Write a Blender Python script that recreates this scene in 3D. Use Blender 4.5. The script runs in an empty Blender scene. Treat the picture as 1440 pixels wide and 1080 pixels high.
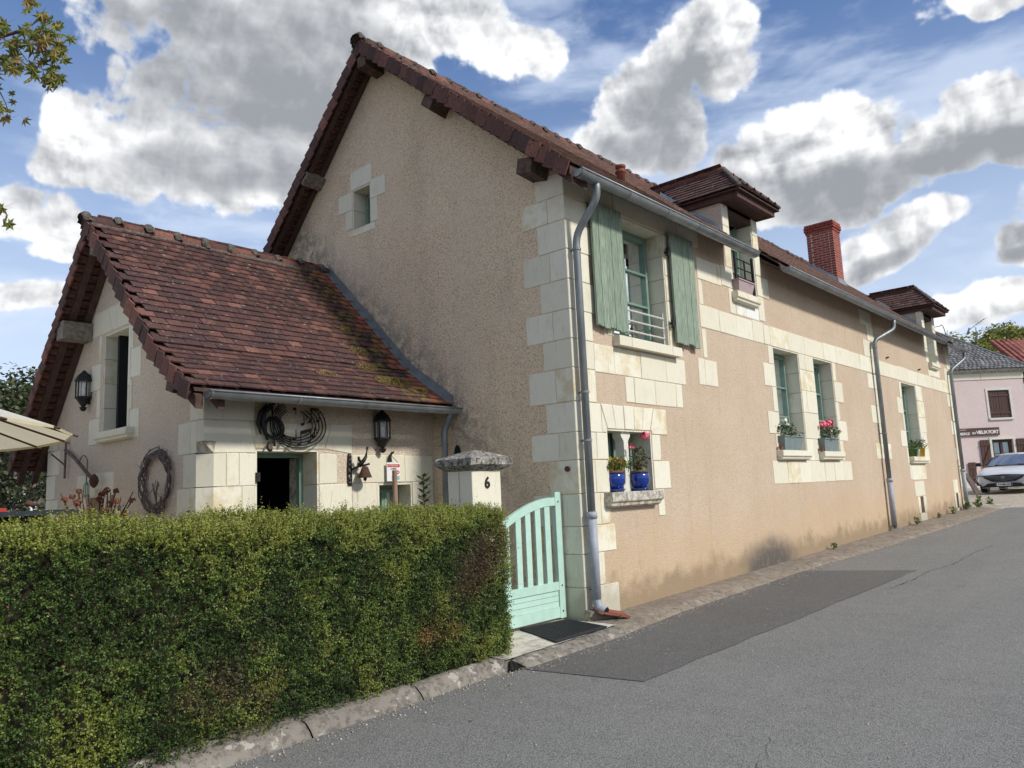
import bpy, math, random
import numpy as np
from mathutils import Vector, Matrix, noise as mnoise
from mathutils.geometry import tessellate_polygon
random.seed(7); np.random.seed(7)
rnd = random.random
U = random.uniform
scene = bpy.context.scene
col = scene.collection
# ------------------------------------------------------------------ camera
CAM = Vector((-6.603, -4.9515, 1.0106))
R_ = Vector((0.66635232, -0.74436227, -0.04358218)); U_ = Vector((-0.07557897, -0.12557562, 0.98920098)); F_ = Vector((0.74179674, 0.65586247, 0.13993573))
FPX = 1083.533
cd = bpy.data.cameras.new('camera'); cam = bpy.data.objects.new('camera', cd); col.objects.link(cam)
cam.matrix_world = Matrix(((R_.x, U_.x, -F_.x, CAM.x), (R_.y, U_.y, -F_.y, CAM.y), (R_.z, U_.z, -F_.z, CAM.z), (0, 0, 0, 1)))
cd.sensor_width = 36; cd.lens = 36 * FPX / 1440; cd.clip_start = .05; cd.clip_end = 2000
scene.camera = cam
# ------------------------------------------------------------------ world
SUN_EL, SUN_AZ = math.radians(38), math.radians(172)      # azimuth clockwise from +Y
SUN_DIR = Vector((math.sin(SUN_AZ) * math.cos(SUN_EL), math.cos(SUN_AZ) * math.cos(SUN_EL), math.sin(SUN_EL)))
SKY_STRENGTH = 0.125
w = bpy.data.worlds.new('World'); scene.world = w; w.use_nodes = True
nt = w.node_tree; nt.nodes.clear()
def nn(t, tree=None, **k):
    n = (tree or nt).nodes.new(t)
    for a, b in k.items(): setattr(n, a, b)
    return n
L = lambda a, b: nt.links.new(a, b)
def setin(tree, node, i, v):
    if v is None: return
    if hasattr(v, 'is_output') or isinstance(v, bpy.types.NodeSocket): tree.links.new(v, node.inputs[i])
    else: node.inputs[i].default_value = v
def mathn(tree, op, a, b=None, c=None, clamp=False):
    n = tree.nodes.new('ShaderNodeMath'); n.operation = op; n.use_clamp = clamp
    setin(tree, n, 0, a); setin(tree, n, 1, b); setin(tree, n, 2, c); return n.outputs[0]
def vmath(tree, op, a, b=None):
    n = tree.nodes.new('ShaderNodeVectorMath'); n.operation = op
    setin(tree, n, 0, a); setin(tree, n, 1, b)
    return n.outputs['Value'] if op in ('DOT_PRODUCT', 'LENGTH', 'DISTANCE') else n.outputs[0]
def mrange(tree, v, a, b, c=0., d=1., smooth=True):
    n = tree.nodes.new('ShaderNodeMapRange'); n.interpolation_type = 'SMOOTHSTEP' if smooth else 'LINEAR'
    setin(tree, n, 0, v)
    for i, x in enumerate((a, b, c, d)): n.inputs[i + 1].default_value = x
    return n.outputs[0]
def noisen(tree, vec, scale, detail=4, rough=.55, lac=2., dist=0., dim='3D'):
    n = tree.nodes.new('ShaderNodeTexNoise'); n.noise_dimensions = dim
    setin(tree, n, 'Vector', vec); n.inputs['Scale'].default_value = scale; n.inputs['Detail'].default_value = detail
    n.inputs['Roughness'].default_value = rough; n.inputs['Lacunarity'].default_value = lac; n.inputs['Distortion'].default_value = dist
    return n.outputs['Fac']
def mixc(tree, f, a, b, mode='MIX'):
    n = tree.nodes.new('ShaderNodeMix'); n.data_type = 'RGBA'; n.blend_type = mode
    setin(tree, n, 0, f)
    for i, v in ((6, a), (7, b)):
        if isinstance(v, (tuple, list)): n.inputs[i].default_value = tuple(v)[:3] + (1,)
        else: tree.links.new(v, n.inputs[i])
    return n.outputs[2]
sky = nn('ShaderNodeTexSky', sky_type='NISHITA', sun_disc=False, sun_elevation=SUN_EL, sun_rotation=SUN_AZ)
sky.altitude = 100; sky.air_density = 1.0; sky.dust_density = .35; sky.ozone_density = 2.6
def vnoise(P, s, seed):
    """value noise on an integer lattice, P: (...,3) float32"""
    q = P * s + 100.37; i = np.floor(q).astype(np.int32); f = (q - i).astype(np.float32); f = f * f * f * (f * (f * 6 - 15) + 10)
    def h(x, y, z):
        n = (x * 73856093) ^ (y * 19349663) ^ (z * 83492791) ^ (seed * 2654435)
        n = (n ^ (n >> 13)) * 1274126177; n = n ^ (n >> 16)
        return ((n & 0xffff) / 65535.).astype(np.float32)
    x, y, z = i[..., 0], i[..., 1], i[..., 2]; fx, fy, fz = f[..., 0], f[..., 1], f[..., 2]
    c = [h(x + a, y + b, z + d) for d in (0, 1) for b in (0, 1) for a in (0, 1)]
    l = lambda a, b, t: a + (b - a) * t
    return l(l(l(c[0], c[1], fx), l(c[2], c[3], fx), fy), l(l(c[4], c[5], fx), l(c[6], c[7], fx), fy), fz) * 2 - 1
def vfbm(P, s, octv, seed, gain=.5, bil=False):
    o = 0; a = 1; t = 0
    for k in range(octv):
        n = vnoise(P, s * 2.03 ** k, seed + k); o = o + a * (np.abs(n) * 2 - .62 if bil else n); t += a; a *= gain
    return o / t
def sstep(x, a, b): t = np.clip((x - a) / (b - a), 0, 1); return t * t * (3 - 2 * t)
PUFF_L = [(250, 30, 125, 75), (380, 120, 200, 170), (330, 245, 170, 80), (470, 200, 130, 100), (600, 25, 190, 62), (715, 65, 80, 42), (130, 165, 45, 55), (120, 215, 75, 45), (60, 290, 75, 40), (110, 335, 70, 28), (20, 265, 60, 50), (30, 405, 70, 34), (520, 110, 110, 60),
    (1015, 48, 68, 42), (975, 95, 95, 60), (890, 130, 90, 55), (850, 190, 90, 48), (930, 195, 80, 62), (1120, 205, 80, 40), (1190, 185, 100, 58), (1180, 250, 150, 62), (1300, 215, 150, 58), (1400, 150, 62, 46), (1440, 200, 90, 50), (1210, 285, 90, 34),
    (1235, 355, 62, 44), (1200, 385, 60, 28), (1400, 455, 110, 26), (1350, 448, 60, 20), (1432, 385, 36, 30), (1418, 2, 42, 22), (1060, 235, 75, 34), (1130, 270, 90, 40), (1270, 330, 70, 36), (800, 235, 60, 30)]
PUFF_D = [(350, 120, 180, 120), (260, 60, 90, 60), (440, 60, 120, 90), (450, 215, 150, 75), (330, 262, 130, 40), (925, 140, 95, 48), (880, 195, 80, 34), (950, 205, 50, 40), (1180, 268, 170, 50), (1320, 235, 150, 42), (1430, 215, 80, 34), (1235, 382, 48, 16), (1432, 400, 34, 12)]
def clouds(D):
    """D: (...,3) unit directions -> rgb, alpha"""
    Rn, Un, Fn = (np.array(v, np.float32) for v in (R_, U_, F_)); C = np.stack([D @ Rn, D @ Un, D @ Fn], -1)
    W = np.stack([vfbm(D, 4.5, 4, 11 + k) for k in range(3)], -1) * .055; Cw = C + W
    def tot(lst):
        s = np.zeros(D.shape[:-1], np.float32)
        for u, v, ru, rv in lst:
            c = np.array([(u - 720) / FPX, -(v - 540) / FPX, 1.]); k = 1 / np.linalg.norm(c); c = c * k
            q = (Cw - c) * np.array([FPX / ru / k, FPX / rv / k, FPX / max(ru, rv) * .5]); d = np.sqrt((q * q).sum(-1)); s = np.maximum(s, sstep(d, 1.4, .35))
        return s
    lt = tot(PUFF_L); dk = tot(PUFF_D)
    behind = sstep(C[..., 2], .78, .62); bs = sstep(vfbm(D, 2.4, 4, 40), -.05, .30) * behind * sstep(D[..., 2], -.02, .15); lt = np.maximum(lt, bs)
    P = D + W * .4
    bl = vfbm(P, 9, 6, 60, .52, True); up = np.array([.010, -.012, .030], np.float32); bl_u = vfbm(P + up, 9, 5, 60, .52, True)
    fb = vfbm(P, 11, 7, 80, .55)
    d = lt + bl * .60 + fb * .55 + vfbm(P, 24, 5, 85, .58, True) * .26 - .08 * (1 - dk)
    a = sstep(d, .36, .61)
    wisp = sstep(vfbm(D * np.array([1, 1, 2.2], np.float32) + W, 7, 8, 90, .62) + lt * .5, .30, .85) * .5 * (lt > .02)
    rel = bl - bl_u
    lump = vfbm(P, 5, 5, 70, .5)
    fine = vfbm(P, 26, 5, 75, .58); b2 = vfbm(P, 21, 5, 64, .55, True); b2u = vfbm(P + up * .45, 21, 5, 64, .55, True); big = vfbm(P + W, 3.2, 4, 77, .55)
    th = np.maximum(dk, bs * .55) * 1.12 + (d - .6) * .30 + fb * .22 + lump * .30 + big * .3 * .6 + fine * .10 - rel * (1.5 - .7 * dk) - (b2 - b2u) * .9 * (1 - .6 * dk) - .10
    sh = np.clip((th + .36) / 1.75, 0, 1); sh = (sh / (1 + .18 * sh ** 3))[..., None]
    col_ = np.array([5.0, 5.03, 5.1]) * (1 - sh) + np.array([.98, 1.07, 1.25]) * sh
    thin = (sstep(d, .66, .40) * .35)[..., None]; col_ = col_ * (1 - thin) + np.array([3.5, 4.0, 4.8]) * thin
    cir = sstep(vfbm(D * np.array([1.4, 1.4, 5.], np.float32) + W * 1.5, 2.3, 7, 120, .6), -.20, .34) * .58
    cir = np.maximum(cir, wisp)
    A = 1 - (1 - a) * (1 - cir); ca = np.array([3.6, 4.1, 4.85]); k = (a / np.maximum(A, 1e-4))[..., None]
    return (col_ * k + ca * (1 - k)).astype(np.float32), A.astype(np.float32)
def dirs(w_, h_, x0, x1, y0, y1):
    u = (np.arange(x0, x1) + .5) / w_; v = (np.arange(y0, y1) + .5) / h_; ph = (.5 - u) * 2 * np.pi; th = (1 - v) * np.pi
    ph, th = np.meshgrid(ph, th); return np.stack([np.sin(th) * np.cos(ph), np.sin(th) * np.sin(ph), np.cos(th)], -1).astype(np.float32)

# clouds are computed here as a field over world directions and kept as a lat-long sky
EW, EH = 4096, 2048
img = bpy.data.images.new('cloud_field', EW, EH, alpha=True, float_buffer=True); img.colorspace_settings.name = 'Non-Color'
sky_px = np.zeros((EH, EW, 4), np.float32)
q8 = 8; yl0 = EH // 2 - 64
cl, al = clouds(dirs(EW // q8, EH // q8, 0, EW // q8, yl0 // q8, EH // q8))
up8 = lambda a: np.repeat(np.repeat(a, q8, 0), q8, 1)
sky_px[..., 3] = 1; sky_px[yl0:, :, 0] = up8(cl[..., 0] * al); sky_px[yl0:, :, 1] = up8(al); sky_px[yl0:, :, 2] = up8(cl[..., 2] * al)
az = math.atan2(F_.y, F_.x); uc = int((.5 - az / (2 * math.pi)) * EW); hw = int(EW * 50 / 360); y1 = int(EH * (.5 + 46 / 180))
for ya in range(yl0, y1, 200):
    yb_ = min(y1, ya + 200); cl, al = clouds(dirs(EW, EH, uc - hw, uc + hw, ya, yb_)); sl_ = (slice(ya, yb_), slice(uc - hw, uc + hw)); sky_px[sl_ + (0,)] = cl[..., 0] * al; sky_px[sl_ + (1,)] = al; sky_px[sl_ + (2,)] = cl[..., 2] * al
img.pixels.foreach_set(sky_px.ravel()); img.pack()
env = nn('ShaderNodeTexEnvironment'); env.image = img; env.interpolation = 'Linear'
tc = nn('ShaderNodeTexCoord'); D0 = tc.outputs['Generated']; L(D0, env.inputs[0])
sp = nn('ShaderNodeSeparateXYZ'); L(D0, sp.inputs[0])
hz = mathn(nt, 'MULTIPLY', mrange(nt, sp.outputs[2], .58, .0), .88)
base_sky = mixc(nt, .22, sky.outputs[0], (.75, 1.5, 3.6)); base_sky = mixc(nt, 1.0, base_sky, (.56, .60, .66), 'MULTIPLY')
skyc = mixc(nt, hz, base_sky, (3.5, 4.0, 4.7))
es = nn('ShaderNodeSeparateColor'); L(env.outputs['Color'], es.inputs[0]); er, ea, eb = es.outputs[0], es.outputs[1], es.outputs[2]
ec = nn('ShaderNodeCombineColor'); L(er, ec.inputs[0]); L(mathn(nt, 'ADD', mathn(nt, 'MULTIPLY', er, .62), mathn(nt, 'MULTIPLY', eb, .38)), ec.inputs[1]); L(eb, ec.inputs[2])
out = mixc(nt, 1.0, mixc(nt, ea, skyc, (0, 0, 0)), ec.outputs[0], 'ADD')
bg = nn('ShaderNodeBackground'); L(out, bg.inputs[0]); bg.inputs[1].default_value = SKY_STRENGTH
wo = nn('ShaderNodeOutputWorld'); L(bg.outputs[0], wo.inputs[0])
try: w.cycles.sampling_method = 'MANUAL'; w.cycles.sample_map_resolution = 512
except Exception: pass
# ------------------------------------------------------------------ sun
sd = bpy.data.lights.new('sun', 'SUN'); so = bpy.data.objects.new('sun', sd); col.objects.link(so)
sd.energy = 2.1; sd.angle = math.radians(6); sd.color = (1, .95, .87)       # veiled by thin cloud
so.rotation_euler = (-SUN_DIR).to_track_quat('-Z', 'Y').to_euler()
scene.view_settings.view_transform = 'Standard'; scene.view_settings.look = 'None'
scene.view_settings.exposure = 0.82; scene.view_settings.gamma = 1
scene.view_settings.use_curve_mapping = False
scene.cycles.max_bounces = 6; scene.cycles.diffuse_bounces = 3; scene.cycles.glossy_bounces = 3; scene.cycles.transmission_bounces = 3
scene.cycles.use_denoising = True
# ------------------------------------------------------------------ materials
def newmat(name):
    m = bpy.data.materials.new(name); m.use_nodes = True
    t = m.node_tree; return m, t, t.nodes['Principled BSDF']
def co(t, kind='Object'):
    return t.nodes.new('ShaderNodeTexCoord').outputs[kind]
def wpos(t): return t.nodes.new('ShaderNodeNewGeometry').outputs['Position']
def bump(t, b, h, strength=.4, dist=.01, prev=None):
    n = t.nodes.new('ShaderNodeBump'); n.inputs['Strength'].default_value = strength; n.inputs['Distance'].default_value = dist
    t.links.new(h, n.inputs['Height'])
    if prev: t.links.new(prev, n.inputs['Normal'])
    t.links.new(n.outputs[0], b.inputs['Normal']); return n.outputs[0]
def objrand(t): return t.nodes.new('ShaderNodeObjectInfo').outputs['Random']
def islrand(t): return t.nodes.new('ShaderNodeNewGeometry').outputs['Random Per Island']
def anyrand(t): return mathn(t, 'FRACT', mathn(t, 'ADD', objrand(t), mathn(t, 'MULTIPLY', islrand(t), 7.31)))
def ramp(t, f, stops):
    n = t.nodes.new('ShaderNodeValToRGB'); t.links.new(f, n.inputs[0]); e = n.color_ramp.elements
    while len(e) > 1: e.remove(e[0])
    e[0].position = stops[0][0]; e[0].color = tuple(stops[0][1]) + (1,)
    for p, c in stops[1:]:
        x = e.new(p); x.color = tuple(c) + (1,)
    return n.outputs[0]
def simple(name, c1, c2=None, scale=8, rough=.7, metal=0., bs=0., bscale=None, rand=.0, spec=.4, detail=5, stretch=None):
    m, t, b = newmat(name); p = wpos(t)
    if stretch: p = vmath(t, 'MULTIPLY', p, stretch)
    f = noisen(t, p, scale, detail, .6)
    c = mixc(t, mrange(t, f, .3, .7), c1, c2 or c1)
    if rand:
        k = mathn(t, 'ADD', mathn(t, 'MULTIPLY', anyrand(t), rand), 1 - rand / 2)
        hsv = t.nodes.new('ShaderNodeHueSaturation'); t.links.new(c, hsv.inputs['Color']); t.links.new(k, hsv.inputs['Value']); c = hsv.outputs[0]
    t.links.new(c, b.inputs['Base Color'])
    b.inputs['Roughness'].default_value = rough; b.inputs['Metallic'].default_value = metal; b.inputs['Specular IOR Level'].default_value = spec
    if bs: bump(t, b, noisen(t, p, bscale or scale * 6, 4, .6), bs, .01)
    return m
def plaster(name, c1, c2, c3, bs, gs=90, stain=None, pit=.55):
    m, t, b = newmat(name); p = wpos(t)
    big = noisen(t, p, .9, 5, .6); fine = noisen(t, p, gs, 3, .7); med = noisen(t, p, 9, 4, .6)
    vor = t.nodes.new('ShaderNodeTexVoronoi'); vor.inputs['Scale'].default_value = gs * .95; t.links.new(p, vor.inputs['Vector'])
    c = mixc(t, mrange(t, big, .3, .72), c1, c2)
    c = mixc(t, mathn(t, 'MULTIPLY', mrange(t, med, .45, .75), .3), c, c3)
    grit = mrange(t, fine, .36, .62, 0, 1)
    c = mixc(t, mathn(t, 'MULTIPLY', grit, .6), c, tuple(min(1, x * 1.32) for x in c1))
    c = mixc(t, mathn(t, 'MULTIPLY', mrange(t, noisen(t, p, gs * .45, 3, .7), .55, .7), .35), c, tuple(x * .62 for x in c1))
    c = mixc(t, mathn(t, 'MULTIPLY', mrange(t, vor.outputs['Distance'], .42, .8), pit), c, tuple(x * .45 for x in c3))
    if stain: c = stain(t, p, c)
    t.links.new(c, b.inputs['Base Color']); b.inputs['Roughness'].default_value = .95; b.inputs['Specular IOR Level'].default_value = .15
    h = mathn(t, 'ADD', mathn(t, 'MULTIPLY', fine, .6), mathn(t, 'SUBTRACT', 1, vor.outputs['Distance']))
    n1 = bump(t, b, h, bs, .012)
    bump(t, b, med, .25, .02, n1)
    return m
def sepxyz(t, p):
    s = t.nodes.new('ShaderNodeSeparateXYZ'); t.links.new(p, s.inputs[0]); return s.outputs
def stain_facade(t, p, c):
    x, y, z = sepxyz(t, p)
    gz = mathn(t, 'SUBTRACT', z, mathn(t, 'MULTIPLY', x, .0225))
    n = noisen(t, p, 3, 5, .65)
    damp = mrange(t, mathn(t, 'ADD', gz, mathn(t, 'MULTIPLY', n, -.75)), -.28, -.62)
    c = mixc(t, mathn(t, 'MULTIPLY', damp, .8), c, (.10, .095, .085))
    dr = mathn(t, 'MULTIPLY', mrange(t, noisen(t, vmath(t, 'MULTIPLY', p, (5, 5, .35)), 1.6, 5, .65), .50, .72), .22)
    c = mixc(t, dr, c, (.34, .27, .20))
    ochre = mrange(t, mathn(t, 'ADD', gz, mathn(t, 'MULTIPLY', noisen(t, p, 1.3, 4, .6), -1.3)), .25, -.75)
    c = mixc(t, mathn(t, 'MULTIPLY', ochre, .38), c, (.56, .38, .20))
    d = vmath(t, 'LENGTH', vmath(t, 'MULTIPLY', vmath(t, 'SUBTRACT', p, (4.65, 0, -.25)), (.80, 1, 1.75)))
    nf = noisen(t, p, 9, 7, .75)
    b2 = mathn(t, 'MULTIPLY', mrange(t, mathn(t, 'ADD', d, mathn(t, 'MULTIPLY', n, .7)), 1.38, .72), mrange(t, nf, .30, .52, .45, 1.))
    return mixc(t, mathn(t, 'MULTIPLY', b2, .85), c, (.085, .085, .088))
def stain_gable(t, p, c):
    x, y, z = sepxyz(t, p)
    n = noisen(t, p, 2.2, 6, .65)
    # soot and damp running along the line of the lower roof
    line = mathn(t, 'ABSOLUTE', mathn(t, 'SUBTRACT', mathn(t, 'SUBTRACT', z, mathn(t, 'MULTIPLY', y, .90)), .35))
    n5 = noisen(t, p, 6.5, 7, .72)
    d = mathn(t, 'MULTIPLY', mrange(t, mathn(t, 'SUBTRACT', line, mathn(t, 'MULTIPLY', n, .9)), .30, -.45), mrange(t, y, .3, 1.8))
    d = mathn(t, 'MULTIPLY', d, mrange(t, n5, .38, .58))
    c = mixc(t, mathn(t, 'MULTIPLY', d, .78), c, (.17, .15, .125))
    gw_ = mathn(t, 'MULTIPLY', mrange(t, noisen(t, vmath(t, 'MULTIPLY', p, (1, 1, .45)), 1.9, 6, .68), .50, .70), .24)
    c = mixc(t, gw_, c, (.30, .26, .215))
    low = mathn(t, 'MULTIPLY', mrange(t, mathn(t, 'ADD', z, n), 1.7, .7), mrange(t, n5, .42, .6))
    c = mixc(t, mathn(t, 'MULTIPLY', low, .45), c, (.18, .155, .125))
    pat = mrange(t, noisen(t, p, 1.1, 6, .62), .45, .62)
    return mixc(t, mathn(t, 'MULTIPLY', pat, .28), c, (.72, .60, .46))
M = {}
M['plaster_street'] = plaster('plaster_street', (.53, .412, .298), (.61, .50, .39), (.46, .35, .25), .55, 125, stain_facade, .38)
M['plaster_gable'] = plaster('plaster_gable', (.69, .54, .375), (.75, .61, .445), (.59, .445, .30), .8, 66, stain_gable, .5)
M['plaster_annex'] = plaster('plaster_annex', (.63, .53, .41), (.72, .62, .50), (.52, .43, .33), .9, 85, None, .35)
M['plaster_pink'] = plaster('plaster_pink', (.60, .49, .46), (.66, .56, .53), (.54, .44, .42), .15, 60, None, .1)
def stone_mat(name, ca, cb, cc, dirty=.0):
    m, t, b = newmat(name); p = wpos(t)
    r = anyrand(t)
    n = noisen(t, p, 4, 6, .65); n2 = noisen(t, vmath(t, 'MULTIPLY', p, (1, 1, .22)), 26, 4, .6); pit = noisen(t, p, 55, 3, .6)
    c = mixc(t, r, ca, cb)
    c = mixc(t, mathn(t, 'MULTIPLY', mrange(t, n, .46, .74), .55), c, cc)
    c = mixc(t, mathn(t, 'MULTIPLY', mrange(t, n2, .52, .75), .28), c, tuple(x * .62 for x in ca))
    c = mixc(t, mathn(t, 'MULTIPLY', mrange(t, pit, .66, .74), .6), c, tuple(x * .4 for x in ca))
    x, y, z = sepxyz(t, p)
    ylw = mathn(t, 'MULTIPLY', mrange(t, r, .82, .9), mrange(t, n, .4, .62))
    c = mixc(t, mathn(t, 'MULTIPLY', ylw, .55), c, (.56, .43, .20))
    gz = mathn(t, 'SUBTRACT', z, mathn(t, 'MULTIPLY', mathn(t, 'MAXIMUM', x, 0.), .0225))
    damp = mrange(t, mathn(t, 'ADD', gz, mathn(t, 'MULTIPLY', n, -.6)), -.1, -.55)
    c = mixc(t, mathn(t, 'MULTIPLY', damp, .45), c, (.17, .145, .10))
    if dirty: c = mixc(t, mathn(t, 'MULTIPLY', mrange(t, noisen(t, p, 14, 6, .7), .42, .6), dirty), c, (.10, .095, .085))
    t.links.new(c, b.inputs['Base Color']); b.inputs['Roughness'].default_value = .9; b.inputs['Specular IOR Level'].default_value = .2
    n1 = bump(t, b, noisen(t, p, 60, 4, .65), .28, .006)
    bump(t, b, n2, .2, .008, n1)
    return m
M['stone'] = stone_mat('stone', (.66, .62, .49), (.74, .71, .58), (.60, .57, .45))
M['stone_old'] = stone_mat('stone_old', (.56, .54, .45), (.60, .56, .47), (.40, .38, .33), .6)
M['stone_new'] = stone_mat('stone_new', (.74, .74, .70), (.76, .76, .72), (.66, .66, .62))
def tile_mat(name, stops, lich=.5, moss=None):
    m, t, b = newmat(name); p = wpos(t); r = anyrand(t)
    c = ramp(t, r, stops)
    n = noisen(t, p, 30, 5, .65); n3 = noisen(t, p, 2.3, 5, .6)
    c = mixc(t, mathn(t, 'MULTIPLY', mrange(t, n, .46, .68), .6), c, (.035, .024, .022))
    c = mixc(t, mathn(t, 'MULTIPLY', mrange(t, noisen(t, p, 17, 5, .7), .60, .68), lich), c, (.32, .30, .26))
    c = mixc(t, mathn(t, 'MULTIPLY', mrange(t, n3, .5, .8), .3), c, (.05, .04, .035))
    if moss:
        x, y, z = sepxyz(t, p)
        # newer orange tiles and moss beside the junction with the big gable, where the rain runs off
        edge = mrange(t, mathn(t, 'ADD', x, mathn(t, 'MULTIPLY', mathn(t, 'SUBTRACT', r, .5), .25)), -.36, -.22)
        c = mixc(t, mathn(t, 'MULTIPLY', edge, .85), c, (.30, .105, .06))
        wv_ = mathn(t, 'ADD', x, mathn(t, 'MULTIPLY', mathn(t, 'SUBTRACT', noisen(t, p, 1.7, 3, .5), .5), .8))
        s = mathn(t, 'MULTIPLY', mrange(t, wv_, -.95, -.5), mrange(t, wv_, -.1, -.35))
        mm = mathn(t, 'MULTIPLY', s, mrange(t, noisen(t, p, 7, 6, .7), .5, .58))
        c = mixc(t, mathn(t, 'MULTIPLY', mm, .9), c, (.17, .12, .035))
        lo = mathn(t, 'MULTIPLY', mrange(t, z, 4.6, 3.6), mrange(t, noisen(t, p, 12, 5, .7), .66, .72))
        c = mixc(t, mathn(t, 'MULTIPLY', lo, .5), c, (.40, .36, .30))
    t.links.new(c, b.inputs['Base Color']); b.inputs['Roughness'].default_value = .85; b.inputs['Specular IOR Level'].default_value = .3
    bump(t, b, noisen(t, p, 70, 4, .6), .4, .006)
    return m
M['tile'] = tile_mat('tile', [(0, (.062, .034, .032)), (.35, (.082, .041, .037)), (.75, (.105, .049, .042)), (.93, (.145, .068, .053)), (1, (.22, .10, .075))], .8, True)
M['tile_dormer'] = tile_mat('tile_dormer', [(0, (.075, .042, .038)), (.5, (.105, .055, .048)), (1, (.15, .08, .065))], .7)
M['tile_main'] = tile_mat('tile_main', [(0, (.105, .066, .058)), (.4, (.14, .080, .066)), (.8, (.18, .10, .078)), (1, (.24, .14, .10))], .9)
M['tile_verge'] = tile_mat('tile_verge', [(0, (.065, .038, .034)), (.3, (.105, .050, .042)), (.7, (.15, .066, .052)), (1, (.24, .105, .075))], .25)
M['tile_under'] = tile_mat('tile_under', [(0, (.15, .06, .045)), (.5, (.20, .08, .055)), (1, (.26, .10, .07))], .0)
M['mortar'] = simple('mortar', (.16, .14, .12), (.05, .045, .04), 30, .95, bs=.8, bscale=90)
M['zinc'] = simple('zinc', (.22, .24, .25), (.31, .33, .34), 6, .5, .6, rand=.12, detail=6)
M['zinc_pipe'] = simple('zinc_pipe', (.16, .175, .18), (.27, .29, .30), 9, .5, .55, stretch=(1, 1, .25), bs=.1)
M['pvc'] = simple('pvc', (.27, .29, .33), (.34, .36, .40), 7, .55)
M['beam'] = simple('beam', (.13, .085, .06), (.055, .036, .028), 14, .9, bs=.6, bscale=60)
M['beam_grey'] = simple('beam_grey', (.27, .235, .19), (.14, .115, .09), 20, .9, bs=.7, bscale=70)
M['rafter'] = simple('rafter', (.085, .045, .033), (.05, .028, .022), 10, .85, bs=.4)
M['red_wood'] = simple('red_wood', (.10, .045, .035), (.07, .03, .025), 12, .7)
M['mortar_pink'] = simple('mortar_pink', (.42, .31, .24), (.36, .27, .21), 20, .95)
def shutter_mat():
    m, t, b = newmat('shutter_paint'); p = wpos(t); r = anyrand(t)
    g = noisen(t, vmath(t, 'MULTIPLY', p, (1, 1, .06)), 75, 6, .7); g2 = noisen(t, vmath(t, 'MULTIPLY', p, (1, 1, .2)), 14, 5, .65)
    c = mixc(t, r, (.235, .305, .225), (.29, .36, .27))
    c = mixc(t, mathn(t, 'MULTIPLY', mrange(t, g, .42, .62), .85), c, (.11, .145, .11))
    c = mixc(t, mathn(t, 'MULTIPLY', mrange(t, g2, .55, .75), .5), c, (.40, .45, .36))
    t.links.new(c, b.inputs['Base Color']); b.inputs['Roughness'].default_value = .8
    bump(t, b, g, .7, .006); return m
M['shutter'] = shutter_mat()
M['frame_green'] = simple('frame_green', (.16, .25, .19), (.20, .30, .235), 10, .5, rand=.1)
M['gate_mint'] = simple('gate_mint', (.40, .60, .51), (.46, .65, .56), 9, .5, rand=.08, bs=.15, bscale=120)
M['white_metal'] = simple('white_metal', (.62, .62, .56), (.42, .40, .34), 30, .5)
M['iron'] = simple('iron', (.014, .014, .016), (.03, .028, .026), 20, .55, .3, bs=.2)
M['rust'] = simple('rust', (.12, .05, .03), (.05, .03, .025), 25, .85, bs=.5)
M['rust_grey'] = simple('rust_grey', (.17, .14, .13), (.09, .065, .055), 25, .7, bs=.4)
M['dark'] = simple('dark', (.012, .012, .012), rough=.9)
M['room'] = simple('room', (.10, .09, .08), rough=.95)
M['curtain'] = simple('curtain', (.78, .80, .82), (.60, .63, .67), 18, .9, stretch=(6, 6, .3), bs=.4)
def glass_mat():
    m, t, b = newmat('glass'); g = t.nodes.new('ShaderNodeBsdfGlossy'); g.inputs['Roughness'].default_value = .03; g.inputs[0].default_value = (.9, .95, 1, 1)
    fr = t.nodes.new('ShaderNodeFresnel'); fr.inputs[0].default_value = 1.6
    tr = t.nodes.new('ShaderNodeBsdfTransparent'); mx = t.nodes.new('ShaderNodeMixShader'); t.links.new(mathn(t, 'ADD', mathn(t, 'MULTIPLY', fr.outputs[0], 1.3), .06, clamp=True), mx.inputs[0])
    t.links.new(g.outputs[0], mx.inputs[2]); t.links.new(tr.outputs[0], mx.inputs[1]); tr.inputs[0].default_value = (.80, .85, .84, 1)
    t.links.new(mx.outputs[0], t.nodes['Material Output'].inputs[0]); t.nodes.remove(b); return m
M['glass'] = glass_mat()
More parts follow.
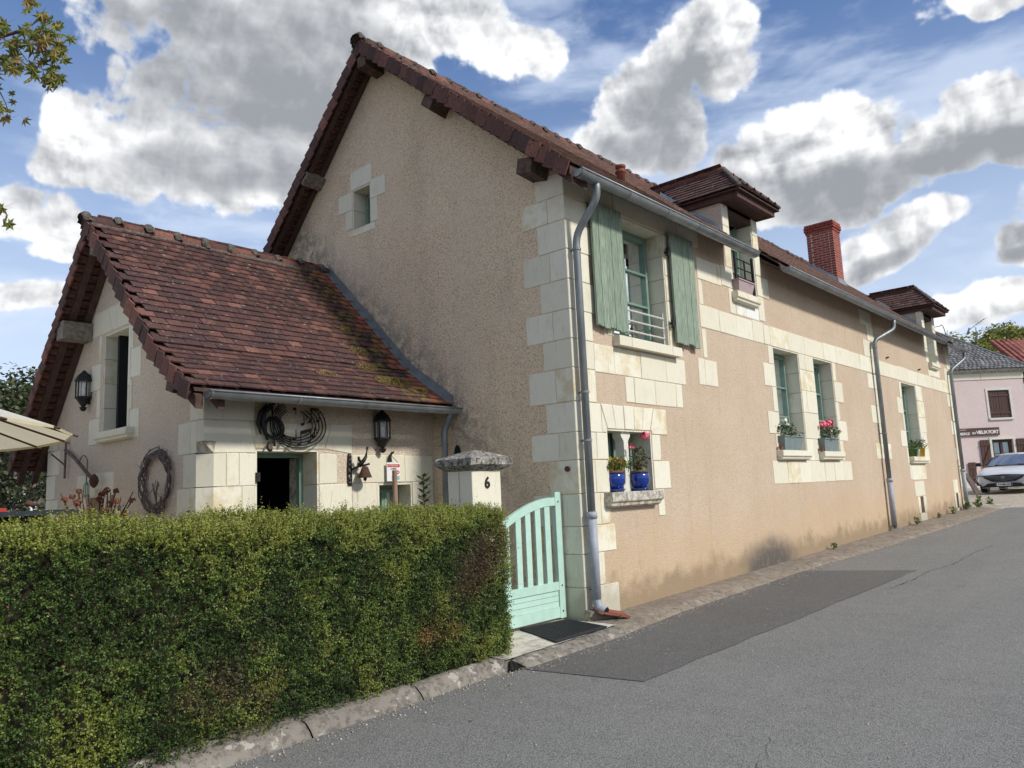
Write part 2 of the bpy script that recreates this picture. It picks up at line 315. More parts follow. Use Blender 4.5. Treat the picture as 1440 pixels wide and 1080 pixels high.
def asphalt(name, a, bb, ag):
    m, t, b = newmat(name); p = wpos(t)
    v = t.nodes.new('ShaderNodeTexVoronoi'); v.inputs['Scale'].default_value = 125; t.links.new(p, v.inputs['Vector'])
    v2 = t.nodes.new('ShaderNodeTexVoronoi'); v2.inputs['Scale'].default_value = 52; t.links.new(p, v2.inputs['Vector'])
    big = noisen(t, p, .55, 6, .6); med = noisen(t, p, 5, 5, .65)
    c = mixc(t, mrange(t, big, .3, .7), a, bb)
    lane = noisen(t, vmath(t, 'MULTIPLY', p, (.12, 1.1, 1)), 1.3, 4, .55)
    c = mixc(t, mathn(t, 'MULTIPLY', mrange(t, lane, .42, .66), .35), c, tuple(x * 1.28 for x in bb))
    c = mixc(t, mathn(t, 'MULTIPLY', mrange(t, med, .42, .72), .3), c, tuple(x * .7 for x in a))
    st = mrange(t, v.outputs['Color'], .25, .85)
    c = mixc(t, mathn(t, 'MULTIPLY', st, .75), c, ag)
    c = mixc(t, mathn(t, 'MULTIPLY', mrange(t, v.outputs['Distance'], .45, .75), .6), c, tuple(x * .35 for x in a))
    st2 = mathn(t, 'MULTIPLY', mrange(t, v2.outputs['Color'], .80, .86), mrange(t, v2.outputs['Distance'], .4, .2))
    c = mixc(t, mathn(t, 'MULTIPLY', st2, .5), c, (.34, .33, .31))
    t.links.new(c, b.inputs['Base Color']); b.inputs['Roughness'].default_value = .88; b.inputs['Specular IOR Level'].default_value = .25
    h = mathn(t, 'SUBTRACT', 1, v.outputs['Distance']); n1 = bump(t, b, h, .5, .006)
    bump(t, b, med, .3, .02, n1); return m
M['asphalt'] = asphalt('asphalt', (.165, .162, .152), (.195, .191, .178), (.30, .295, .275))
M['asphalt_patch'] = asphalt('asphalt_patch', (.112, .107, .102), (.132, .127, .120), (.185, .178, .168))
def lichen_concrete(name, a, bb, dark, pale, k=.8, sc=22):
    m, t, b = newmat(name); p = wpos(t)
    c = mixc(t, mrange(t, noisen(t, p, 2.5, 6, .65), .3, .7), a, bb)
    c = mixc(t, mathn(t, 'MULTIPLY', mrange(t, noisen(t, p, sc, 6, .72), .46, .6), k), c, dark)
    c = mixc(t, mathn(t, 'MULTIPLY', mrange(t, noisen(t, p, sc * .45, 5, .7), .57, .63), k), c, pale)
    t.links.new(c, b.inputs['Base Color']); b.inputs['Roughness'].default_value = .95; b.inputs['Specular IOR Level'].default_value = .15
    bump(t, b, noisen(t, p, sc * 2.2, 6, .7), .7, .012); return m
M['kerb'] = lichen_concrete('kerb', (.20, .18, .155), (.26, .235, .20), (.10, .088, .075), (.46, .43, .37), .7, 16)
M['pavement'] = lichen_concrete('pavement', (.215, .18, .145), (.27, .23, .185), (.12, .10, .082), (.36, .32, .27), .55, 13)
M['slab'] = lichen_concrete('slab', (.55, .53, .46), (.62, .59, .51), (.26, .22, .17), (.66, .64, .58), .55, 9)
M['cap'] = lichen_concrete('cap', (.24, .225, .20), (.30, .28, .25), (.06, .055, .052), (.52, .50, .46), .95, 24)
M['gravel'] = lichen_concrete('gravel', (.40, .34, .26), (.50, .44, .35), (.20, .17, .13), (.60, .56, .48), .7, 11)
M['soil'] = lichen_concrete('soil', (.09, .07, .045), (.13, .10, .07), (.04, .035, .025), (.2, .17, .12), .5, 20)
M['rubber'] = simple('rubber', (.018, .019, .021), (.028, .028, .030), 30, .8, bs=.3)
M['brick'] = simple('brick', (.30, .068, .045), (.24, .05, .036), 20, .85, bs=.4, rand=.45)
M['brick_mortar'] = simple('brick_mortar', (.58, .50, .44), (.46, .39, .34), 25, .95)
M['terracotta'] = simple('terracotta', (.26, .085, .05), (.17, .06, .04), 20, .8, bs=.3)
M['slate'] = simple('slate', (.085, .086, .092), (.17, .17, .175), 3, .6, bs=.4, rand=.7)
M['tile_far'] = simple('tile_far', (.30, .10, .075), (.22, .07, .055), 10, .8, rand=.5)
M['shutter_brown'] = simple('shutter_brown', (.085, .04, .03), (.06, .028, .022), 12, .6, rand=.3)
M['white_wall'] = simple('white_wall', (.68, .67, .58), (.60, .59, .50), 6, .8)
M['ceramic'] = simple('ceramic', (.008, .03, .20), (.012, .045, .27), 14, .12, spec=.6)
M['pot_rim'] = simple('pot_rim', (.16, .09, .05), (.10, .06, .04), 20, .8)
M['planter_grey'] = simple('planter_grey', (.16, .20, .20), (.20, .24, .24), 8, .5)
M['planter_pink'] = simple('planter_pink', (.42, .32, .33), (.36, .27, .28), 20, .7)
M['pot_green'] = simple('pot_green', (.06, .12, .02), rough=.4)
M['pot_yellow'] = simple('pot_yellow', (.52, .34, .02), rough=.4)
M['pot_white'] = simple('pot_white', (.7, .7, .68), rough=.4)
def car_paint():
    m, t, b = newmat('car_paint'); b.inputs['Base Color'].default_value = (.72, .73, .74, 1); b.inputs['Roughness'].default_value = .28
    b.inputs['Coat Weight'].default_value = 1; b.inputs['Coat Roughness'].default_value = .04; return m
M['car_paint'] = car_paint()
M['car_black'] = simple('car_black', (.012, .012, .013), rough=.35)
M['car_glass'] = simple('car_glass', (.30, .33, .37), rough=.06, metal=.75, spec=1.)
M['chrome'] = simple('chrome', (.5, .5, .52), rough=.25, metal=.9)
M['lamp_clear'] = simple('lamp_clear', (.30, .31, .33), rough=.1, spec=.9)
M['plate_white'] = simple('plate_white', (.75, .75, .74), rough=.5)
M['plate_blue'] = simple('plate_blue', (.02, .07, .32), rough=.5)
M['ink'] = simple('ink', (.015, .015, .015), rough=.6)
M['sign_brown'] = simple('sign_brown', (.10, .045, .035), (.08, .035, .028), 10, .7)
M['sign_white'] = simple('sign_white', (.72, .72, .70), rough=.6)
M['sign_red'] = simple('sign_red', (.50, .02, .02), rough=.5)
M['sign_blue'] = simple('sign_blue', (.20, .42, .46), rough=.5)
M['canvas_white'] = simple('canvas_white', (.74, .74, .73), (.70, .70, .70), 6, .8)
def canvas_mat():
    m, t, b = newmat('canvas'); b.inputs['Base Color'].default_value = (.84, .82, .73, 1); b.inputs['Roughness'].default_value = .9
    tr = t.nodes.new('ShaderNodeBsdfTranslucent'); tr.inputs[0].default_value = (.84, .78, .58, 1)
    mx = t.nodes.new('ShaderNodeMixShader'); mx.inputs[0].default_value = .42
    t.links.new(b.outputs[0], mx.inputs[1]); t.links.new(tr.outputs[0], mx.inputs[2]); t.links.new(mx.outputs[0], t.nodes['Material Output'].inputs[0]); return m
M['canvas'] = canvas_mat()
M['table_dark'] = simple('table_dark', (.016, .02, .028), (.03, .035, .045), 12, .35)
M['red_plastic'] = simple('red_plastic', (.36, .03, .02), rough=.5)
M['bark'] = simple('bark', (.16, .11, .075), (.07, .05, .035), 18, .9, bs=.8, bscale=60)
M['twig'] = simple('twig', (.12, .07, .05), (.07, .045, .035), 30, .9)
M['post_wood'] = simple('post_wood', (.34, .22, .15), (.20, .12, .08), 16, .85, bs=.5, stretch=(1, 1, .2))
def leaf_mat(name, trans=.25, rough=.5, c=None, spec=.35):
    m, t, b = newmat(name)
    if c: t.links.new(ramp(t, anyrand(t), c), b.inputs['Base Color']); src = b.inputs['Base Color'].links[0].from_socket
    else:
        a = t.nodes.new('ShaderNodeAttribute'); a.attribute_name = 'tint'; t.links.new(a.outputs['Color'], b.inputs['Base Color']); src = a.outputs['Color']
    b.inputs['Roughness'].default_value = rough; b.inputs['Specular IOR Level'].default_value = spec
    tr = t.nodes.new('ShaderNodeBsdfTranslucent'); t.links.new(src, tr.inputs[0])
    mx = t.nodes.new('ShaderNodeMixShader'); mx.inputs[0].default_value = trans
    t.links.new(b.outputs[0], mx.inputs[1]); t.links.new(tr.outputs[0], mx.inputs[2]); t.links.new(mx.outputs[0], t.nodes['Material Output'].inputs[0]); return m
M['leaf'] = leaf_mat('leaf')
M['leaf_branch'] = leaf_mat('leaf_branch', .3, .5, [(0, (.14, .17, .04)), (.5, (.23, .24, .06)), (.8, (.33, .26, .08)), (1, (.28, .14, .07))])
DEAD = []
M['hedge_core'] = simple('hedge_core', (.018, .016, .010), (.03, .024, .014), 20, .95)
M['dead_leaf'] = simple('dead_leaf', (.42, .20, .08), (.55, .32, .14), 40, .7)
M['dry_flower'] = simple('dry_flower', (.22, .07, .04), (.14, .05, .03), 40, .9)
M['laurel'] = simple('laurel', (.045, .085, .025), (.09, .12, .035), 14, .4)
M['canvas_trim'] = simple('canvas_trim', (.66, .58, .38), (.60, .52, .33), 10, .9)
M['petal_pink'] = simple('petal_pink', (.75, .10, .18), (.85, .22, .28), 60, .6)
M['petal_white'] = simple('petal_white', (.8, .8, .75), rough=.6)
# ------------------------------------------------------------------ mesh helpers
class MB:
    def __init__(s): s.v = []; s.f = []
    def add(s, vs, fs):
        o = len(s.v); s.v += [tuple(p) for p in vs]; s.f += [tuple(i + o for i in f) for f in fs]; return s
    def box(s, x0, x1, y0, y1, z0, z1):
        return s.add([(x, y, z) for z in (z0, z1) for y in (y0, y1) for x in (x0, x1)], BOXF)
    def hull8(s, p): return s.add(p, BOXF)
    def tube(s, pts, r, n=8, caps=True, r2=None):
        pts = [Vector(p) for p in pts]; rings = []; prev = None
        for i, p in enumerate(pts):
            a = pts[max(0, i - 1)]; b = pts[min(len(pts) - 1, i + 1)]; t = (b - a).normalized()
            if prev is None:
                u = t.cross(Vector((0, 0, 1)));
                if u.length < .1: u = t.cross(Vector((0, 1, 0)))
            else: u = prev - t * prev.dot(t)
            u.normalize(); prev = u; v = t.cross(u)
            rr = r if not callable(r) else r(i / (len(pts) - 1))
            rings.append([p + (u * math.cos(k * 2 * math.pi / n) + v * math.sin(k * 2 * math.pi / n)) * rr for k in range(n)])
        vs = [q for g in rings for q in g]; fs = []
        for i in range(len(rings) - 1):
            for k in range(n): fs.append((i * n + k, i * n + (k + 1) % n, (i + 1) * n + (k + 1) % n, (i + 1) * n + k))
        if caps: fs.append(tuple(range(n))[::-1]); fs.append(tuple((len(rings) - 1) * n + k for k in range(n)))
        return s.add(vs, fs)
    def lathe(s, c, prof, n=16, squash=(1, 1), ph=0):
        vs = []; fs = []
        for r, z in prof:
            for k in range(n):
                a = 2 * math.pi * k / n + ph; vs.append((c[0] + r * math.cos(a) * squash[0], c[1] + r * math.sin(a) * squash[1], c[2] + z))
        for i in range(len(prof) - 1):
            for k in range(n): fs.append((i * n + k, i * n + (k + 1) % n, (i + 1) * n + (k + 1) % n, (i + 1) * n + k))
        fs.append(tuple(range(n))[::-1]); fs.append(tuple((len(prof) - 1) * n + k for k in range(n)))
        return s.add(vs, fs)
    def prism(s, poly, d):        # poly: list of 3D points, d: extrusion vector
        n = len(poly); d = Vector(d); a = [Vector(p) for p in poly]
        return s.add(a + [p + d for p in a], [tuple(range(n))[::-1], tuple(range(n, 2 * n))] + [(i, (i + 1) % n, n + (i + 1) % n, n + i) for i in range(n)])
BOXF = [(0, 2, 3, 1), (4, 5, 7, 6), (0, 1, 5, 4), (2, 6, 7, 3), (0, 4, 6, 2), (1, 3, 7, 5)]
def link(name, me, parent=None):
    o = bpy.data.objects.new(name, me); col.objects.link(o)
    if parent is not None:
        o.parent = parent
        o.matrix_parent_inverse = Matrix.Translation(-Vector(INV.get(parent.name, (0, 0, 0))))
    return o
INV = {}
def mesh(mb, mat, smooth=False):
    me = bpy.data.meshes.new('mesh'); me.from_pydata(mb.v, [], mb.f)
    me.materials.append(M[mat] if isinstance(mat, str) else mat)
    if smooth: me.polygons.foreach_set('use_smooth', [True] * len(me.polygons))
    me.update(); return me
def part(name, mb, mat, parent, smooth=False, label=None, kind=None):
    o = link(name, mesh(mb, mat, smooth), parent)
    if label: o['label'] = label
    if kind: o['kind'] = kind
    return o
def thing(name, label, cat, loc=(0, 0, 0), group=None):
    o = link(name, None); o.location = loc; INV[o.name] = tuple(loc)
    o['label'] = label; o['category'] = cat
    if group: o['group'] = group
    return o
def solo(name, mb, mat, label, cat, group=None, smooth=False):
    o = part(name, mb, mat, None, smooth); o['label'] = label; o['category'] = cat
    if group: o['group'] = group
    return o
def struct(name, mb, mat, smooth=False):
    o = part(name, mb, mat, None, smooth); o['kind'] = 'structure'; return o
def place(name, me, mtx, parent):
    o = link(name, me, parent); o.matrix_basis = mtx; return o
def npmesh(name, V, Fq, mat, parent, tint=None, kind='stuff', smooth=False):
    me = bpy.data.meshes.new(name); V = np.asarray(V, np.float32); Fq = np.asarray(Fq, np.int32)
    me.vertices.add(len(V)); me.vertices.foreach_set('co', V.ravel())
    k = Fq.shape[1]; me.loops.add(Fq.size); me.loops.foreach_set('vertex_index', Fq.ravel())
    me.polygons.add(len(Fq)); me.polygons.foreach_set('loop_start', np.arange(0, Fq.size, k, dtype=np.int32))
    try: me.polygons.foreach_set('loop_total', np.full(len(Fq), k, np.int32))
    except Exception: pass
    if smooth: me.polygons.foreach_set('use_smooth', np.ones(len(Fq), bool))
    me.update(calc_edges=True)
    if tint is not None:
        a = me.color_attributes.new('tint', 'FLOAT_COLOR', 'POINT')
        c = np.ones((len(V), 4), np.float32); c[:, :3] = tint; a.data.foreach_set('color', c.ravel())
    me.materials.append(M[mat]); o = link(name, me, parent)
    if kind: o['kind'] = kind
    return o
BF = np.array(BOXF)
def boxes_np(name, T, mtx, mat, parent, kind='stuff'):
    # T: template 8x3, mtx: list of 4x4
    A = np.array([np.array(m) for m in mtx]); V = np.einsum('nij,vj->nvi', A[:, :3, :3], np.array(T)) + A[:, None, :3, 3]
    F = (BF[None] + 8 * np.arange(len(A))[:, None, None]).reshape(-1, 4)
    return npmesh(name, V.reshape(-1, 3), F, mat, parent, kind=kind)
def rand_unit(n):
    v = np.random.normal(size=(n, 3)); return v / np.linalg.norm(v, axis=1)[:, None]
def leaves(name, P, N, size, tint, mat, parent, aspect=.55, kind='stuff'):
    # one folded diamond per leaf
    n = len(P); A = rand_unit(n); N = N / np.linalg.norm(N, axis=1)[:, None]
    T = A - N * (A * N).sum(1)[:, None]; T /= np.linalg.norm(T, axis=1)[:, None]; B = np.cross(N, T)
    s = (np.asarray(size) * np.ones(n))[:, None]
    V = np.stack([P - T * s * .1, P + B * s * aspect * .5 + T * s * .45 + N * s * .12, P + T * s, P - B * s * aspect * .5 + T * s * .45 + N * s * .12], 1)
    F = np.arange(4 * n).reshape(n, 4)
    return npmesh(name, V.reshape(-1, 3), F, mat, parent, tint=np.repeat(tint, 4, 0), kind=kind)
def fbm(P, s, seed=0):
    return np.array([mnoise.fractal(Vector((p[0] * s + seed, p[1] * s, p[2] * s)), 1., 2., 3) for p in P])
class Pl:
    def __init__(s, o, u, n): s.o = Vector(o); s.u = Vector(u); s.n = Vector(n)
    def __call__(s, a, z, d=0.): return s.o + s.u * a + s.n * d + Vector((0, 0, z))
FAC = Pl((0, 0, 0), (1, 0, 0), (0, -1, 0)); GAB = Pl((0, 0, 0), (0, 1, 0), (-1, 0, 0))
AG = Pl((-3, 0, 0), (0, 1, 0), (-1, 0, 0)); AF = Pl((0, 2.265, 0), (1, 0, 0), (0, -1, 0))
def pbox(mb, pl, a0, a1, z0, z1, d0, d1):
    return mb.hull8([pl(a, z, d) for z in (z0, z1) for d in (d0, d1) for a in (a0, a1)])
def stone(parent, pl, a0, a1, z0, z1, proud=.008, back=-.12, g=.004, poly=None, mat='stone', name='stone', ch=.006):
    if poly is None: poly = [(a0 + g, z0 + g), (a1 - g, z0 + g), (a1 - g, z1 - g), (a0 + g, z1 - g)]
    j = .0035; poly = [(a + U(-j, j), z + U(-j, j)) for a, z in poly]
    if rnd() < .22 and len(poly) == 4:
        k = random.randrange(4); pv, cu, nx = Vector(poly[k - 1]), Vector(poly[k]), Vector(poly[(k + 1) % 4]); e1, e2 = U(.012, .04), U(.012, .04)
        poly[k:k + 1] = [tuple(cu + (pv - cu).normalized() * e1), tuple(cu + (nx - cu).normalized() * e2)]
    ca = sum(p[0] for p in poly) / len(poly); cz_ = sum(p[1] for p in poly) / len(poly)
    def ins(a, z): 
        return (a + (ch if a < ca else -ch), z + (ch if z < cz_ else -ch))
    n = len(poly); pr = proud + U(-.002, .003)
    vs = [pl(a, z, back) for a, z in poly] + [pl(a, z, pr - ch * .7) for a, z in poly] + [pl(*ins(a, z), pr) for a, z in poly]
    fs = [tuple(range(n))[::-1], tuple(range(2 * n, 3 * n))]
    for k in range(2): fs += [(k * n + i, k * n + (i + 1) % n, (k + 1) * n + (i + 1) % n, (k + 1) * n + i) for i in range(n)]
    return part(name, MB().add(vs, fs), mat, parent)
def corner(parent, x1, y1, z0, z1, x0=0, y0=0, g=.004, mat='stone'):
    # an ashlar block that turns the corner at x0,y0 (faces -X and -Y)
    p = .008 + U(-.001, .002); ch = .008
    def ring(zz, e):
        return [(x0 - p + e + ch, y0 - p + e, zz), (x1 - g, y0 - p + e, zz), (x1 - g, y1 - g, zz), (x0 - p + e, y1 - g, zz), (x0 - p + e, y0 - p + e + ch, zz)]
    R0 = [ring(z0 + g, .005), ring(z0 + g + .005, 0), ring(z1 - g - .005, 0), ring(z1 - g, .005)]
    vs = [q for r in R0 for q in r]; fs = [tuple(range(5))[::-1], tuple(range(15, 20))]
    for k in range(3): fs += [(k * 5 + i, k * 5 + (i + 1) % 5, (k + 1) * 5 + (i + 1) % 5, (k + 1) * 5 + i) for i in range(5)]
    return part('stone', MB().add(vs, fs), mat, parent)
def wall_mb(pl, outline, holes, depth=.3, thick=.42):
    # outline/holes in (a, z); front face at d=0, hole reveals go back `depth`
    mb = MB(); loops = [outline] + holes; flat = [p for l in loops for p in l]
    tris = tessellate_polygon([[Vector((a, z, 0)) for a, z in l] for l in loops])
    mb.add([pl(a, z, 0) for a, z in flat], [tuple(t) for t in tris])
    for h in holes:
        n = len(h); mb.add([pl(a, z, 0) for a, z in h] + [pl(a, z, -depth) for a, z in h], [(i, (i + 1) % n, n + (i + 1) % n, n + i) for i in range(n)])
    tb = tessellate_polygon([[Vector((a, z, 0)) for a, z in l] for l in loops])
    mb.add([pl(a, z, -depth) for a, z in flat], [tuple(t)[::-1] for t in tb])
    return mb
rect = lambda a0, a1, z0, z1: [(a0, z0), (a1, z0), (a1, z1), (a0, z1)]
gz = lambda x: -.31 + .0225 * max(-12, min(x, 40))
rz = lambda x: gz(x) - .07
def yedge(x): return float(np.interp(x, [-12, -4.4, -1.75, -1.6, -.2, 1, 5, 7.2, 12, 17.2, 20, 26], [-.58, -.56, -.53, -.64, -.62, -.53, -.50, -.60, -.75, -.76, -.84, -1.2]))
# ------------------------------------------------------------------ ground, road
def grid(xs, ys, fz):
    mb = MB(); vs = [(x, y, fz(x, y)) for y in ys for x in xs]; n = len(xs)
    return mb.add(vs, [(j * n + i, j * n + i + 1, (j + 1) * n + i + 1, (j + 1) * n + i) for j in range(len(ys) - 1) for i in range(n - 1)])
struct('ground', grid([-400, -60, -12, 0, 20, 40, 60, 200, 500], [-400, -60, -14, 0, 30, 80, 500], lambda x, y: rz(x) - .05), 'soil')
xs = [-40, -12] + [x * .5 for x in range(-23, 60)] + [34, 40, 60]
mb = MB(); n = len(xs)
mb.add([(x, (yedge(x) + mnoise.noise((x * 3, 0, 0)) * .025), rz(x)) for x in xs] + [(x, -9, rz(x)) for x in xs], [(i, n + i, n + i + 1, i + 1)[::-1] for i in range(n - 1)])
struct('road', mb, 'asphalt')
# worn patch of darker asphalt
pp = []
for x in np.linspace(-1.71, 4.57, 30): pp.append((x, yedge(x) + .01))
pp += [(5.01, -1.87)] + [(x, float(np.interp(x, [-1.56, 5.01], [-1.66, -1.87])) + mnoise.noise((x * 2, 5, 0)) * .04) for x in np.linspace(4.7, -1.4, 20)] + [(-1.56, -1.66)]
tr = tessellate_polygon([[Vector((x, y, 0)) for x, y in pp]])
struct('road_patch', MB().add([(x, y, rz(x) + .005) for x, y in pp], [tuple(t) for t in tr]), 'asphalt_patch')
# hairline cracks in the tarmac beside the patch
mb = MB()
for pts in ([(3.2, -1.98), (4.1, -2.05), (4.9, -2.02), (5.8, -2.15), (7.2, -2.12), (8.4, -2.2)], [(-2.9, -3.0), (-2.6, -3.05), (-2.2, -2.9)]):
    q = []
    for i in range(len(pts) - 1):
        for k in range(14):
            f = k / 14; x = pts[i][0] * (1 - f) + pts[i + 1][0] * f; y = pts[i][1] * (1 - f) + pts[i + 1][1] * f + mnoise.noise((x * 9, 3, 1)) * .05; q.append((x, y))
    for i in range(len(q) - 1):
        (x0, y0), (x1, y1) = q[i], q[i + 1]; wd = .004 * abs(mnoise.noise((x0 * 5, 9, 2))) * 3 + .001
        mb.add([(x0, y0 - wd, rz(x0) + .004), (x1, y1 - wd, rz(x1) + .004), (x1, y1 + wd, rz(x1) + .004), (x0, y0 + wd, rz(x0) + .004)], [(0, 1, 2, 3)])
struct('road_crack', mb, 'dark')
# strip of pavement along the street wall and its rough sloping kerb
xs = list(np.arange(-.08, 17.7, .06)); ys = [0, .12, .3, .5, .68, .8, .9, 1.0, 1.03]
vs = []
for f in ys:
    for x in xs:
        e = -yedge(x) + .0; y = -f * e
        h = gz(x) - .012 - .02 * f if f < .7 else gz(x) - .026 - .055 * ((f - .7) / .3) ** 1.2
        k = .010 if f > .5 else .003
        h += (mnoise.fractal(Vector((x * 7, y * 9, 0)), 1, 2, 4)) * k * 1.6 + (mnoise.noise((x * 22, y * 30, 2)) * .008 if .6 < f < 1 else 0)
        if f > 1: h -= .06
        vs.append((x, y, h))
n = len(xs); mb = MB().add(vs, [(j * n + i, (j + 1) * n + i, (j + 1) * n + i + 1, j * n + i + 1) for j in range(len(ys) - 1) for i in range(n - 1)])
struct('pavement', mb, 'pavement', True)
# kerb stones along the hedge and across the gate
kerb = struct('kerb', MB().box(-11.5, -1.62, -.40, -.30, -.62, -.36), 'kerb')
def kerb_stone(x0, x1, yb, yf, top, drop=.085):
    n = max(3, int((x1 - x0) / .06)); prof = [(yb, top - .25), (yb, top), (yb * .8 + yf * .2, top + .004), (yb * .5 + yf * .5, top - .012), (yb * .22 + yf * .78, top - drop * .5), (yf, top - drop), (yf, top - .25)]
    vs = []; m = len(prof)
    for i in range(n + 1):
        x = x0 + (x1 - x0) * i / n
        end = min(i, n - i) == 0
        sh_ = -.045 * max(0, min(1, (-x - 2) / 2))
        for y, z in prof:
            y += sh_
            q = mnoise.fractal(Vector((x * 9, y * 11, z * 9)), 1, 2, 3) * .009
            vs.append((x, y + q, z + .0225 * x + q - (.012 if end else 0)))
    fs = [(i * m + k, i * m + k + 1, (i + 1) * m + k + 1, (i + 1) * m + k) for i in range(n) for k in range(m - 1)] + [tuple(range(m)), tuple(n * m + k for k in range(m))[::-1]]
    return part('kerb_stone', MB().add(vs, fs), 'kerb', kerb, True)
x = -1.80
for ln in (.92, .95, 1.0, .9, .98, .95, 1.0, 1.0, 1.0, 1.0):
    kerb_stone(x - ln + .012, x, -.34, -.52, -.285, .10); x -= ln
kerb_stone(-1.66, -.1, -.42, -.635, -.325, .055)
# slab in front of the gate, garden floor, gravel yard
struct('threshold_slab', grid(list(np.arange(-1.7, .01, .09)), list(np.arange(-.42, .62, .09)), lambda x, y: gz(x) - .005 - .02 * (-y if y < 0 else 0) + mnoise.noise((x * 4, y * 4, 0)) * .006), 'slab')
struct('garden', grid([-14, -9, -1.7], [-.36, 3, 12], lambda x, y: gz(-1.7) - .02 + .0225 * (max(x, -9) + 1.7) + (.0 if y < 1 else -.02)), 'gravel')
struct('terrace', grid([-1.71, 0], [.6, 2.3], lambda x, y: gz(0) - .015), 'slab')
struct('gravel_yard', grid([17.6, 18.5, 20, 22, 26, 30, 40], [-1.2, -.9, -.6, 2, 12], lambda x, y: rz(x) + (.006 if y < -.7 else .02) - (.02 if (y < -.7 and x < 18) else 0)), 'gravel')
# doormat
mt = thing('doormat', 'black rubber doormat lying on the pale slab before the gate', 'doormat', (-.52, -.1, gz(-.5)))
q = [(-1.02, -.41), (-.25, -.43), (-.13, .15), (-.74, .27)]
zz = lambda x, y: gz(x) + .002 - .02 * (-y if y < 0 else 0)
part('mat', MB().prism([(x, y, zz(x, y)) for x, y in q], (0, 0, .012)), 'rubber', mt)
mb = MB(); P = lambda a, b: (Vector((q[0][0], q[0][1], 0)) * (1 - a) * (1 - b) + Vector((q[1][0], q[1][1], 0)) * a * (1 - b) + Vector((q[2][0], q[2][1], 0)) * a * b + Vector((q[3][0], q[3][1], 0)) * (1 - a) * b)
for i in range(1, 22):
    a = i / 22; p0, p1 = P(a - .012, .07), P(a + .012, .07); p2, p3 = P(a + .012, .93), P(a - .012, .93)
    mb.prism([(p.x, p.y, zz(p.x, p.y) + .0122) for p in (p0, p1, p2, p3)], (0, 0, .004))
part('rib', mb, 'rubber', mt, kind='stuff')
# ------------------------------------------------------------------ main house
H = thing('stone_house', 'long two-storey house with beige render, pale stone corners and a steep brown tiled roof', 'house', (8, 3, gz(8)))
LV = [4.56, 4.29, 4.0, 3.66, 3.32, 2.98, 2.65, 2.33, 1.96, 1.63, 1.33, .97, .63, .34, 0, -.36]
XE = 17.47
WIN = dict(up=(.83, 2.11, 2.77, 4.31), pot=(.56, 1.50, .97, 1.68), A=(5.37, 6.42, 1.46, 3.17), B=(7.08, 8.02, 1.46, 3.17), D=(12.41, 13.60, 1.42, 3.15),
           d1=(4.14, 4.96, 3.84, 5.18), d2=(15.2, 16.0, 3.84, 5.12), s1=(12.93, 13.20, .15, .52), s2=(16.35, 16.57, .12, .49))
out = [(0, -.6), (XE, -.3), (XE, 4.62), (16.2, 4.62), (16.2, 5.2), (15.0, 5.2), (15.0, 4.62), (5.17, 4.62), (5.17, 5.22), (3.93, 5.22), (3.93, 4.62), (0, 4.62)]
part('street_wall', wall_mb(FAC, out, [rect(*v) for v in WIN.values()], .32), 'plaster_street', H)
gw = (3.42, 3.84, 4.89, 5.49)
part('gable_wall', wall_mb(GAB, [(0, -.6), (6.5, -.6), (6.5, 3.95), (3.17, 7.3), (0, 4.62)], [rect(*gw)], .3), 'plaster_gable', H)
mb = MB(); mb.box(0, XE, 6.46, 6.5, -.5, 3.95); mb.add([(XE, 0, -.5), (XE, 6.5, -.5), (XE, 6.5, 3.95), (XE, 3.2, 7.3), (XE, 0, 4.62)], [(0, 1, 2, 3, 4)])
part('rear_wall', mb, 'plaster_gable', H)
mb = MB(); mb.box(.4, XE - .3, 1.6, 1.65, -.4, 6.0); mb.box(.1, XE - .1, .4, 6.3, 2.05 + .35, 2.5 + .05)
part('inner_wall', mb, 'room', H)
# quoins at the near corner
for i in range(len(LV) - 1):
    z1, z0 = LV[i], LV[i + 1]
    fx = {0: .40, 1: .42, 2: .48, 3: .40, 4: .47, 5: .40, 6: .40, 7: .40, 8: .47, 9: .35, 10: .30, 11: .36, 12: .61, 13: .37, 14: .61}[i]
    long_ = i % 2 == 1
    if long_:
        corner(H, fx, .235, z0, z1); stone(H, GAB, .235, .628, z0, z1)
    else: corner(H, fx, .395, z0, z1)
S = lambda a0, a1, z0, z1, **k: stone(H, FAC, a0, a1, z0, z1, **k)
# around the ground floor window with the pots
tb = [.47, .70, .925, 1.14, 1.355, 1.58]; bb = [.58, .75, .93, 1.13, 1.31, 1.48]
for i in range(5):
    S(0, 0, 0, 0, poly=[(bb[i] + .004, 1.684), (bb[i + 1] - .004, 1.684), (tb[i + 1] - .004, 1.956), (tb[i] + .004, 1.956)])
S(0, 0, 0, 0, poly=[(1.484, 1.684), (1.505, 1.684), (1.505, 1.644), (1.87, 1.644), (1.87, 1.956), (1.585, 1.956)])
S(0, 0, 0, 0, poly=[(.474, 1.64), (.556, 1.64), (.572, 1.684), (.476, 1.90)])
S(.35, .56, 1.33, 1.63); S(.30, .56, .97, 1.33); S(.36, .54, .63, .97)
S(1.50, 1.70, 1.32, 1.64); S(1.50, 1.88, .98, 1.32); S(1.55, 1.70, .66, .98)
for a, b in ((1.0, 1.19), (1.19, 1.66), (1.66, 2.17), (2.17, 2.33)): S(a, b, 2.0, 2.31)
for a, b in ((.40, .80), (.80, 1.37), (1.37, 1.96), (1.96, 2.45)): S(a, b, 2.31, 2.64)
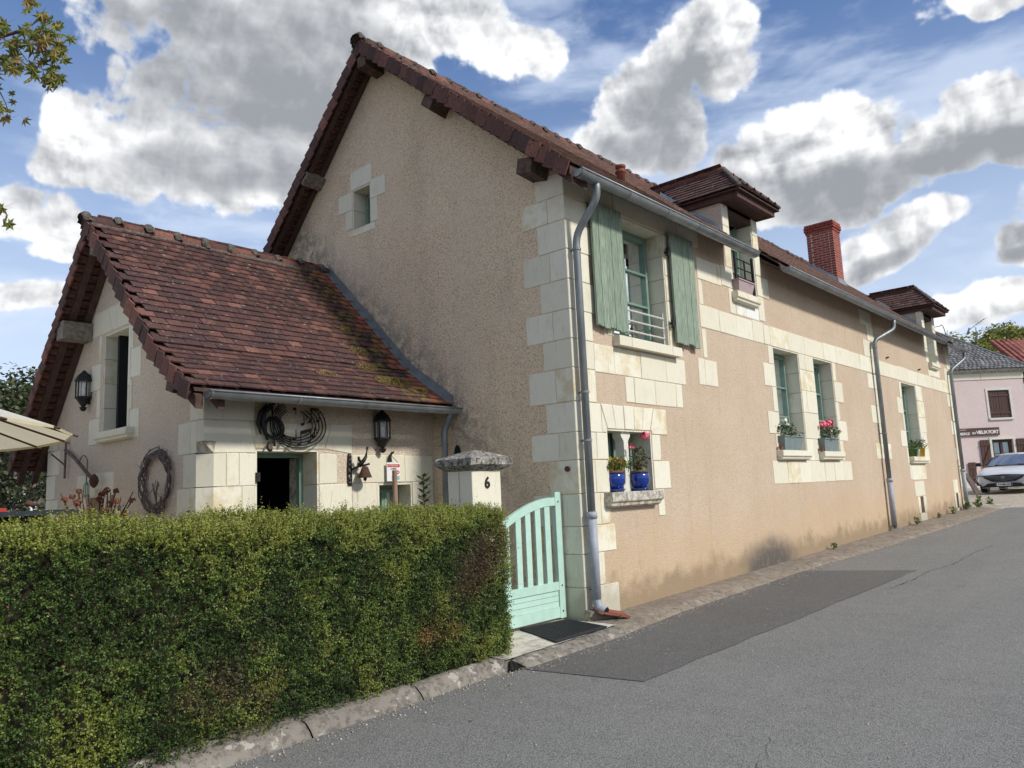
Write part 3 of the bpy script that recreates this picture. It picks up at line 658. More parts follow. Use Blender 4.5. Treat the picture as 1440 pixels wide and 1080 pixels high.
# shaded row of stones under the eaves, round the upper window
for a, b in ((.40, .62), (.62, .98), (.98, 1.5), (1.5, 2.02), (2.02, 2.5), (2.5, 3.0), (3.0, 3.1)): S(a, b, 4.31, 4.58)
for z0, z1 in ((2.77, 3.05), (3.05, 3.4), (3.4, 3.74), (3.74, 4.05), (4.05, 4.31)):
    S(2.11, 2.26, z0, z1); S(.70, .83, z0, z1)
for a, b, c, d in ((3.0, 3.6, 3.87, 4.19), (3.6, 3.73, 3.87, 4.2), (3.0, 3.12, 3.50, 3.86), (3.0, 3.12, 2.74, 3.15), (2.82, 3.01, 2.35, 2.72), (3.01, 3.37, 2.35, 2.72),
                   (3.73, 4.14, 3.9, 4.22), (3.93, 4.14, 4.22, 4.55), (3.93, 4.14, 4.55, 4.87), (3.93, 4.14, 4.87, 5.2), (3.94, 4.14, 3.51, 3.9),
                   (4.96, 5.41, 3.94, 4.28), (4.96, 5.17, 4.28, 4.62), (4.96, 5.17, 4.62, 4.95), (4.96, 5.17, 4.95, 5.2), (4.96, 5.18, 3.54, 3.94)): S(a, b, c, d)
S(4.16, 4.50, 3.52, 3.71, mat='stone_new'); S(4.50, 4.96, 3.52, 3.71, mat='stone_new')
bj = [2.98, 3.56, 4.11, 4.67, 5.07, 5.30, 6.04, 6.74, 7.64, 8.30, 9.07, 9.66, 10.3, 10.9, 11.55, 12.3, 13.1, 13.9, 14.7, 15.3, 15.75, 16.3, 16.9, 17.46]
for i in range(len(bj) - 1): S(bj[i], bj[i + 1], 3.17, 3.5 + U(-.01, .01), g=.0035)
for a, b, c, d in ((5.17, 5.37, 2.87, 3.17), (4.94, 5.37, 2.5, 2.87), (5.2, 5.37, 2.10, 2.5), (4.95, 5.37, 1.75, 2.10), (5.17, 5.37, 1.33, 1.75),
                   (6.42, 6.7, 2.89, 3.17), (6.7, 7.08, 2.89, 3.17), (6.42, 7.08, 2.53, 2.89), (6.42, 6.62, 2.15, 2.53), (6.62, 7.08, 2.15, 2.53), (6.42, 7.08, 1.70, 2.15), (6.42, 6.74, 1.33, 1.70), (6.74, 7.08, 1.33, 1.70),
                   (8.02, 8.19, 2.81, 3.17), (8.02, 8.46, 2.42, 2.81), (8.02, 8.18, 2.07, 2.42), (8.02, 8.49, 1.70, 2.07), (8.02, 8.2, 1.33, 1.70)): S(a, b, c, d)
uj = [4.97, 5.53, 6.02, 6.53, 7.15, 7.62, 8.10, 8.53]
for i in range(7): S(uj[i], uj[i + 1], .965, 1.325)
for a, b, c, d in ((9.95, 10.71, 4.19, 4.5), (10.33, 10.75, 3.86, 4.19), (10.0, 10.75, 3.5, 3.86), (10.05, 10.92, 2.83, 3.14), (10.35, 10.75, 2.48, 2.83), (10.08, 10.75, 2.11, 2.48), (10.45, 10.75, 1.70, 2.11), (10.12, 11.14, 1.37, 1.70),
                   (12.24, 12.41, 2.77, 3.14), (11.97, 12.41, 2.4, 2.77), (12.28, 12.41, 2.02, 2.4), (11.95, 12.41, 1.65, 2.02), (12.3, 12.41, 1.27, 1.65),
                   (13.6, 14.15, 2.78, 3.15), (13.6, 14.2, 2.38, 2.78), (13.6, 14.2, 2.02, 2.38), (13.6, 14.13, 1.64, 2.02), (13.6, 14.18, 1.28, 1.64), (12.36, 12.52, .92, 1.27), (12.52, 13.08, .9, 1.26), (13.08, 13.7, .9, 1.26),
                   (12.6, 13.42, .53, .87), (12.74, 12.93, .15, .52), (13.2, 13.42, .15, .52), (12.83, 13.37, -.03, .15), (16.2, 16.67, .5, .85), (16.17, 16.35, .12, .49), (16.57, 16.8, .12, .49), (16.33, 16.62, 0, .11),
                   (14.95, 15.2, 3.86, 4.2), (14.95, 15.2, 4.2, 4.55), (14.95, 15.2, 4.55, 4.9), (14.95, 15.2, 4.9, 5.18), (15.04, 15.2, 3.5, 3.86), (16.0, 16.25, 3.9, 4.28), (16.0, 16.25, 4.28, 4.62), (16.0, 16.25, 4.62, 5.18), (16.0, 16.18, 3.52, 3.9),
                   (15.2, 15.6, 3.52, 3.7), (15.6, 16.0, 3.52, 3.7)): S(a, b, c, d)
eq = [(4.2, 4.5, 16.9), (3.86, 4.2, 17.05), (3.5, 3.86, 16.7), (2.8, 3.15, 16.7), (2.42, 2.8, 17.05), (2.05, 2.42, 16.78), (1.69, 2.05, 17.1), (1.36, 1.69, 16.9), (.98, 1.36, 17.12), (.64, .98, 16.98), (.3, .64, 17.15), (0, .3, 17.0)]
for z0, z1, a in eq: S(a, XE + .01, z0, z1)
# gable window surround
G = lambda a0, a1, z0, z1, **k: stone(H, GAB, a0, a1, z0, z1, **k)
G(3.38, 3.88, 5.49, 5.78); G(3.84, 4.18, 5.2, 5.48); G(3.84, 4.0, 4.91, 5.2); G(3.33, 3.93, 4.78, 4.89); G(3.08, 3.42, 5.24, 5.52); G(3.26, 3.42, 4.89, 5.24)
# reveal linings: stone faces inside the deep openings, with real joints
def reveal(parent, pl, a, z0, z1, side, depth=.3, courses=3, t=.02):
    for k in range(courses):
        c0 = z0 + (z1 - z0) * k / courses; c1 = z0 + (z1 - z0) * (k + 1) / courses
        mb = MB(); pbox(mb, pl, min(a, a - side * t), max(a, a - side * t), c0 + .003, c1 - .003, -depth + .01, -.004)
        part('stone', mb, 'stone', parent)
def soffit(parent, pl, a0, a1, z, n=2, depth=.3):
    for k in range(n):
        c0 = a0 + (a1 - a0) * k / n; c1 = a0 + (a1 - a0) * (k + 1) / n
        mb = MB(); pbox(mb, pl, c0 + .003, c1 - .003, z - .02, z, -depth + .01, -.004); part('stone', mb, 'stone', parent)
for k, c in (('up', 5), ('pot', 1), ('A', 5), ('B', 5), ('D', 5), ('d1', 4), ('d2', 4)):
    a0, a1, z0, z1 = WIN[k]
    reveal(H, FAC, a1, z0, z1, 1, .3, c); reveal(H, FAC, a0, z0, z1, -1, .3, c)
    soffit(H, FAC, a0 + .021, a1 - .021, z1, 5 if k == 'pot' else 2)
reveal(H, GAB, gw[0], gw[2], gw[3], -1, .28, 2); reveal(H, GAB, gw[1], gw[2], gw[3], 1, .28, 2); soffit(H, GAB, gw[0] + .021, gw[1] - .021, gw[3], 1, .28)
def sill(parent, pl, a0, a1, z0, z1, out_, mat='stone', mould=True, name='sill'):
    mb = MB(); h = z1 - z0
    if mould:
        zs = [(z0, out_ * .45), (z0 + h * .12, out_ * .72), (z0 + h * .3, out_ * .78), (z0 + h * .38, out_ * .95), (z0 + h * .45, out_), (z1 - .004, out_), (z1, out_ - .006)]
        for i in range(len(zs) - 1):
            (za, da), (zb_, db) = zs[i], zs[i + 1]
            mb.hull8([pl(a0 + (out_ - da) * .6, za, -.26), pl(a1 - (out_ - da) * .6, za, -.26), pl(a0 + (out_ - da) * .6, za, da), pl(a1 - (out_ - da) * .6, za, da),
                      pl(a0 + (out_ - db) * .6, zb_, -.26), pl(a1 - (out_ - db) * .6, zb_, -.26), pl(a0 + (out_ - db) * .6, zb_, db), pl(a1 - (out_ - db) * .6, zb_, db)])
    else: pbox(mb, pl, a0, a1, z0, z1, -.26, out_)
    return part(name, mb, mat, parent)
sill(H, FAC, .80, 1.06, 2.655, 2.77, .10, mould=False); sill(H, FAC, 1.066, 2.0, 2.655, 2.77, .10, mould=False); sill(H, FAC, 2.006, 2.24, 2.655, 2.77, .10, mould=False)
sill(H, FAC, .43, 1.50, .80, .97, .12, 'stone_old')
sill(H, FAC, 5.16, 6.36, 1.34, 1.49, .11, 'stone'); sill(H, FAC, 6.93, 7.95, 1.34, 1.49, .11, 'stone')
sill(H, FAC, 12.42, 13.72, 1.27, 1.43, .11); sill(H, FAC, 4.03, 4.84, 3.70, 3.855, .11); sill(H, FAC, 15.08, 15.9, 3.70, 3.855, .11)
# ------------------------------------------------------------------ windows
def window(parent, pl, a0, a1, z0, z1, d, cols=2, rows=3, fw=.055, curtain=False, frame='frame_green', back=True):
    mb = MB(); t0, t1 = -d - .03, -d + .03
    pbox(mb, pl, a0, a0 + fw, z0, z1, t0, t1); pbox(mb, pl, a1 - fw, a1, z0, z1, t0, t1)
    pbox(mb, pl, a0 + fw, a1 - fw, z1 - fw, z1, t0, t1); pbox(mb, pl, a0 + fw, a1 - fw, z0, z0 + fw, t0, t1)
    wn_ = part('window', mb, frame, parent)
    A0, A1, Z0, Z1 = a0 + fw, a1 - fw, z0 + fw, z1 - fw; cw = (A1 - A0) / cols
    for c in range(cols):
        s0, s1 = A0 + c * cw, A0 + (c + 1) * cw; sw = fw * .8; mb = MB()
        pbox(mb, pl, s0 + .002, s0 + sw, Z0 + .002, Z1 - .002, t0 + .005, t1 + .016); pbox(mb, pl, s1 - sw, s1 - .002, Z0 + .002, Z1 - .002, t0 + .005, t1 + .016)
        pbox(mb, pl, s0 + sw, s1 - sw, Z1 - sw, Z1 - .002, t0 + .005, t1 + .016); pbox(mb, pl, s0 + sw, s1 - sw, Z0 + .002, Z0 + sw * 1.4, t0 + .005, t1 + .016)
        rh = (Z1 - sw - Z0 - sw * 1.4) / rows
        for r in range(1, rows): pbox(mb, pl, s0 + sw, s1 - sw, Z0 + sw * 1.4 + r * rh - .014, Z0 + sw * 1.4 + r * rh + .014, t0 + .008, t1 + .012)
        part('sash', mb, frame, wn_)
        for r in range(rows):
            mb = MB(); za = Z0 + sw * 1.4 + r * rh + (.014 if r else 0); zb_ = Z0 + sw * 1.4 + (r + 1) * rh - (.014 if r < rows - 1 else 0)
            pbox(mb, pl, s0 + sw, s1 - sw, za, zb_, -d - .004, -d + .004); part('pane', mb, 'glass', wn_)
    if curtain:
        mb = MB(); n = 40; top = z0 + (z1 - z0) * curtain; vs = []
        for i in range(n + 1):
            a = a0 + fw + (a1 - a0 - 2 * fw) * i / n; q = math.sin(i * 1.9) * .012
            vs += [pl(a, z0 + .03, -d - .09 + q), pl(a, top, -d - .09 + q * .6)]
        mb.add(vs, [(2 * i, 2 * i + 2, 2 * i + 3, 2 * i + 1) for i in range(n)]); part('curtain', mb, 'curtain', wn_)
    if back:
        mb = MB(); pbox(mb, pl, a0 - .1, a1 + .1, z0 - .1, z1 + .1, -d - 1.2, -d - 1.19); part('room_wall', mb, 'room', wn_)
    return wn_
window(H, FAC, .83, 2.11, 2.77, 4.31, .27, 2, 3, .06, .0)
window(H, FAC, 5.37, 6.42, 1.47, 3.17, .27, 2, 3, .055, .62); window(H, FAC, 7.08, 8.02, 1.47, 3.17, .27, 2, 3, .055, .62)
window(H, FAC, 12.41, 13.60, 1.43, 3.15, .27, 2, 3, .06, .5); window(H, FAC, 4.14, 4.96, 3.85, 5.18, .27, 2, 3, .05, .5); window(H, FAC, 15.2, 16.0, 3.85, 5.12, .27, 2, 3, .05)
window(H, GAB, 3.42, 3.84, 4.89, 5.49, .26, 1, 1, .05)
window(H, FAC, .58, 1.0, .98, 1.66, .29, 1, 1, .05); window(H, FAC, 1.06, 1.48, .98, 1.66, .29, 1, 1, .05)
for k in ('s1', 's2'):
    a0, a1, z0, z1 = WIN[k]; mb = MB(); pbox(mb, FAC, a0, a1, z0, z1, -.3, -.14); part('vent_slot', mb, 'stone_old' if k == 's1' else 'dark', H)
# turned stone mullion in the pot window
mb = MB(); c = FAC(1.0, 0, -.10)
sec = [(1.66, .095), (1.61, .095), (1.56, .05), (1.54, .045), (1.15, .05), (1.06, .06), (1.03, .095), (.97, .10)]
for i in range(len(sec) - 1):
    (za, ra), (zb_, rb) = sec[i + 1], sec[i]
    mb.hull8([(c.x + sx * r, c.y + sy * .06, z) for z, r in ((za, ra), (zb_, rb)) for sy in (-1, 1) for sx in (-1, 1)])
part('mullion', mb, 'white_wall', H)
# iron guard rails
mb = MB()
for z in (2.90, 3.03, 3.16): mb.tube([FAC(.85, z, -.05), FAC(2.08, z, -.05)], .014, 8)
pbox(mb, FAC, 2.06, 2.10, 2.80, 3.24, -.062, -.05); pbox(mb, FAC, .84, .88, 2.80, 3.24, -.062, -.05)
part('guard_rail', mb, 'white_metal', H)
mb = MB()
for z in (3.98, 4.12, 4.26, 4.40): mb.tube([FAC(4.16, z, .03), FAC(4.78, z, .03)], .011, 6)
mb.box(4.76, 4.80, -.05, -.02, 3.90, 4.50); mb.box(4.16, 4.2, -.05, -.02, 3.90, 4.50); mb.box(4.50, 4.52, -.04, -.02, 3.90, 4.42)
part('guard_rail', mb, 'iron', H)
# shutters: each plank a part
def shutter(x0, x1, z0, z1, hinge_x, n=5, side=1, lab=None):
    t = part('shutter', MB().box(x0 + .03, x1 - .03, -.048, -.030, z0 + .22, z0 + .30).box(x0 + .03, x1 - .03, -.048, -.030, z1 - .32, z1 - .24), 'shutter', H)
    if lab: t['label'] = lab
    wd = (x1 - x0) / n
    for i in range(n):
        a, b = x0 + i * wd, x0 + (i + 1) * wd; e = U(0, .03)
        jag = [(a + .003 + (wd - .006) * k / 6, z0 + e + U(-.012, .012)) for k in range(7)]
        poly = [FAC(x, z, .052) for x, z in jag] + [FAC(b - .003, z1 + U(-.004, .004), .052), FAC(a + .003, z1, .052)]
        o = part('plank', MB().prism(poly, (0, -.026 - U(0, .003), 0)), 'shutter', t)
    for z in (z0 + .27, z1 - .27):
        mb = MB(); mb.tube([(hinge_x, -.05, z - .05), (hinge_x, -.05, z + .05)], .022, 8); mb.tube([(hinge_x, .0, z), (hinge_x, -.05, z)], .012, 6)
        part('hinge', mb, 'iron', t)
    return t
shutter(.41, 1.03, 2.82, 4.31, .98, 5)
shutter(2.17, 2.79, 2.83, 4.33, 2.14, 4)
# ------------------------------------------------------------------ roofs
def tilepos(prof, s):
    for i in range(len(prof) - 1):
        a, b = Vector(prof[i]), Vector(prof[i + 1]); l = (b - a).length
        if s <= l or i == len(prof) - 2:
            t = (b - a) / l; return a + t * s, t
        s -= l
def plen(prof): return sum((Vector(prof[i + 1]) - Vector(prof[i])).length for i in range(len(prof) - 1))
TW, TG = .165, .118
def tmpl(wd=TW - .006, ln=.16, lo=.026, th=.016):
    return [(-wd / 2, 0, lo), (wd / 2, 0, lo), (-wd / 2, ln, lo - .020), (wd / 2, ln, lo - .020), (-wd / 2, 0, lo + th), (wd / 2, 0, lo + th), (-wd / 2, ln, lo - .020 + th), (wd / 2, ln, lo - .020 + th)]
def tile_rows(prof, x0, x1, sign, skip=None, tw=TW, tg=TG, smin=0, smax=None):
    """matrices of all tiles on a slope whose profile (y,z) runs from eave to ridge"""
    out = []; Ls = plen(prof); r = 0; s = smin
    while s < (smax or Ls) - .03:
        p, t = tilepos(prof, s); n = Vector((-t.y * 1, t.x)) if sign > 0 else Vector((t.y, -t.x))
        off = (tw / 2 if r % 2 else 0); x = x0 + tw / 2 + off - (tw / 2 if r % 2 else 0) + (tw / 2 if r % 2 else 0)
        x = x0 + tw / 2 + (tw / 2 if r % 2 else 0)
        while x < x1:
            if not (skip and skip(x, p.x, p.y)):
                X = Vector((sign, 0, 0)); T = Vector((0, t.x, t.y)); Nn = Vector((0, n.x, n.y))
                if Nn.z < 0: Nn = -Nn
                X = T.cross(Nn)
                m = Matrix(((X.x, T.x, Nn.x, x + U(-.003, .003)), (X.y, T.y, Nn.y, p.x), (X.z, T.z, Nn.z, p.y), (0, 0, 0, 1)))
                m = m @ Matrix.Rotation(U(-.022, .022), 4, 'Z') @ Matrix.Rotation(U(-.02, .02), 4, 'X') @ Matrix.Translation((0, U(-.006, .006), U(0, .004)))
                out.append(m)
            x += tw
        s += tg; r += 1
    return out
def dist_cam(m): return (Vector((m[0][3], m[1][3], m[2][3])) - CAM).length
TILE = MB().hull8(tmpl())
def lay(mats, parent, mat, n=300, rank=dist_cam):
    mats = sorted(mats, key=rank); me = mesh(TILE, mat)
    for m in mats[:n]: place('tile', me, m, parent)
    if len(mats) > n: boxes_np('tile_field', tmpl(), mats[n:], mat, parent)
# main front slope
MF = [(-.33, 4.44), (3.2, 7.42)]; MBK = [(6.85, 3.80), (3.2, 7.42)]
roofz = lambda y: 4.44 + (y + .33) * .8442
def skip_main(x, y, z):
    for c in (4.55, 15.6):
        if abs(x - c) < .64 and y < .02: return True
        if abs(x - c) < .70 - max(0, (y)) * .50 and y < 1.30: return True
    if 14.05 < x < 14.58 and 1.66 < y < 2.33: return True
    return False
mr = part('roof', MB().hull8([(-.28, -.30, 4.42), (XE + .15, -.30, 4.42), (-.28, -.30, 4.44), (XE + .15, -.30, 4.44), (-.28, 3.19, 7.37), (XE + .15, 3.19, 7.37), (-.28, 3.19, 7.39), (XE + .15, 3.19, 7.39)]), 'rafter', H)
# decking is split so that dormer fronts stay open
bpy.data.objects.remove(mr)
def deck(x0, x1, y0, y1):
    return [(x0, y0, roofz(y0) - .03), (x1, y0, roofz(y0) - .03), (x0, y1, roofz(y1) - .03), (x1, y1, roofz(y1) - .03), (x0, y0, roofz(y0) - .005), (x1, y0, roofz(y0) - .005), (x0, y1, roofz(y1) - .005), (x1, y1, roofz(y1) - .005)]
mb = MB()
for a, b in ((-.28, 3.93), (5.17, 14.98), (16.22, XE + .15)): mb.hull8(deck(a, b, -.31, .3))
mb.hull8(deck(-.28, XE + .15, .302, 3.19))
mb.hull8([(-.28, 3.19, 7.36), (XE + .15, 3.19, 7.36), (-.28, 6.8, 3.76), (XE + .15, 6.8, 3.76), (-.28, 3.19, 7.385), (XE + .15, 3.19, 7.385), (-.28, 6.8, 3.785), (XE + .15, 6.8, 3.785)])
ROOF = part('roof', mb, 'rafter', H)
lay(tile_rows(MF, -.30, XE + .18, 1, skip_main), ROOF, 'tile_main', 300)
lay(tile_rows(MBK, -.30, XE + .18, -1), ROOF, 'tile_main', 0)
def mono_rafters(parent, prof, sign, xs_, off=.06, h=.11):
    for x in xs_:
        mb = MB()
        for i in range(len(prof) - 1):
            (y0, z0), (y1, z1) = prof[i], prof[i + 1]
            mb.hull8([(x + a, y, z - off - hh) for hh in (h, 0) for (y, z) in ((y0, z0), (y1, z1)) for a in (-.035, .035)])
        part('rafter', mb, 'rafter', parent)
def verge(parent, prof, x, facing_left=True, step=.165, hh=.15):
    """row of hanging verge tiles down a gable edge, each lapping the one below"""
    Ls = plen(prof); s = .02; me = None
    T = MB().box(-.009, .009, 0, .20, -hh, .012); T = MB().hull8([(a, y, z + (0 if y == 0 else 0)) for z in (-hh, .02) for y in (0, .185) for a in (-.009, .009)])
    me = mesh(T, 'tile_verge')
    while s < Ls - .08:
        p, t = tilepos(prof, s); n = Vector((-t.y, t.x)); 
        if n.y < 0: n = -n
        ang = math.radians(13)
        T3 = Vector((0, t.x, t.y)); N3 = Vector((0, n.x, n.y)); X3 = T3.cross(N3)
        m = Matrix(((X3.x, T3.x, N3.x, x), (X3.y, T3.y, N3.y, p.x), (X3.z, T3.z, N3.z, p.y), (0, 0, 0, 1)))
        m = m @ Matrix.Translation((0, 0, .052)) @ Matrix.Rotation(-ang + U(-.02, .02), 4, 'X') @ Matrix.Rotation(U(-.07, .07), 4, 'Z')
        place('verge_tile', me, m, parent); s += step
def under_rows(parent, prof, x0, x1, tg=.24):
    """battens and tile undersides seen from below on an overhang"""
    Ls = plen(prof); s = .05; T = [(x, y, z) for z in (-.05, -.008) for y in (0, .05) for x in (0, x1 - x0)]; ms = []; us = []
    while s < Ls - .05:
        p, t = tilepos(prof, s); n = Vector((-t.y, t.x));
        if n.y < 0: n = -n
        T3 = Vector((0, t.x, t.y)); N3 = Vector((0, n.x, n.y)); X3 = Vector((1, 0, 0))
        m = Matrix(((1, T3.x, N3.x, x0), (0, T3.y, N3.y, p.x), (0, T3.z, N3.z, p.y), (0, 0, 0, 1)))
        place('batten', under_rows.me, m, parent)
        us.append(m @ Matrix.Translation((0, .05, 0)) @ Matrix.Rotation(-.10, 4, 'X')); s += .12
    return us
def overhang(parent, prof, x0, x1):
    under_rows.me = mesh(MB().hull8([(x, y, z) for z in (-.075, -.045) for y in (0, .045) for x in (0, x1 - x0)]), 'rafter')
    us = under_rows(parent, prof, x0, x1)
    boxes_np('tile_underside', [(x, y, z) for z in (-.045, -.03) for y in (-.02, .075) for x in (0, x1 - x0)], us, 'tile_under', parent)
VF = [(-.34, 4.40), (3.2, 7.40)]; VB = [(6.86, 3.78), (3.2, 7.40)]
verge(ROOF, VF, -.335); verge(ROOF, VB, -.335)
mono_rafters(ROOF, VB, -1, (-.25, -.045)); mono_rafters(ROOF, VF, 1, (-.25, -.045))
overhang(ROOF, VB, -.33, .0); overhang(ROOF, VF, -.33, .0)
def ridge(parent, y, z, x0, x1, step=.34, r=.10, mat='tile_verge', cs=.86):
    prof = MB(); k = 8; vs = []
    for xx, rr in ((0, r), (step + .03, r * .93)):
        for i in range(k + 1):
            a = math.pi * (-.12 + 1.24 * i / k); vs.append((xx, math.cos(a) * rr, math.sin(a) * rr))
        for i in range(k + 1):
            a = math.pi * (-.12 + 1.24 * i / k); vs.append((xx, math.cos(a) * (rr - .016), math.sin(a) * (rr - .016)))
    q = 2 * (k + 1); fs = []
    for i in range(k):
        fs += [(i, i + 1, q + i + 1, q + i)[::-1], (k + 1 + i, k + 2 + i, q + k + 2 + i, q + k + 1 + i), (i, i + 1, k + 2 + i, k + 1 + i), (q + i, q + i + 1, q + k + 2 + i, q + k + 1 + i)[::-1]]
    me = mesh(prof.add(vs, fs), mat, True)
    cm = MB(); vs = []; 
    for xx, rr in ((-.045, r * 1.0), (-.02, r * 1.30), (.02, r * 1.28), (.05, r * 1.02)):
        for i in range(9):
            a = math.pi * (.0 + i / 8); w_ = 1 + .22 * math.sin(i * 2.3 + xx * 60); vs.append((xx + .01 * math.sin(i * 1.7), math.cos(a) * rr * w_, math.sin(a) * rr * (1 + .1 * math.sin(i * 3.1))))
    cm.add(vs, [(j * 9 + i, j * 9 + i + 1, (j + 1) * 9 + i + 1, (j + 1) * 9 + i)[::-1] for j in range(3) for i in range(8)])
    mc = mesh(cm, 'mortar', True)
    x = x0; i = 0
    while x < x1 - .1:
        M_ = Matrix.Translation((x, y + U(-.006, .006), z + U(-.005, .005)))
        place('ridge_tile', me, M_ @ Matrix.Rotation(U(-.02, .02), 4, 'Z'), parent)
        place('mortar_collar', mc, M_ @ Matrix.Rotation(U(-.4, .4), 4, 'X') @ Matrix.Scale(U(cs, cs * 1.22), 4), parent)
        x += step
    mb = MB(); xs_ = np.arange(x0, x1, .05)
    for sg in (-1, 1):
        vs = []
        for xx in xs_: w_ = .13 + .03 * mnoise.noise((xx * 6, sg, y)); vs += [(xx, y + sg * .06, z + .03), (xx, y + sg * w_, z - w_ * .78 + .045)]
        mb.add(vs, [(2 * i, 2 * i + 2, 2 * i + 3, 2 * i + 1) for i in range(len(xs_) - 1)])
    part('ridge_mortar', mb, 'mortar', parent)
ridge(ROOF, 3.2, 7.40, -.36, XE + .1)
def pend(parent, pl, a, z, wd, hh, ln, mat='beam', rot=0, taper=.85):
    c, s = math.cos(rot), math.sin(rot); q = []
    for d, k in ((-.1, 1), (ln, taper)):
        q.append([pl(a + (x * c - y * s) * (1 if k == 1 else 1), z + (x * s + y * c), d) for x, y in ((-wd / 2, -hh / 2 + (0 if k == 1 else hh * (1 - k))), (wd / 2, -hh / 2 + (0 if k == 1 else hh * (1 - k))), (wd / 2, hh / 2), (-wd / 2, hh / 2))])
    part('purlin', MB().add(q[0] + q[1], [(0, 1, 2, 3), (7, 6, 5, 4), (0, 4, 5, 1), (1, 5, 6, 2), (2, 6, 7, 3), (3, 7, 4, 0)]), mat, parent)
pend(H, GAB, 3.14, 7.08, .17, .19, .34, 'beam'); pend(H, GAB, 4.62, 5.86, .2, .2, .32, 'beam_grey', -.7); pend(H, GAB, 1.86, 6.00, .2, .2, .30, 'beam', .7); pend(H, GAB, .30, 4.62, .22, .2, .30, 'beam', .2)
# zinc gutters with rolled lip and joints
def gutter(parent, x0, x1, y, z, r=.075, mat='zinc'):
    mb = MB(); k = 10
    def ring(x, rr): return [(x, y + math.cos(math.pi + math.pi * i / k) * rr, z + math.sin(math.pi + math.pi * i / k) * rr) for i in range(k + 1)]
    vs = ring(x0, r) + ring(x1, r) + ring(x0, r - .006) + ring(x1, r - .006); q = k + 1
    fs = [(i, i + 1, q + i + 1, q + i) for i in range(k)] + [(2 * q + i, 2 * q + i + 1, 3 * q + i + 1, 3 * q + i)[::-1] for i in range(k)]
    fs += [tuple(range(q)), tuple(range(q, 2 * q))[::-1]]
    mb.add(vs, fs); mb.tube([(x0, y - r, z), (x1, y - r, z)], .011, 8); mb.tube([(x0, y + r, z), (x1, y + r, z)], .004, 4)
    o = part('gutter', mb, mat, parent, True); me = o.data
    for p_ in me.polygons:
        if len(p_.vertices) > 6: p_.use_smooth = False
    x = x0 + .02; 
    while x < x1:
        b = MB(); vs = ring(x, r + .006) + ring(x + .02, r + .006); b.add(vs, [(i, i + 1, q + i + 1, q + i) for i in range(k)]); part('gutter_joint', b, mat, o, True); x += U(.75, .95)
    return o
g1 = gutter(H, -.26, 4.13, -.385, 4.375); g2 = gutter(H, 5.22, 15.35, -.385, 4.37); g3 = gutter(H, 15.95, 17.6, -.385, 4.37)
def pipe(parent, pts, r=.042, mat='zinc_pipe', rings=(), low=None):
    o = part('downpipe', MB().tube(smooth_path(pts), r, 12), mat, parent, True)
    for z, x, y in rings:
        part('collar', MB().tube([(x, y, z - .012), (x, y, z + .012)], r + .008, 12).box(x - .01, x + .01, y, 0 if parent is H else y + .1, z - .008, z + .008), mat, o, False)
    if low:
        x, y, za, zb_ = low; part('lower_pipe', MB().tube([(x, y, za), (x, y, zb_)], r + .008, 14).tube([(x, y, zb_ - .05), (x, y, zb_ + .02)], r + .016, 14), 'pvc', o, True)
    return o
def smooth_path(pts, k=5):
    P_ = [Vector(p) for p in pts]; out_ = [P_[0]]
    for i in range(1, len(P_) - 1):
        a, b, c = P_[i - 1], P_[i], P_[i + 1]; l = min((b - a).length, (c - b).length, .24) * .5
        s, e = b + (a - b).normalized() * l, b + (c - b).normalized() * l
        for j in range(k + 1):
            t = j / k; out_.append((1 - t) ** 2 * s + 2 * t * (1 - t) * b + t * t * e)
    return out_ + [P_[-1]]
pipe(H, [(.10, -.385, 4.36), (.10, -.385, 4.16), (.07, -.09, 3.80), (.07, -.09, -.16)], rings=((3.64, .07, -.09), (2.05, .07, -.09), (1.53, .07, -.09), (-.02, .07, -.09)), low=(.07, -.09, -.12, .76))
part('pipe_shoe', MB().tube([(.07, -.09, -.12), (.07, -.11, -.20), (.08, -.19, -.235)], .05, 12, False), 'pvc', H, True)
part('pipe_mouth', MB().tube([(.08, -.192, -.236), (.08, -.196, -.238)], .043, 12), 'dark', H)
pipe(H, [(10.95, -.385, 4.36), (10.95, -.385, 4.12), (10.44, -.10, 3.85), (10.44, -.10, -.02)], .045, rings=((3.7, 10.44, -.1), (3.15, 10.44, -.1), (1.9, 10.44, -.1)), low=(10.44, -.10, .02, .95))
pipe(H, [(17.5, -.385, 4.36), (17.5, -.385, 4.15), (17.0, -.10, 3.80), (17.0, -.10, .15)], .045, rings=((3.7, 17.0, -.1), (2.4, 17, -.1), (1.2, 17.0, -.1)), low=(17.0, -.10, .18, 1.1))
for x, s in ((.1, 1), (10.5, 1), (17.1, 1)):
    g_ = gz(x); mb = MB().hull8([(x - .17, -.05, g_ - .05), (x + .35, -.3, g_ - .06), (x - .17, .0, g_ - .05), (x + .2, .0, g_ - .05), (x - .12, -.08, g_ + .08), (x + .28, -.26, g_ + .0), (x - .12, .0, g_ + .09), (x + .15, .0, g_ + .08)])
    part('drain_block', mb, 'pavement', H)
mb = MB().hull8([(-.02, -.17, gz(0) + .07), (.30, -.34, gz(0) - .012), (.03, -.09, gz(0) + .07), (.34, -.24, gz(0) - .012), (-.02, -.17, gz(0) + .09), (.30, -.34, gz(0) + .012), (.03, -.09, gz(0) + .09), (.34, -.24, gz(0) + .012)])
part('drain_tile', mb, 'terracotta', H); mb = MB().hull8([(.02, -.13, gz(0) + .09), (.30, -.30, gz(0) + .01), (.06, -.05, gz(0) + .09), (.36, -.20, gz(0) + .01), (.02, -.13, gz(0) + .10), (.30, -.30, gz(0) + .02), (.05, -.05, gz(0) + .12), (.36, -.20, gz(0) + .04)])
part('drain_tile', mb, 'terracotta', H)
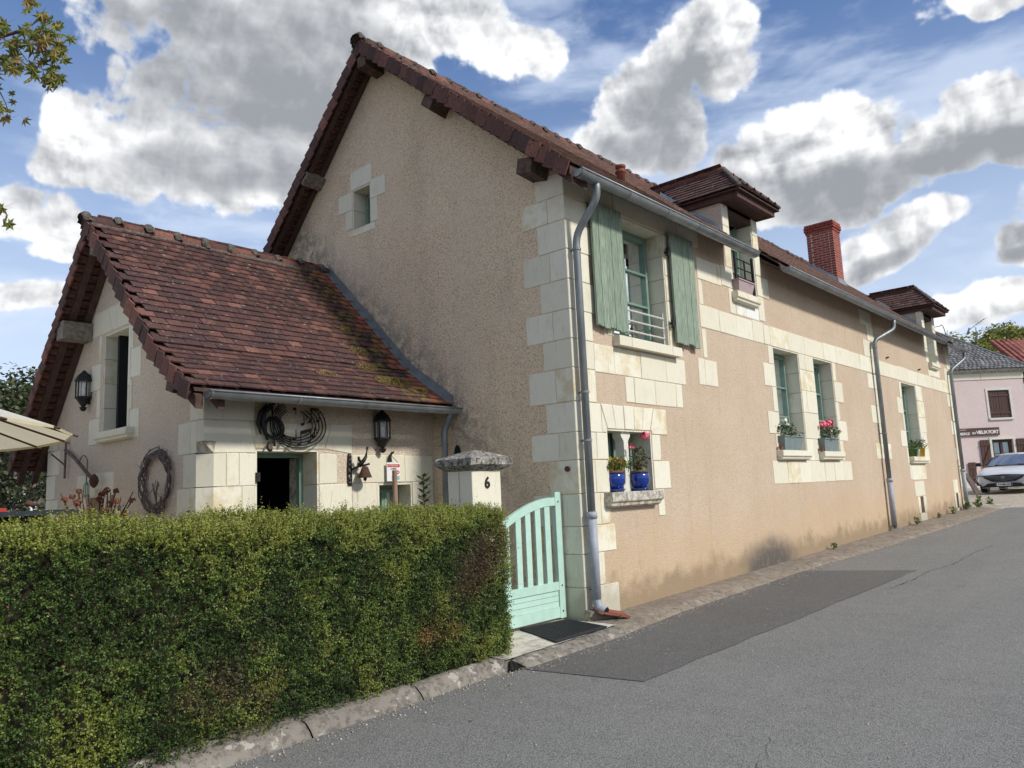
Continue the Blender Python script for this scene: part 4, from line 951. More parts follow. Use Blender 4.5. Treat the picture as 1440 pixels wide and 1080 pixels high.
# fascia boards under the eaves
mb = MB()
for a, b in ((-.3, 3.92), (5.18, 14.97), (16.25, XE + .12)): mb.box(a, b, -.33, -.31, 4.33, 4.43); mb.hull8([(a, -.31, 4.36), (b, -.31, 4.36), (a, 0, 4.55), (b, 0, 4.55), (a, -.31, 4.38), (b, -.31, 4.38), (a, 0, 4.6), (b, 0, 4.6)])
part('eave_board', mb, 'rafter', H)
# roof vent tile and vents in the gable
mb = MB(); c = Vector((1.75, .34, roofz(.34) + .05)); mb.lathe(c, [(.055, -.05), (.055, .09), (.075, .10), (.075, .12), (.05, .13), (.05, .16), (.07, .17), (.07, .20), (.0, .21)], 12); part('vent_cowl', mb, 'terracotta', ROOF, True)
mb = MB(); p0 = GAB(1.813, 1.52, .0)
mb.add([GAB(1.813 + math.cos(math.pi * i / 12) * .055, 1.52 + math.sin(math.pi * i / 12) * .10, .012) for i in range(13)] + [GAB(1.758, 1.44, .012), GAB(1.868, 1.44, .012)], [tuple(range(13)) + (13, 14)])
part('vent_hole', mb, 'dark', H)
part('vent_hole', MB().tube([GAB(.13, 1.24, -.02), GAB(.13, 1.24, .035)], .03, 12), 'rust', H)
for x, z in ((11.5, 3.60), (14.05, 3.56)): part('wall_hook', MB().tube([(x, 0, z), (x + .02, -.06, z + .02)], .02, 6), 'rust', H)
# service cable arc over the far dormer
pts = [(16.05, -.05, 4.90)] + [(16.05 + .34 * (1 - math.cos(a)) , -.15, 4.72 + .26 * math.sin(a)) for a in np.linspace(.9, math.pi * .95, 10)]
part('cable', MB().tube(pts, .009, 6), 'iron', H)
# ------------------------------------------------------------------ dormers
def dormer(cx_, wd, yf, ze, zp, yp, yb):
    dm = part('dormer', MB().hull8([(cx_ - wd / 2 + .1, yf + .12, ze - .10), (cx_ + wd / 2 - .1, yf + .12, ze - .10), (cx_ - wd / 2 + .1, .3, ze - .10), (cx_ + wd / 2 - .1, .3, ze - .10), (cx_ - wd / 2 + .1, yf + .12, ze - .06), (cx_ + wd / 2 - .1, yf + .12, ze - .06), (cx_ - wd / 2 + .1, .3, ze - .06), (cx_ + wd / 2 - .1, .3, ze - .06)]), 'rafter', H)
    # cheeks: real depth, running back into the roof
    for s in (-1, 1):
        xo = cx_ + s * (.62); xi = cx_ + s * .52
        a, b = min(xo, xi), max(xo, xi)
        mb = MB().hull8([(a, .012, 4.4), (b, .012, 4.4), (a, .98, 4.9), (b, .98, 4.9), (a, .012, ze - .11), (b, .012, ze - .11), (a, .98, ze - .11), (b, .98, ze - .11)])
        part('cheek', mb, 'plaster_street' if s > 0 else 'plaster_annex', dm)
        mb = MB().hull8([(xo - .03, .02, roofz(.02) + .03), (xo + .03, .02, roofz(.02) + .03), (xo - .03, 1.0, roofz(1.) + .03), (xo + .03, 1.0, roofz(1.) + .03), (xo - .012, .02, roofz(.02) + .12), (xo + .012, .02, roofz(.02) + .12), (xo - .012, 1.0, roofz(1.) + .12), (xo + .012, 1.0, roofz(1.) + .12)])
        part('flashing', mb, 'zinc', dm)
    # timber plates
    mb = MB().box(cx_ - wd / 2 + .06, cx_ + wd / 2 - .06, yf + .06, yf + .14, ze - .11, ze - .02).box(cx_ - wd / 2 + .06, cx_ - wd / 2 + .13, yf + .142, 1.1, ze - .11, ze - .02).box(cx_ + wd / 2 - .13, cx_ + wd / 2 - .06, yf + .142, 1.1, ze - .11, ze - .02)
    part('eave_beam', mb, 'red_wood', dm)
    x0, x1 = cx_ - wd / 2, cx_ + wd / 2
    mb = MB().add([(x0, yf, ze), (x1, yf, ze), (x1, yb, ze), (x0, yb, ze), (cx_, yp, zp), (cx_, yb, zp), (x0, yf, ze - .02), (x1, yf, ze - .02), (x1, yb, ze - .02), (x0, yb, ze - .02)],
                  [(0, 1, 4), (1, 2, 5, 4), (3, 0, 4, 5), (7, 6, 9, 8), (0, 6, 7, 1), (1, 7, 8, 2), (3, 9, 6, 0), (2, 3, 5)])
    part('dormer_roof', mb, 'rafter', dm)
    me = mesh(TILE, 'tile_dormer')
    # tiles on the two long sides and the hipped front
    def field(p0, p1, top0, top1, nrm):
        p0, p1, top0, top1 = map(Vector, (p0, p1, top0, top1)); slope = (top0 + top1) / 2 - (p0 + p1) / 2
        T3 = slope - (p1 - p0).normalized() * slope.dot((p1 - p0).normalized()); Ln = T3.length; T3.normalize(); X3 = (p1 - p0).normalized(); N3 = X3.cross(T3)
        rows = int(Ln / TG) + 1
        for r in range(rows):
            f = min(1, r * TG / Ln); a = p0.lerp(top0, f); b = p1.lerp(top1, f); W = (b - a).length; n_ = max(1, int(round(W / TW))); 
            for i in range(n_):
                q = a + X3 * ((i + .5) * W / n_ if W > TW else W / 2); q = q + N3 * .0
                if q.y > .02 and q.z < roofz(q.y) + .02: continue
                m = Matrix(((X3.x, T3.x, N3.x, q.x), (X3.y, T3.y, N3.y, q.y), (X3.z, T3.z, N3.z, q.z), (0, 0, 0, 1)))
                m = m @ Matrix.Translation((0, -.02 * 0, U(0, .004))) @ Matrix.Rotation(U(-.02, .02), 4, 'Z') @ Matrix.Scale(min(1, W / n_ / TW * 1.0), 4, (1, 0, 0))
                place('tile', me, m, dm)
    field((x0, yb, ze), (x0, yf, ze), (cx_, yb, zp), (cx_, yp, zp), None)
    field((x0, yf, ze), (x1, yf, ze), (cx_, yp, zp), (cx_, yp, zp), None)
    field((x1, yf, ze), (x1, yb, ze), (cx_, yp, zp), (cx_, yb, zp), None)
    mh = MB()
    for e in ((x0, yf, ze + .03), (x1, yf, ze + .03)):
        n_ = 9; pts = [Vector(e).lerp(Vector((cx_, yp, zp + .04)), i / n_) for i in range(n_ + 1)]
        mh.tube(pts, lambda t: .045 + .006 * math.sin(t * 40), 7)
    part('hip_mortar', mh, 'mortar', dm, True)
    r_ = MB(); n_ = 14; pts = [Vector((cx_, yp - .02 + (yb - yp) * i / n_, zp + .02)) for i in range(n_ + 1)]
    r_.tube(pts, lambda t: .07 + .018 * max(0, math.sin(t * 26)), 8); part('ridge_tile', r_, 'tile_verge', dm, True)
    part('lintel', MB().box(cx_ - .41, cx_ + .41, .0, .3, ze - .24, ze - .11), 'rafter', dm)
dormer(4.55, 1.46, -.36, 5.33, 5.95, .2, 1.5)
dormer(15.6, 1.46, -.36, 5.29, 5.91, .2, 1.5)
# ------------------------------------------------------------------ brick chimney
CX0, CX1, CY0, CY1 = 14.05, 14.59, 1.66, 2.36
chm = part('chimney', MB().box(CX0 + .006, CX1 - .006, CY0 + .006, CY1 - .006, 5.9, 7.84), 'brick_mortar', H)
bl, bh, bw, mo = .205, .052, .105, .016
def ring_bricks(z, e, off):
    x0, x1, y0, y1 = CX0 - e, CX1 + e, CY0 - e, CY1 + e
    for (a0, a1, fixed, axis) in ((x0, x1, y0, 'x'), (x0, x1, y1 - bw, 'x'), (y0 + bw + mo, y1 - bw - mo, x0, 'y'), (y0 + bw + mo, y1 - bw - mo, x1 - bw, 'y')):
        a = a0 - off
        while a < a1 - .01:
            s, e_ = max(a, a0), min(a + bl, a1)
            if e_ - s > .02:
                b = MB().box(s, e_, fixed, fixed + bw, z, z + bh) if axis == 'x' else MB().box(fixed, fixed + bw, s, e_, z, z + bh)
                part('brick', b, 'brick', chm)
            a += bl + mo
z = 6.05; r = 0
while z < 7.60: 
    ring_bricks(z, 0, (bl + mo) / 2 if r % 2 else 0); z += bh + mo; r += 1
for e in (.02, .045, .045, .03):
    ring_bricks(z, e, (bl + mo) / 2 if r % 2 else 0); z += bh + mo; r += 1
mb = MB().hull8([(CX0 - .05, CY0 - .05, roofz(CY0) + .0), (CX1 + .05, CY0 - .05, roofz(CY0)), (CX0 - .05, CY1 + .05, roofz(CY1)), (CX1 + .05, CY1 + .05, roofz(CY1)), (CX0 - .02, CY0 - .02, roofz(CY0) + .15), (CX1 + .02, CY0 - .02, roofz(CY0) + .15), (CX0 - .02, CY1 + .02, roofz(CY1) + .15), (CX1 + .02, CY1 + .02, roofz(CY1) + .15)])
part('flashing', mb, 'zinc', chm)
# ------------------------------------------------------------------ annex
AN = thing('stone_annex', 'low annex with dark red tiled roof, built against the gable of the big house', 'annex', (-1.5, 4.4, gz(-1.5)))
DOOR = (-2.45, -1.69, -.36, 1.57); LW = (-.88, -.36, .35, 1.19); AW = (4.08, 4.79, 1.93, 3.12); LG = (4.73, 5.19, .45, 1.17)
part('front_wall', wall_mb(AF, [(-2.86, -.5), (0, -.5), (0, 2.25), (-3, 2.25), (-3, 1.64), (-2.86, 1.64)], [rect(*DOOR), rect(*LW)], .34), 'plaster_annex', AN)
part('gable_wall', wall_mb(AG, [(2.44, -.5), (6.62, -.5), (6.62, 2.0), (4.46, 4.28), (2.265, 2.26), (2.265, 1.64), (2.44, 1.64)], [rect(*AW), rect(*LG)], .34), 'plaster_annex', AN)
part('rear_wall', MB().box(-3, 0, 6.5, 6.62, -.5, 1.95), 'plaster_annex', AN)
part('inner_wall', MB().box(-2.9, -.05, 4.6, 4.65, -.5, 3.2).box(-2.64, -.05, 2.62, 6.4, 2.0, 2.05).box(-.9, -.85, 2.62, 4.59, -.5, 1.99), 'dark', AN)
AP = [2.06 + .10, 1.855, 1.527, 1.197, .87, .54, .21, -.12, -.45]
S2 = lambda pl, a0, a1, z0, z1, **k: stone(AN, pl, a0, a1, z0, z1, **k)
# front wall and its corner with the chamfer carried by a small corbel
corner(AN, -2.81, 2.54, 1.855, 2.16, -3, 2.265); corner(AN, -2.52, 2.40, 1.527 + .11, 1.855, -3, 2.265); 
S2(AG, 2.40, 2.53, 1.53, 1.855); S2(AG, 2.53, 2.80, 1.527, 1.855)
S2(AF, -2.81, -2.46, 1.855, 2.16)
S2(AF, 0, 0, 0, 0, poly=[(-2.90, 1.531), (-2.455, 1.531), (-2.455, 1.58), (-2.52, 1.851), (-2.90, 1.851)])
S2(AF, 0, 0, 0, 0, poly=[(-2.447, 1.58), (-1.62, 1.58), (-1.53, 1.851), (-2.512, 1.851)]); S2(AF, 0, 0, 0, 0, poly=[(-1.612, 1.58), (-1.25, 1.53), (-1.24, 1.86), (-1.522, 1.86)])
for z1, z0 in zip(AP[3:], AP[4:]): pass
def cham(z0, z1, gl, fl, gend=2.67, fend=-2.77):
    # block whose outer corner is cut off at 45 degrees
    g = .004; p = .008; a = (-3 - p, 2.40); b = (-2.90, 2.265 - p)
    poly = [(-3 - p, gl - g), a, b, (fl - g, 2.265 - p), (fl - g, 2.50), (-2.8, gl - g)]
    part('stone', MB().prism([(x, y, z0 + g) for x, y in poly], (0, 0, z1 - z0 - 2 * g)), 'stone', AN)
cz0 = [1.527, 1.197, .87, .54, .21, -.12, -.45]
for i in range(6):
    z1, z0 = cz0[i], cz0[i + 1]
    if i % 2 == 0: cham(z0, z1, 2.67, -2.77); S2(AF, -2.77, -2.63, z0, z1); S2(AF, -2.63, -2.45, z0, z1)
    else: cham(z0, z1, 2.53, -2.60); S2(AG, 2.53, 2.81, z0, z1); S2(AF, -2.60, -2.45, z0, z1)
part('corbel', MB().hull8([(-2.905, 2.257, 1.53), (-2.895, 2.262, 1.53), (-2.99, 2.39, 1.53), (-2.98, 2.40, 1.53), (-3.006, 2.259, 1.637), (-2.88, 2.257, 1.637), (-3.006, 2.40, 1.637), (-2.88, 2.40, 1.637)]), 'stone_old', AN)
for i in range(6):
    z1, z0 = cz0[i], cz0[i + 1]
    if i % 2 == 0: S2(AF, -1.69, -1.45, z0, z1); S2(AF, -.75, -.47, z0, z1) if i == 0 else None
    else: S2(AF, -1.69, -1.25, z0, z1)
S2(AF, -1.25, -.75, 1.197, 1.52); S2(AF, -.47, -.02, 1.197, 1.52); S2(AF, -1.25, -.88, .87, 1.197); S2(AF, -.36, -.02, .87, 1.197)
S2(AF, -1.25, -.88, .54, .87); S2(AF, -.36, -.02, .54, .87)
# gable window surround with a rebated frame
for poly in ([(4.55, 3.14), (5.13, 3.14), (5.13, 3.44), (4.72, 3.44)], [(4.40, 3.14), (4.545, 3.14), (4.71, 3.44), (4.44, 3.44)], [(4.05, 3.14), (4.39, 3.14), (4.43, 3.44), (4.12, 3.44)]): S2(AG, 0, 0, 0, 0, poly=poly)
for a, b, c, d in ((4.86, 4.94, 2.79, 3.13), (4.86, 5.17, 2.46, 2.79), (4.86, 4.97, 2.12, 2.46), (4.86, 5.19, 1.80, 2.12), (3.94, 4.01, 2.83, 3.13), (3.73, 4.01, 2.49, 2.83), (3.95, 4.01, 2.13, 2.49), (3.75, 4.01, 1.80, 2.13), (4.01, 4.08, 1.93, 2.4), (4.01, 4.08, 2.4, 3.12)): S2(AG, a, b, c, d)
for c, d in ((1.93, 2.12), (2.12, 2.46), (2.46, 2.79), (2.79, 3.12)): S2(AG, 4.79, 4.86, c, d, proud=-.004, ch=.003)
reveal(AN, AG, 4.79, 1.93, 3.12, 1, .32, 4); reveal(AN, AG, 4.08, 1.93, 3.12, -1, .32, 4); soffit(AN, AG, 4.10, 4.77, 3.12, 1, .32)
sill(AN, AG, 3.86, 4.80, 1.80, 1.925, .10)
window(AN, AG, 4.08, 4.79, 1.93, 3.12, .30, 1, 2, .05)
for a, b, c, d in ((4.39, 4.73, 1.18, 1.46), (4.735, 4.92, 1.26, 1.46), (4.92, 5.52, 1.18, 1.45), (5.19, 5.38, .85, 1.17), (4.56, 4.73, .85, 1.17)): S2(AG, a, b, c, d)
mb = MB(); pbox(mb, AG, LG[0], LG[1], LG[2], LG[3], -.30, -.20); part('blocked_opening', mb, 'stone_old', AN)
lc = [2.0, 1.82, 1.5, 1.18, .86, .54, .2, -.2]
for i in range(7):
    z1, z0 = lc[i], lc[i + 1]
    if i % 2 == 0: S2(AG, 6.28, 6.61, z0, z1)
    else: S2(AG, 6.16, 6.44, z0, z1); S2(AG, 6.44, 6.61, z0, z1)
# door: open leaf, frame, dark passage
reveal(AN, AF, DOOR[1], -.3, 1.57, 1, .32, 5); reveal(AN, AF, DOOR[0], -.3, 1.57, -1, .32, 5); soffit(AN, AF, DOOR[0] + .02, DOOR[1] - .02, 1.57, 2, .32)
mb = MB(); pbox(mb, AF, -2.43, -2.38, -.3, 1.55, -.33, -.27); pbox(mb, AF, -1.76, -1.71, -.3, 1.55, -.33, -.27); pbox(mb, AF, -2.38, -1.76, 1.50, 1.55, -.33, -.27); dfr = part('door_frame', mb, 'frame_green', AN)
mb = MB(); pbox(mb, AF, -2.37, -2.33, -.3, 1.49, -1.0, -.34); part('door', mb, 'frame_green', AN)
mb = MB(); pbox(mb, AF, -1.74, -1.70, -.3, 1.5, -.50, -.34); part('inner_reveal', mb, 'stone_old', AN)
mb = MB(); pbox(mb, AF, -2.45, -2.41, 1.24, 1.33, .0, .03); part('door_catch', mb, 'iron', AN)
pn = MB(); pbox(pn, AF, -2.425, -2.35, .70, 1.13, -.262, -.258); nt_ = part('door_notice', pn, 'sign_white', AN)
pn = MB()
for k in range(9): pbox(pn, AF, -2.41, -2.41 + U(.02, .045), 1.08 - k * .04, 1.095 - k * .04, -.257, -.256)
part('print', pn, 'ink', nt_)
reveal(AN, AF, LW[1], LW[2], LW[3], 1, .3, 2); reveal(AN, AF, LW[0], LW[2], LW[3], -1, .3, 2); soffit(AN, AF, LW[0] + .02, LW[1] - .02, LW[3], 1, .3)
window(AN, AF, -.86, -.38, .37, 1.17, .26, 2, 1, .05, .72)
# roof of the annex
APF = [(1.86, 2.10), (2.62, 2.60), (4.47, 4.39)]; APB = [(6.95, 1.62), (4.47, 4.39)]
mb = MB()
for (y0, z0), (y1, z1) in ((APF[0], APF[1]), (APF[1], APF[2]), (APB[0], APB[1])):
    mb.hull8([(-3.30, y0, z0 - .035), (-.005, y0, z0 - .035), (-3.30, y1, z1 - .035), (-.005, y1, z1 - .035), (-3.30, y0, z0 - .01), (-.005, y0, z0 - .01), (-3.30, y1, z1 - .01), (-.005, y1, z1 - .01)])
AR = part('roof', mb, 'rafter', AN)
bpy.context.view_layer.update()
lay(tile_rows(APF, -3.34, -.09, 1), AR, 'tile', 300)
lay(tile_rows(APB, -3.34, -.09, -1), AR, 'tile', 0)
VAF = [(1.84, 2.07), (2.62, 2.58), (4.47, 4.37)]; VAB = [(6.97, 1.60), (4.47, 4.37)]
verge(AR, VAF, -3.36, step=.16, hh=.15); verge(AR, VAB, -3.36, step=.16, hh=.13)
mono_rafters(AR, VAB, -1, (-3.22, -3.045), .05, .13); mono_rafters(AR, VAF, 1, (-3.26, -3.045), .05, .12)
overhang(AR, VAB, -3.35, -3.0); overhang(AR, VAF, -3.35, -3.0)
ridge(AR, 4.47, 4.37, -3.39, 0, .36, .095, cs=1.0)
pend(AN, AG, 4.43, 4.06, .17, .17, .30, 'beam_grey'); pend(AN, AG, 5.28, 3.22, .22, .22, .34, 'beam_grey', .0, 1.0); pend(AN, AG, 3.42, 3.14, .17, .26, .26, 'beam_grey', .75); pend(AN, AG, 2.36, 2.16, .16, .12, .30, 'beam', .3)
ga = gutter(AN, -3.22, .0, 1.785, 2.06, .07)
pipe(AN, [(-.13, 1.80, 2.0), (-.13, 1.83, 1.90), (-.14, 1.90, 1.80), (-.14, 1.90, -.3)], .042, rings=((1.62, -.14, 1.90), (.9, -.14, 1.90)))
mb = MB()
for i in range(2):
    (y0, z0), (y1, z1) = APF[i], APF[i + 1]
    mb.hull8([(-.11, y0, z0 + .02), (-.012, y0, z0 + .02), (-.11, y1, z1 + .02), (-.012, y1, z1 + .02), (-.11, y0, z0 + .055), (-.012, y0, z0 + .055), (-.11, y1, z1 + .055), (-.012, y1, z1 + .055)])
    mb.hull8([(-.03, y0, z0 + .057), (-.012, y0, z0 + .057), (-.03, y1, z1 + .057), (-.012, y1, z1 + .057), (-.03, y0, z0 + .14), (-.012, y0, z0 + .14), (-.03, y1, z1 + .14), (-.012, y1, z1 + .14)])
part('flashing', mb, 'zinc', AN)
# moss cushions in the valley of the annex roof
def moss(cx_, s, w_, l_, n, h=.03):
    p, t = tilepos(APF, s); nn_ = Vector((0, -t.y, t.x)); T3 = Vector((0, t.x, t.y)); P = []; Nl = []; tn = []
    for _ in range(n):
        a = U(0, 6.283); r_ = rnd() ** .6; q = Vector((cx_ + math.cos(a) * r_ * w_, p.x, p.y)) + T3 * (math.sin(a) * r_ * l_)
        k = mnoise.noise(q * 9)
        if k < -.25: continue
        q += nn_ * (.045 + h * (1 - r_) * (1 + k) * U(.3, 1)); P.append(q); Nl.append(nn_ + Vector((U(-.8, .8), U(-.8, .8), U(-.8, .8)))); c = U(.6, 1.25); tn.append((.30 * c, .22 * c, .07 * c))
    leaves('moss', np.array(P), np.array(Nl), .016, np.array(tn), 'leaf', AR, .6)
for a in ((-.62, .50, .30, .13, 2200, .05), (-.36, .28, .2, .07, 1100, .04), (-.75, .9, .16, .12, 700), (-.68, 1.25, .13, .12, 500), (-.6, 1.75, .12, .1, 450), (-.35, 2.2, .14, .05, 420), (-.34, 2.75, .16, .05, 300), (-1.55, .55, .14, .05, 300)): moss(*a)
# ------------------------------------------------------------------ wall lanterns
def lantern(loc, n, label):
    """half lantern on a back plate; n = outward wall normal"""
    t = thing('wall_lantern', label, 'lantern', loc, 'black wall lanterns of the annex'); L0 = Vector(loc); n = Vector(n); c = L0 + n * .065
    mb = MB(); mb.lathe(c, [(.045, -.20), (.03, -.235), (.012, -.25), (.012, -.205), (.082, -.10), (.102, -.085), (.095, -.07)], 6, ph=.5); part('base', mb, 'iron', t)
    mb = MB(); mb.lathe(c, [(.102, .115), (.107, .135), (.07, .20), (.062, .205), (.03, .235), (.02, .25), (.0, .262)], 6, ph=.5); part('roof', mb, 'iron', t)
    mb = MB()
    for k in range(6):
        a = k * math.pi / 3 + .5; q = c + Vector((math.cos(a), math.sin(a), 0)) * .088; mb.tube([q + Vector((0, 0, -.075)), q + Vector((0, 0, .12))], .009, 5)
    mb.tube([c - n * .07 + Vector((0, 0, -.16)), c - n * .07 + Vector((0, 0, .2))], .022, 6); part('cage', mb, 'iron', t)
    mb = MB(); mb.lathe(c, [(.080, -.072), (.080, .115)], 6, ph=.5); part('glass_pane', mb, 'lantern_glass', t)
    mb = MB(); mb.tube([c + Vector((0, 0, -.07)), c + Vector((0, 0, .05))], .022, 8); part('bulb', mb, 'sign_white', t, True)
def lg():
    m, t, b = newmat('lantern_glass'); b.inputs['Base Color'].default_value = (.9, .9, .9, 1); b.inputs['Roughness'].default_value = .1
    tr = t.nodes.new('ShaderNodeBsdfTransparent'); mx = t.nodes.new('ShaderNodeMixShader'); mx.inputs[0].default_value = .25
    t.links.new(tr.outputs[0], mx.inputs[1]); t.links.new(b.outputs[0], mx.inputs[2]); t.links.new(mx.outputs[0], t.nodes['Material Output'].inputs[0]); return m
M['lantern_glass'] = lg()
lantern((-.86, 2.255, 1.79), (0, -1, 0), 'black six-sided wall lantern between the annex door and the downpipe')
lantern((-3.01, 5.20, 2.48), (-1, 0, 0), 'black wall lantern on the annex gable beside its tall window')
# ------------------------------------------------------------------ music wall ornament
mo_ = thing('music_ornament', 'black wrought iron treble clef with a ring of staves and notes above the annex door', 'wall ornament', (-2.05, 2.2, 1.83))
OC = (-2.04, 1.835)
def op(a, z, d=.05): return AF(a, z, d)
def arc(cx_, cz_, r, a0, a1, n=28, rz_=None): return [op(cx_ + math.cos(math.radians(a0 + (a1 - a0) * i / n)) * r, cz_ + math.sin(math.radians(a0 + (a1 - a0) * i / n)) * (rz_ or r), .05 + .02 * math.sin(i * .3)) for i in range(n + 1)]
for k, r_ in enumerate((.20, .235, .27, .305, .34)):
    dx = .10 - k * .022
    part('stave', MB().tube(arc(-2.02 - dx * .5 + .06, 1.84, r_ * 1.02, 120, 430 - k * 8, 40, r_ * .74), .0065, 6), 'iron', mo_, True)
mb = MB(); mb.tube(arc(-2.27, 1.79, .095, -150, 190, 22, .105), lambda t: .011 + .016 * math.sin(t * math.pi), 7)
mb.tube([op(-2.34, 1.66), op(-2.37, 1.75), op(-2.40, 1.84), op(-2.38, 1.94), op(-2.31, 2.02), op(-2.26, 2.05)], lambda t: .012 + .018 * math.sin(t * math.pi), 7)
mb.tube([op(-2.42, 1.72), op(-2.45, 1.83), op(-2.42, 1.95), op(-2.35, 2.03)], lambda t: .010 + .012 * math.sin(t * math.pi), 6)
mb.tube([op(-2.29, 2.04), op(-2.28, 1.9), op(-2.265, 1.7), op(-2.26, 1.60)], .010, 6); mb.tube(arc(-2.305, 1.60, .045, 0, 300, 14), .012, 6)
part('treble_clef', mb, 'iron', mo_, True)
def note(a, z, h, fl=None):
    mb = MB(); c = op(a, z, .06); mb.lathe(c, [(.002, -.017), (.018, -.008), (.02, 0), (.018, .008), (.002, .017)], 8); mb.tube([op(a + .018, z, .06), op(a + .018, z + h, .06)], .006, 5)
    if fl: mb.tube([op(a + .018, z + h, .06), op(a + .05, z + h - .03, .06), op(a + .045, z + h - .07, .06)], .006, 5)
    part('note', mb, 'iron', mo_)
for a, z, h, f in ((-2.19, 1.635, .09, 1), (-2.10, 1.60, .09, 0), (-2.03, 1.68, .1, 0), (-1.97, 1.63, .11, 0), (-1.85, 1.65, .12, 0), (-1.80, 1.71, .1, 1), (-1.93, 1.84, .12, 1), (-1.84, 1.87, .14, 0), (-1.74, 1.88, .12, 0), (-2.03, 2.0, -.06, 0), (-2.24, 1.99, .06, 0)): note(a, z, h, f)
mb = MB(); mb.hull8([op(-1.955, 1.73, .055), op(-1.83, 1.765, .055), op(-1.955, 1.73, .067), op(-1.83, 1.765, .067), op(-1.955, 1.765, .055), op(-1.83, 1.80, .055), op(-1.955, 1.765, .067), op(-1.83, 1.80, .067)])
mb.hull8([op(-1.825, 1.995, .055), op(-1.725, 1.995, .055), op(-1.825, 1.995, .067), op(-1.725, 1.995, .067), op(-1.825, 2.02, .055), op(-1.725, 2.02, .055), op(-1.825, 2.02, .067), op(-1.725, 2.02, .067)]); part('beam', mb, 'iron', mo_)
# ------------------------------------------------------------------ cast iron bell
be = thing('door_bell', 'rusty bell on an ornate cast iron wall bracket beside the annex door', 'bell', (-1.28, 2.2, 1.4))
mb = MB()
for z in (1.20, 1.245, 1.33, 1.40, 1.455, 1.50): mb.lathe(AF(-1.29, z, .02), [(.006, -.03), (.028, 0), (.006, .03)], 8, (1, .5))
mb.tube([AF(-1.31, 1.17, .015), AF(-1.315, 1.36, .015), AF(-1.30, 1.53, .015)], .009, 6); mb.tube([AF(-1.27, 1.17, .015), AF(-1.265, 1.36, .015), AF(-1.28, 1.53, .015)], .009, 6)
part('wall_plate', mb, 'iron', be)
mb = MB(); mb.tube([AF(-1.28, 1.35, .03), AF(-1.22, 1.385, .09), AF(-1.15, 1.40, .14), AF(-1.12, 1.41, .16)], .013, 6); mb.tube([AF(-1.22, 1.39, .09), AF(-1.17, 1.45, .12), AF(-1.15, 1.50, .14)], lambda t: .03 - .014 * t, 7)
mb.tube([AF(-1.155, 1.50, .14), AF(-1.15, 1.55, .15), AF(-1.14, 1.60, .15)], lambda t: .014 + .008 * math.sin(t * 9), 7); mb.tube([AF(-1.21, 1.44, .1), AF(-1.23, 1.49, .1)], .014, 6); part('bracket_figure', mb, 'iron', be, True)
mb = MB(); mb.lathe(AF(-1.165, 1.30, .13), [(.078, -.045), (.080, -.04), (.052, .03), (.035, .075), (.012, .085)], 14); part('bell', mb, 'rust', be, True)
mb = MB(); mb.lathe(AF(-1.165, 1.25, .13), [(.004, -.035), (.018, -.02), (.02, 0), (.006, .02)], 8); part('clapper', mb, 'iron', be); part('cord', MB().tube([AF(-1.165, 1.23, .13), AF(-1.16, 1.08, .13)], .004, 5), 'sign_white', be)
# ------------------------------------------------------------------ hanging sign board with warning text
def text_obj(s, size, origin, ux, uz, mat, parent, name='lettering', bold=0, depth=.002, spacing=1.0):
    cu = bpy.data.curves.new('t', 'FONT'); cu.body = s; cu.size = size; cu.extrude = depth; cu.space_character = spacing; cu.offset = bold
    o = bpy.data.objects.new('t', cu); col.objects.link(o); dg = bpy.context.evaluated_depsgraph_get(); me = bpy.data.meshes.new_from_object(o.evaluated_get(dg))
    bpy.data.objects.remove(o); bpy.data.curves.remove(cu); ux = Vector(ux).normalized(); uz = Vector(uz).normalized(); un = ux.cross(uz)
    me.transform(Matrix(((ux.x, uz.x, un.x, origin[0]), (ux.y, uz.y, un.y, origin[1]), (ux.z, uz.z, un.z, origin[2]), (0, 0, 0, 1))))
    me.materials.clear(); me.materials.append(M[mat]); return link(name, me, parent)
sg = thing('hanging_notice', 'small white and red notice board hanging on the annex wall above the low window', 'sign', (-.68, 2.2, 1.4))
SA0, SA1, SZ0, SZ1 = -.79, -.59, 1.21, 1.43
mb = MB(); pbox(mb, AF, SA0, SA1, SZ0, SZ1, .05, .058); part('board', mb, 'sign_white', sg)
mb = MB(); pbox(mb, AF, SA0 + .008, SA1 - .008, 1.375, 1.41, .0585, .060); part('red_band', mb, 'sign_red', sg)
text_obj('ATTENTION', .026, AF(SA0 + .022, 1.384, .0605), (1, 0, 0), (0, 0, 1), 'sign_white', sg)
mb = MB(); mb.add([AF(-.645 + math.cos(a) * .045, 1.315 + math.sin(a) * .024, .0592) for a in np.linspace(0, 6.283, 21)[:-1]], [tuple(range(20))]); part('red_oval', mb, 'sign_red', sg)
mb = MB(); pbox(mb, AF, -.675, -.615, 1.31, 1.32, .0596, .0604); pbox(mb, AF, SA0 + .01, -.76, 1.345, 1.36, .059, .0596); part('white_bar', mb, 'sign_white', sg)
mb = MB(); pbox(mb, AF, SA0 + .07, SA1 - .012, 1.225, 1.27, .0585, .0595); part('blue_panel', mb, 'sign_blue', sg)
text_obj('CHIEN', .030, AF(SA0 + .055, 1.345, .0595), (1, 0, 0), (0, 0, 1), 'ink', sg)
part('cord', MB().tube([AF(SA0 + .03, 1.43, .055), AF(-.715, 1.52, .04), AF(SA1 - .03, 1.43, .055)], .004, 5), 'iron', sg)
mb = MB(); mb.tube([AF(-.72, 1.44, .03), AF(-.725, 1.50, .04), AF(-.70, 1.555, .05)], lambda t: .028 - .018 * t, 8); mb.tube([AF(-.715, 1.52, .04), AF(-.685, 1.56, .07)], .01, 6); part('hook', mb, 'iron', sg)
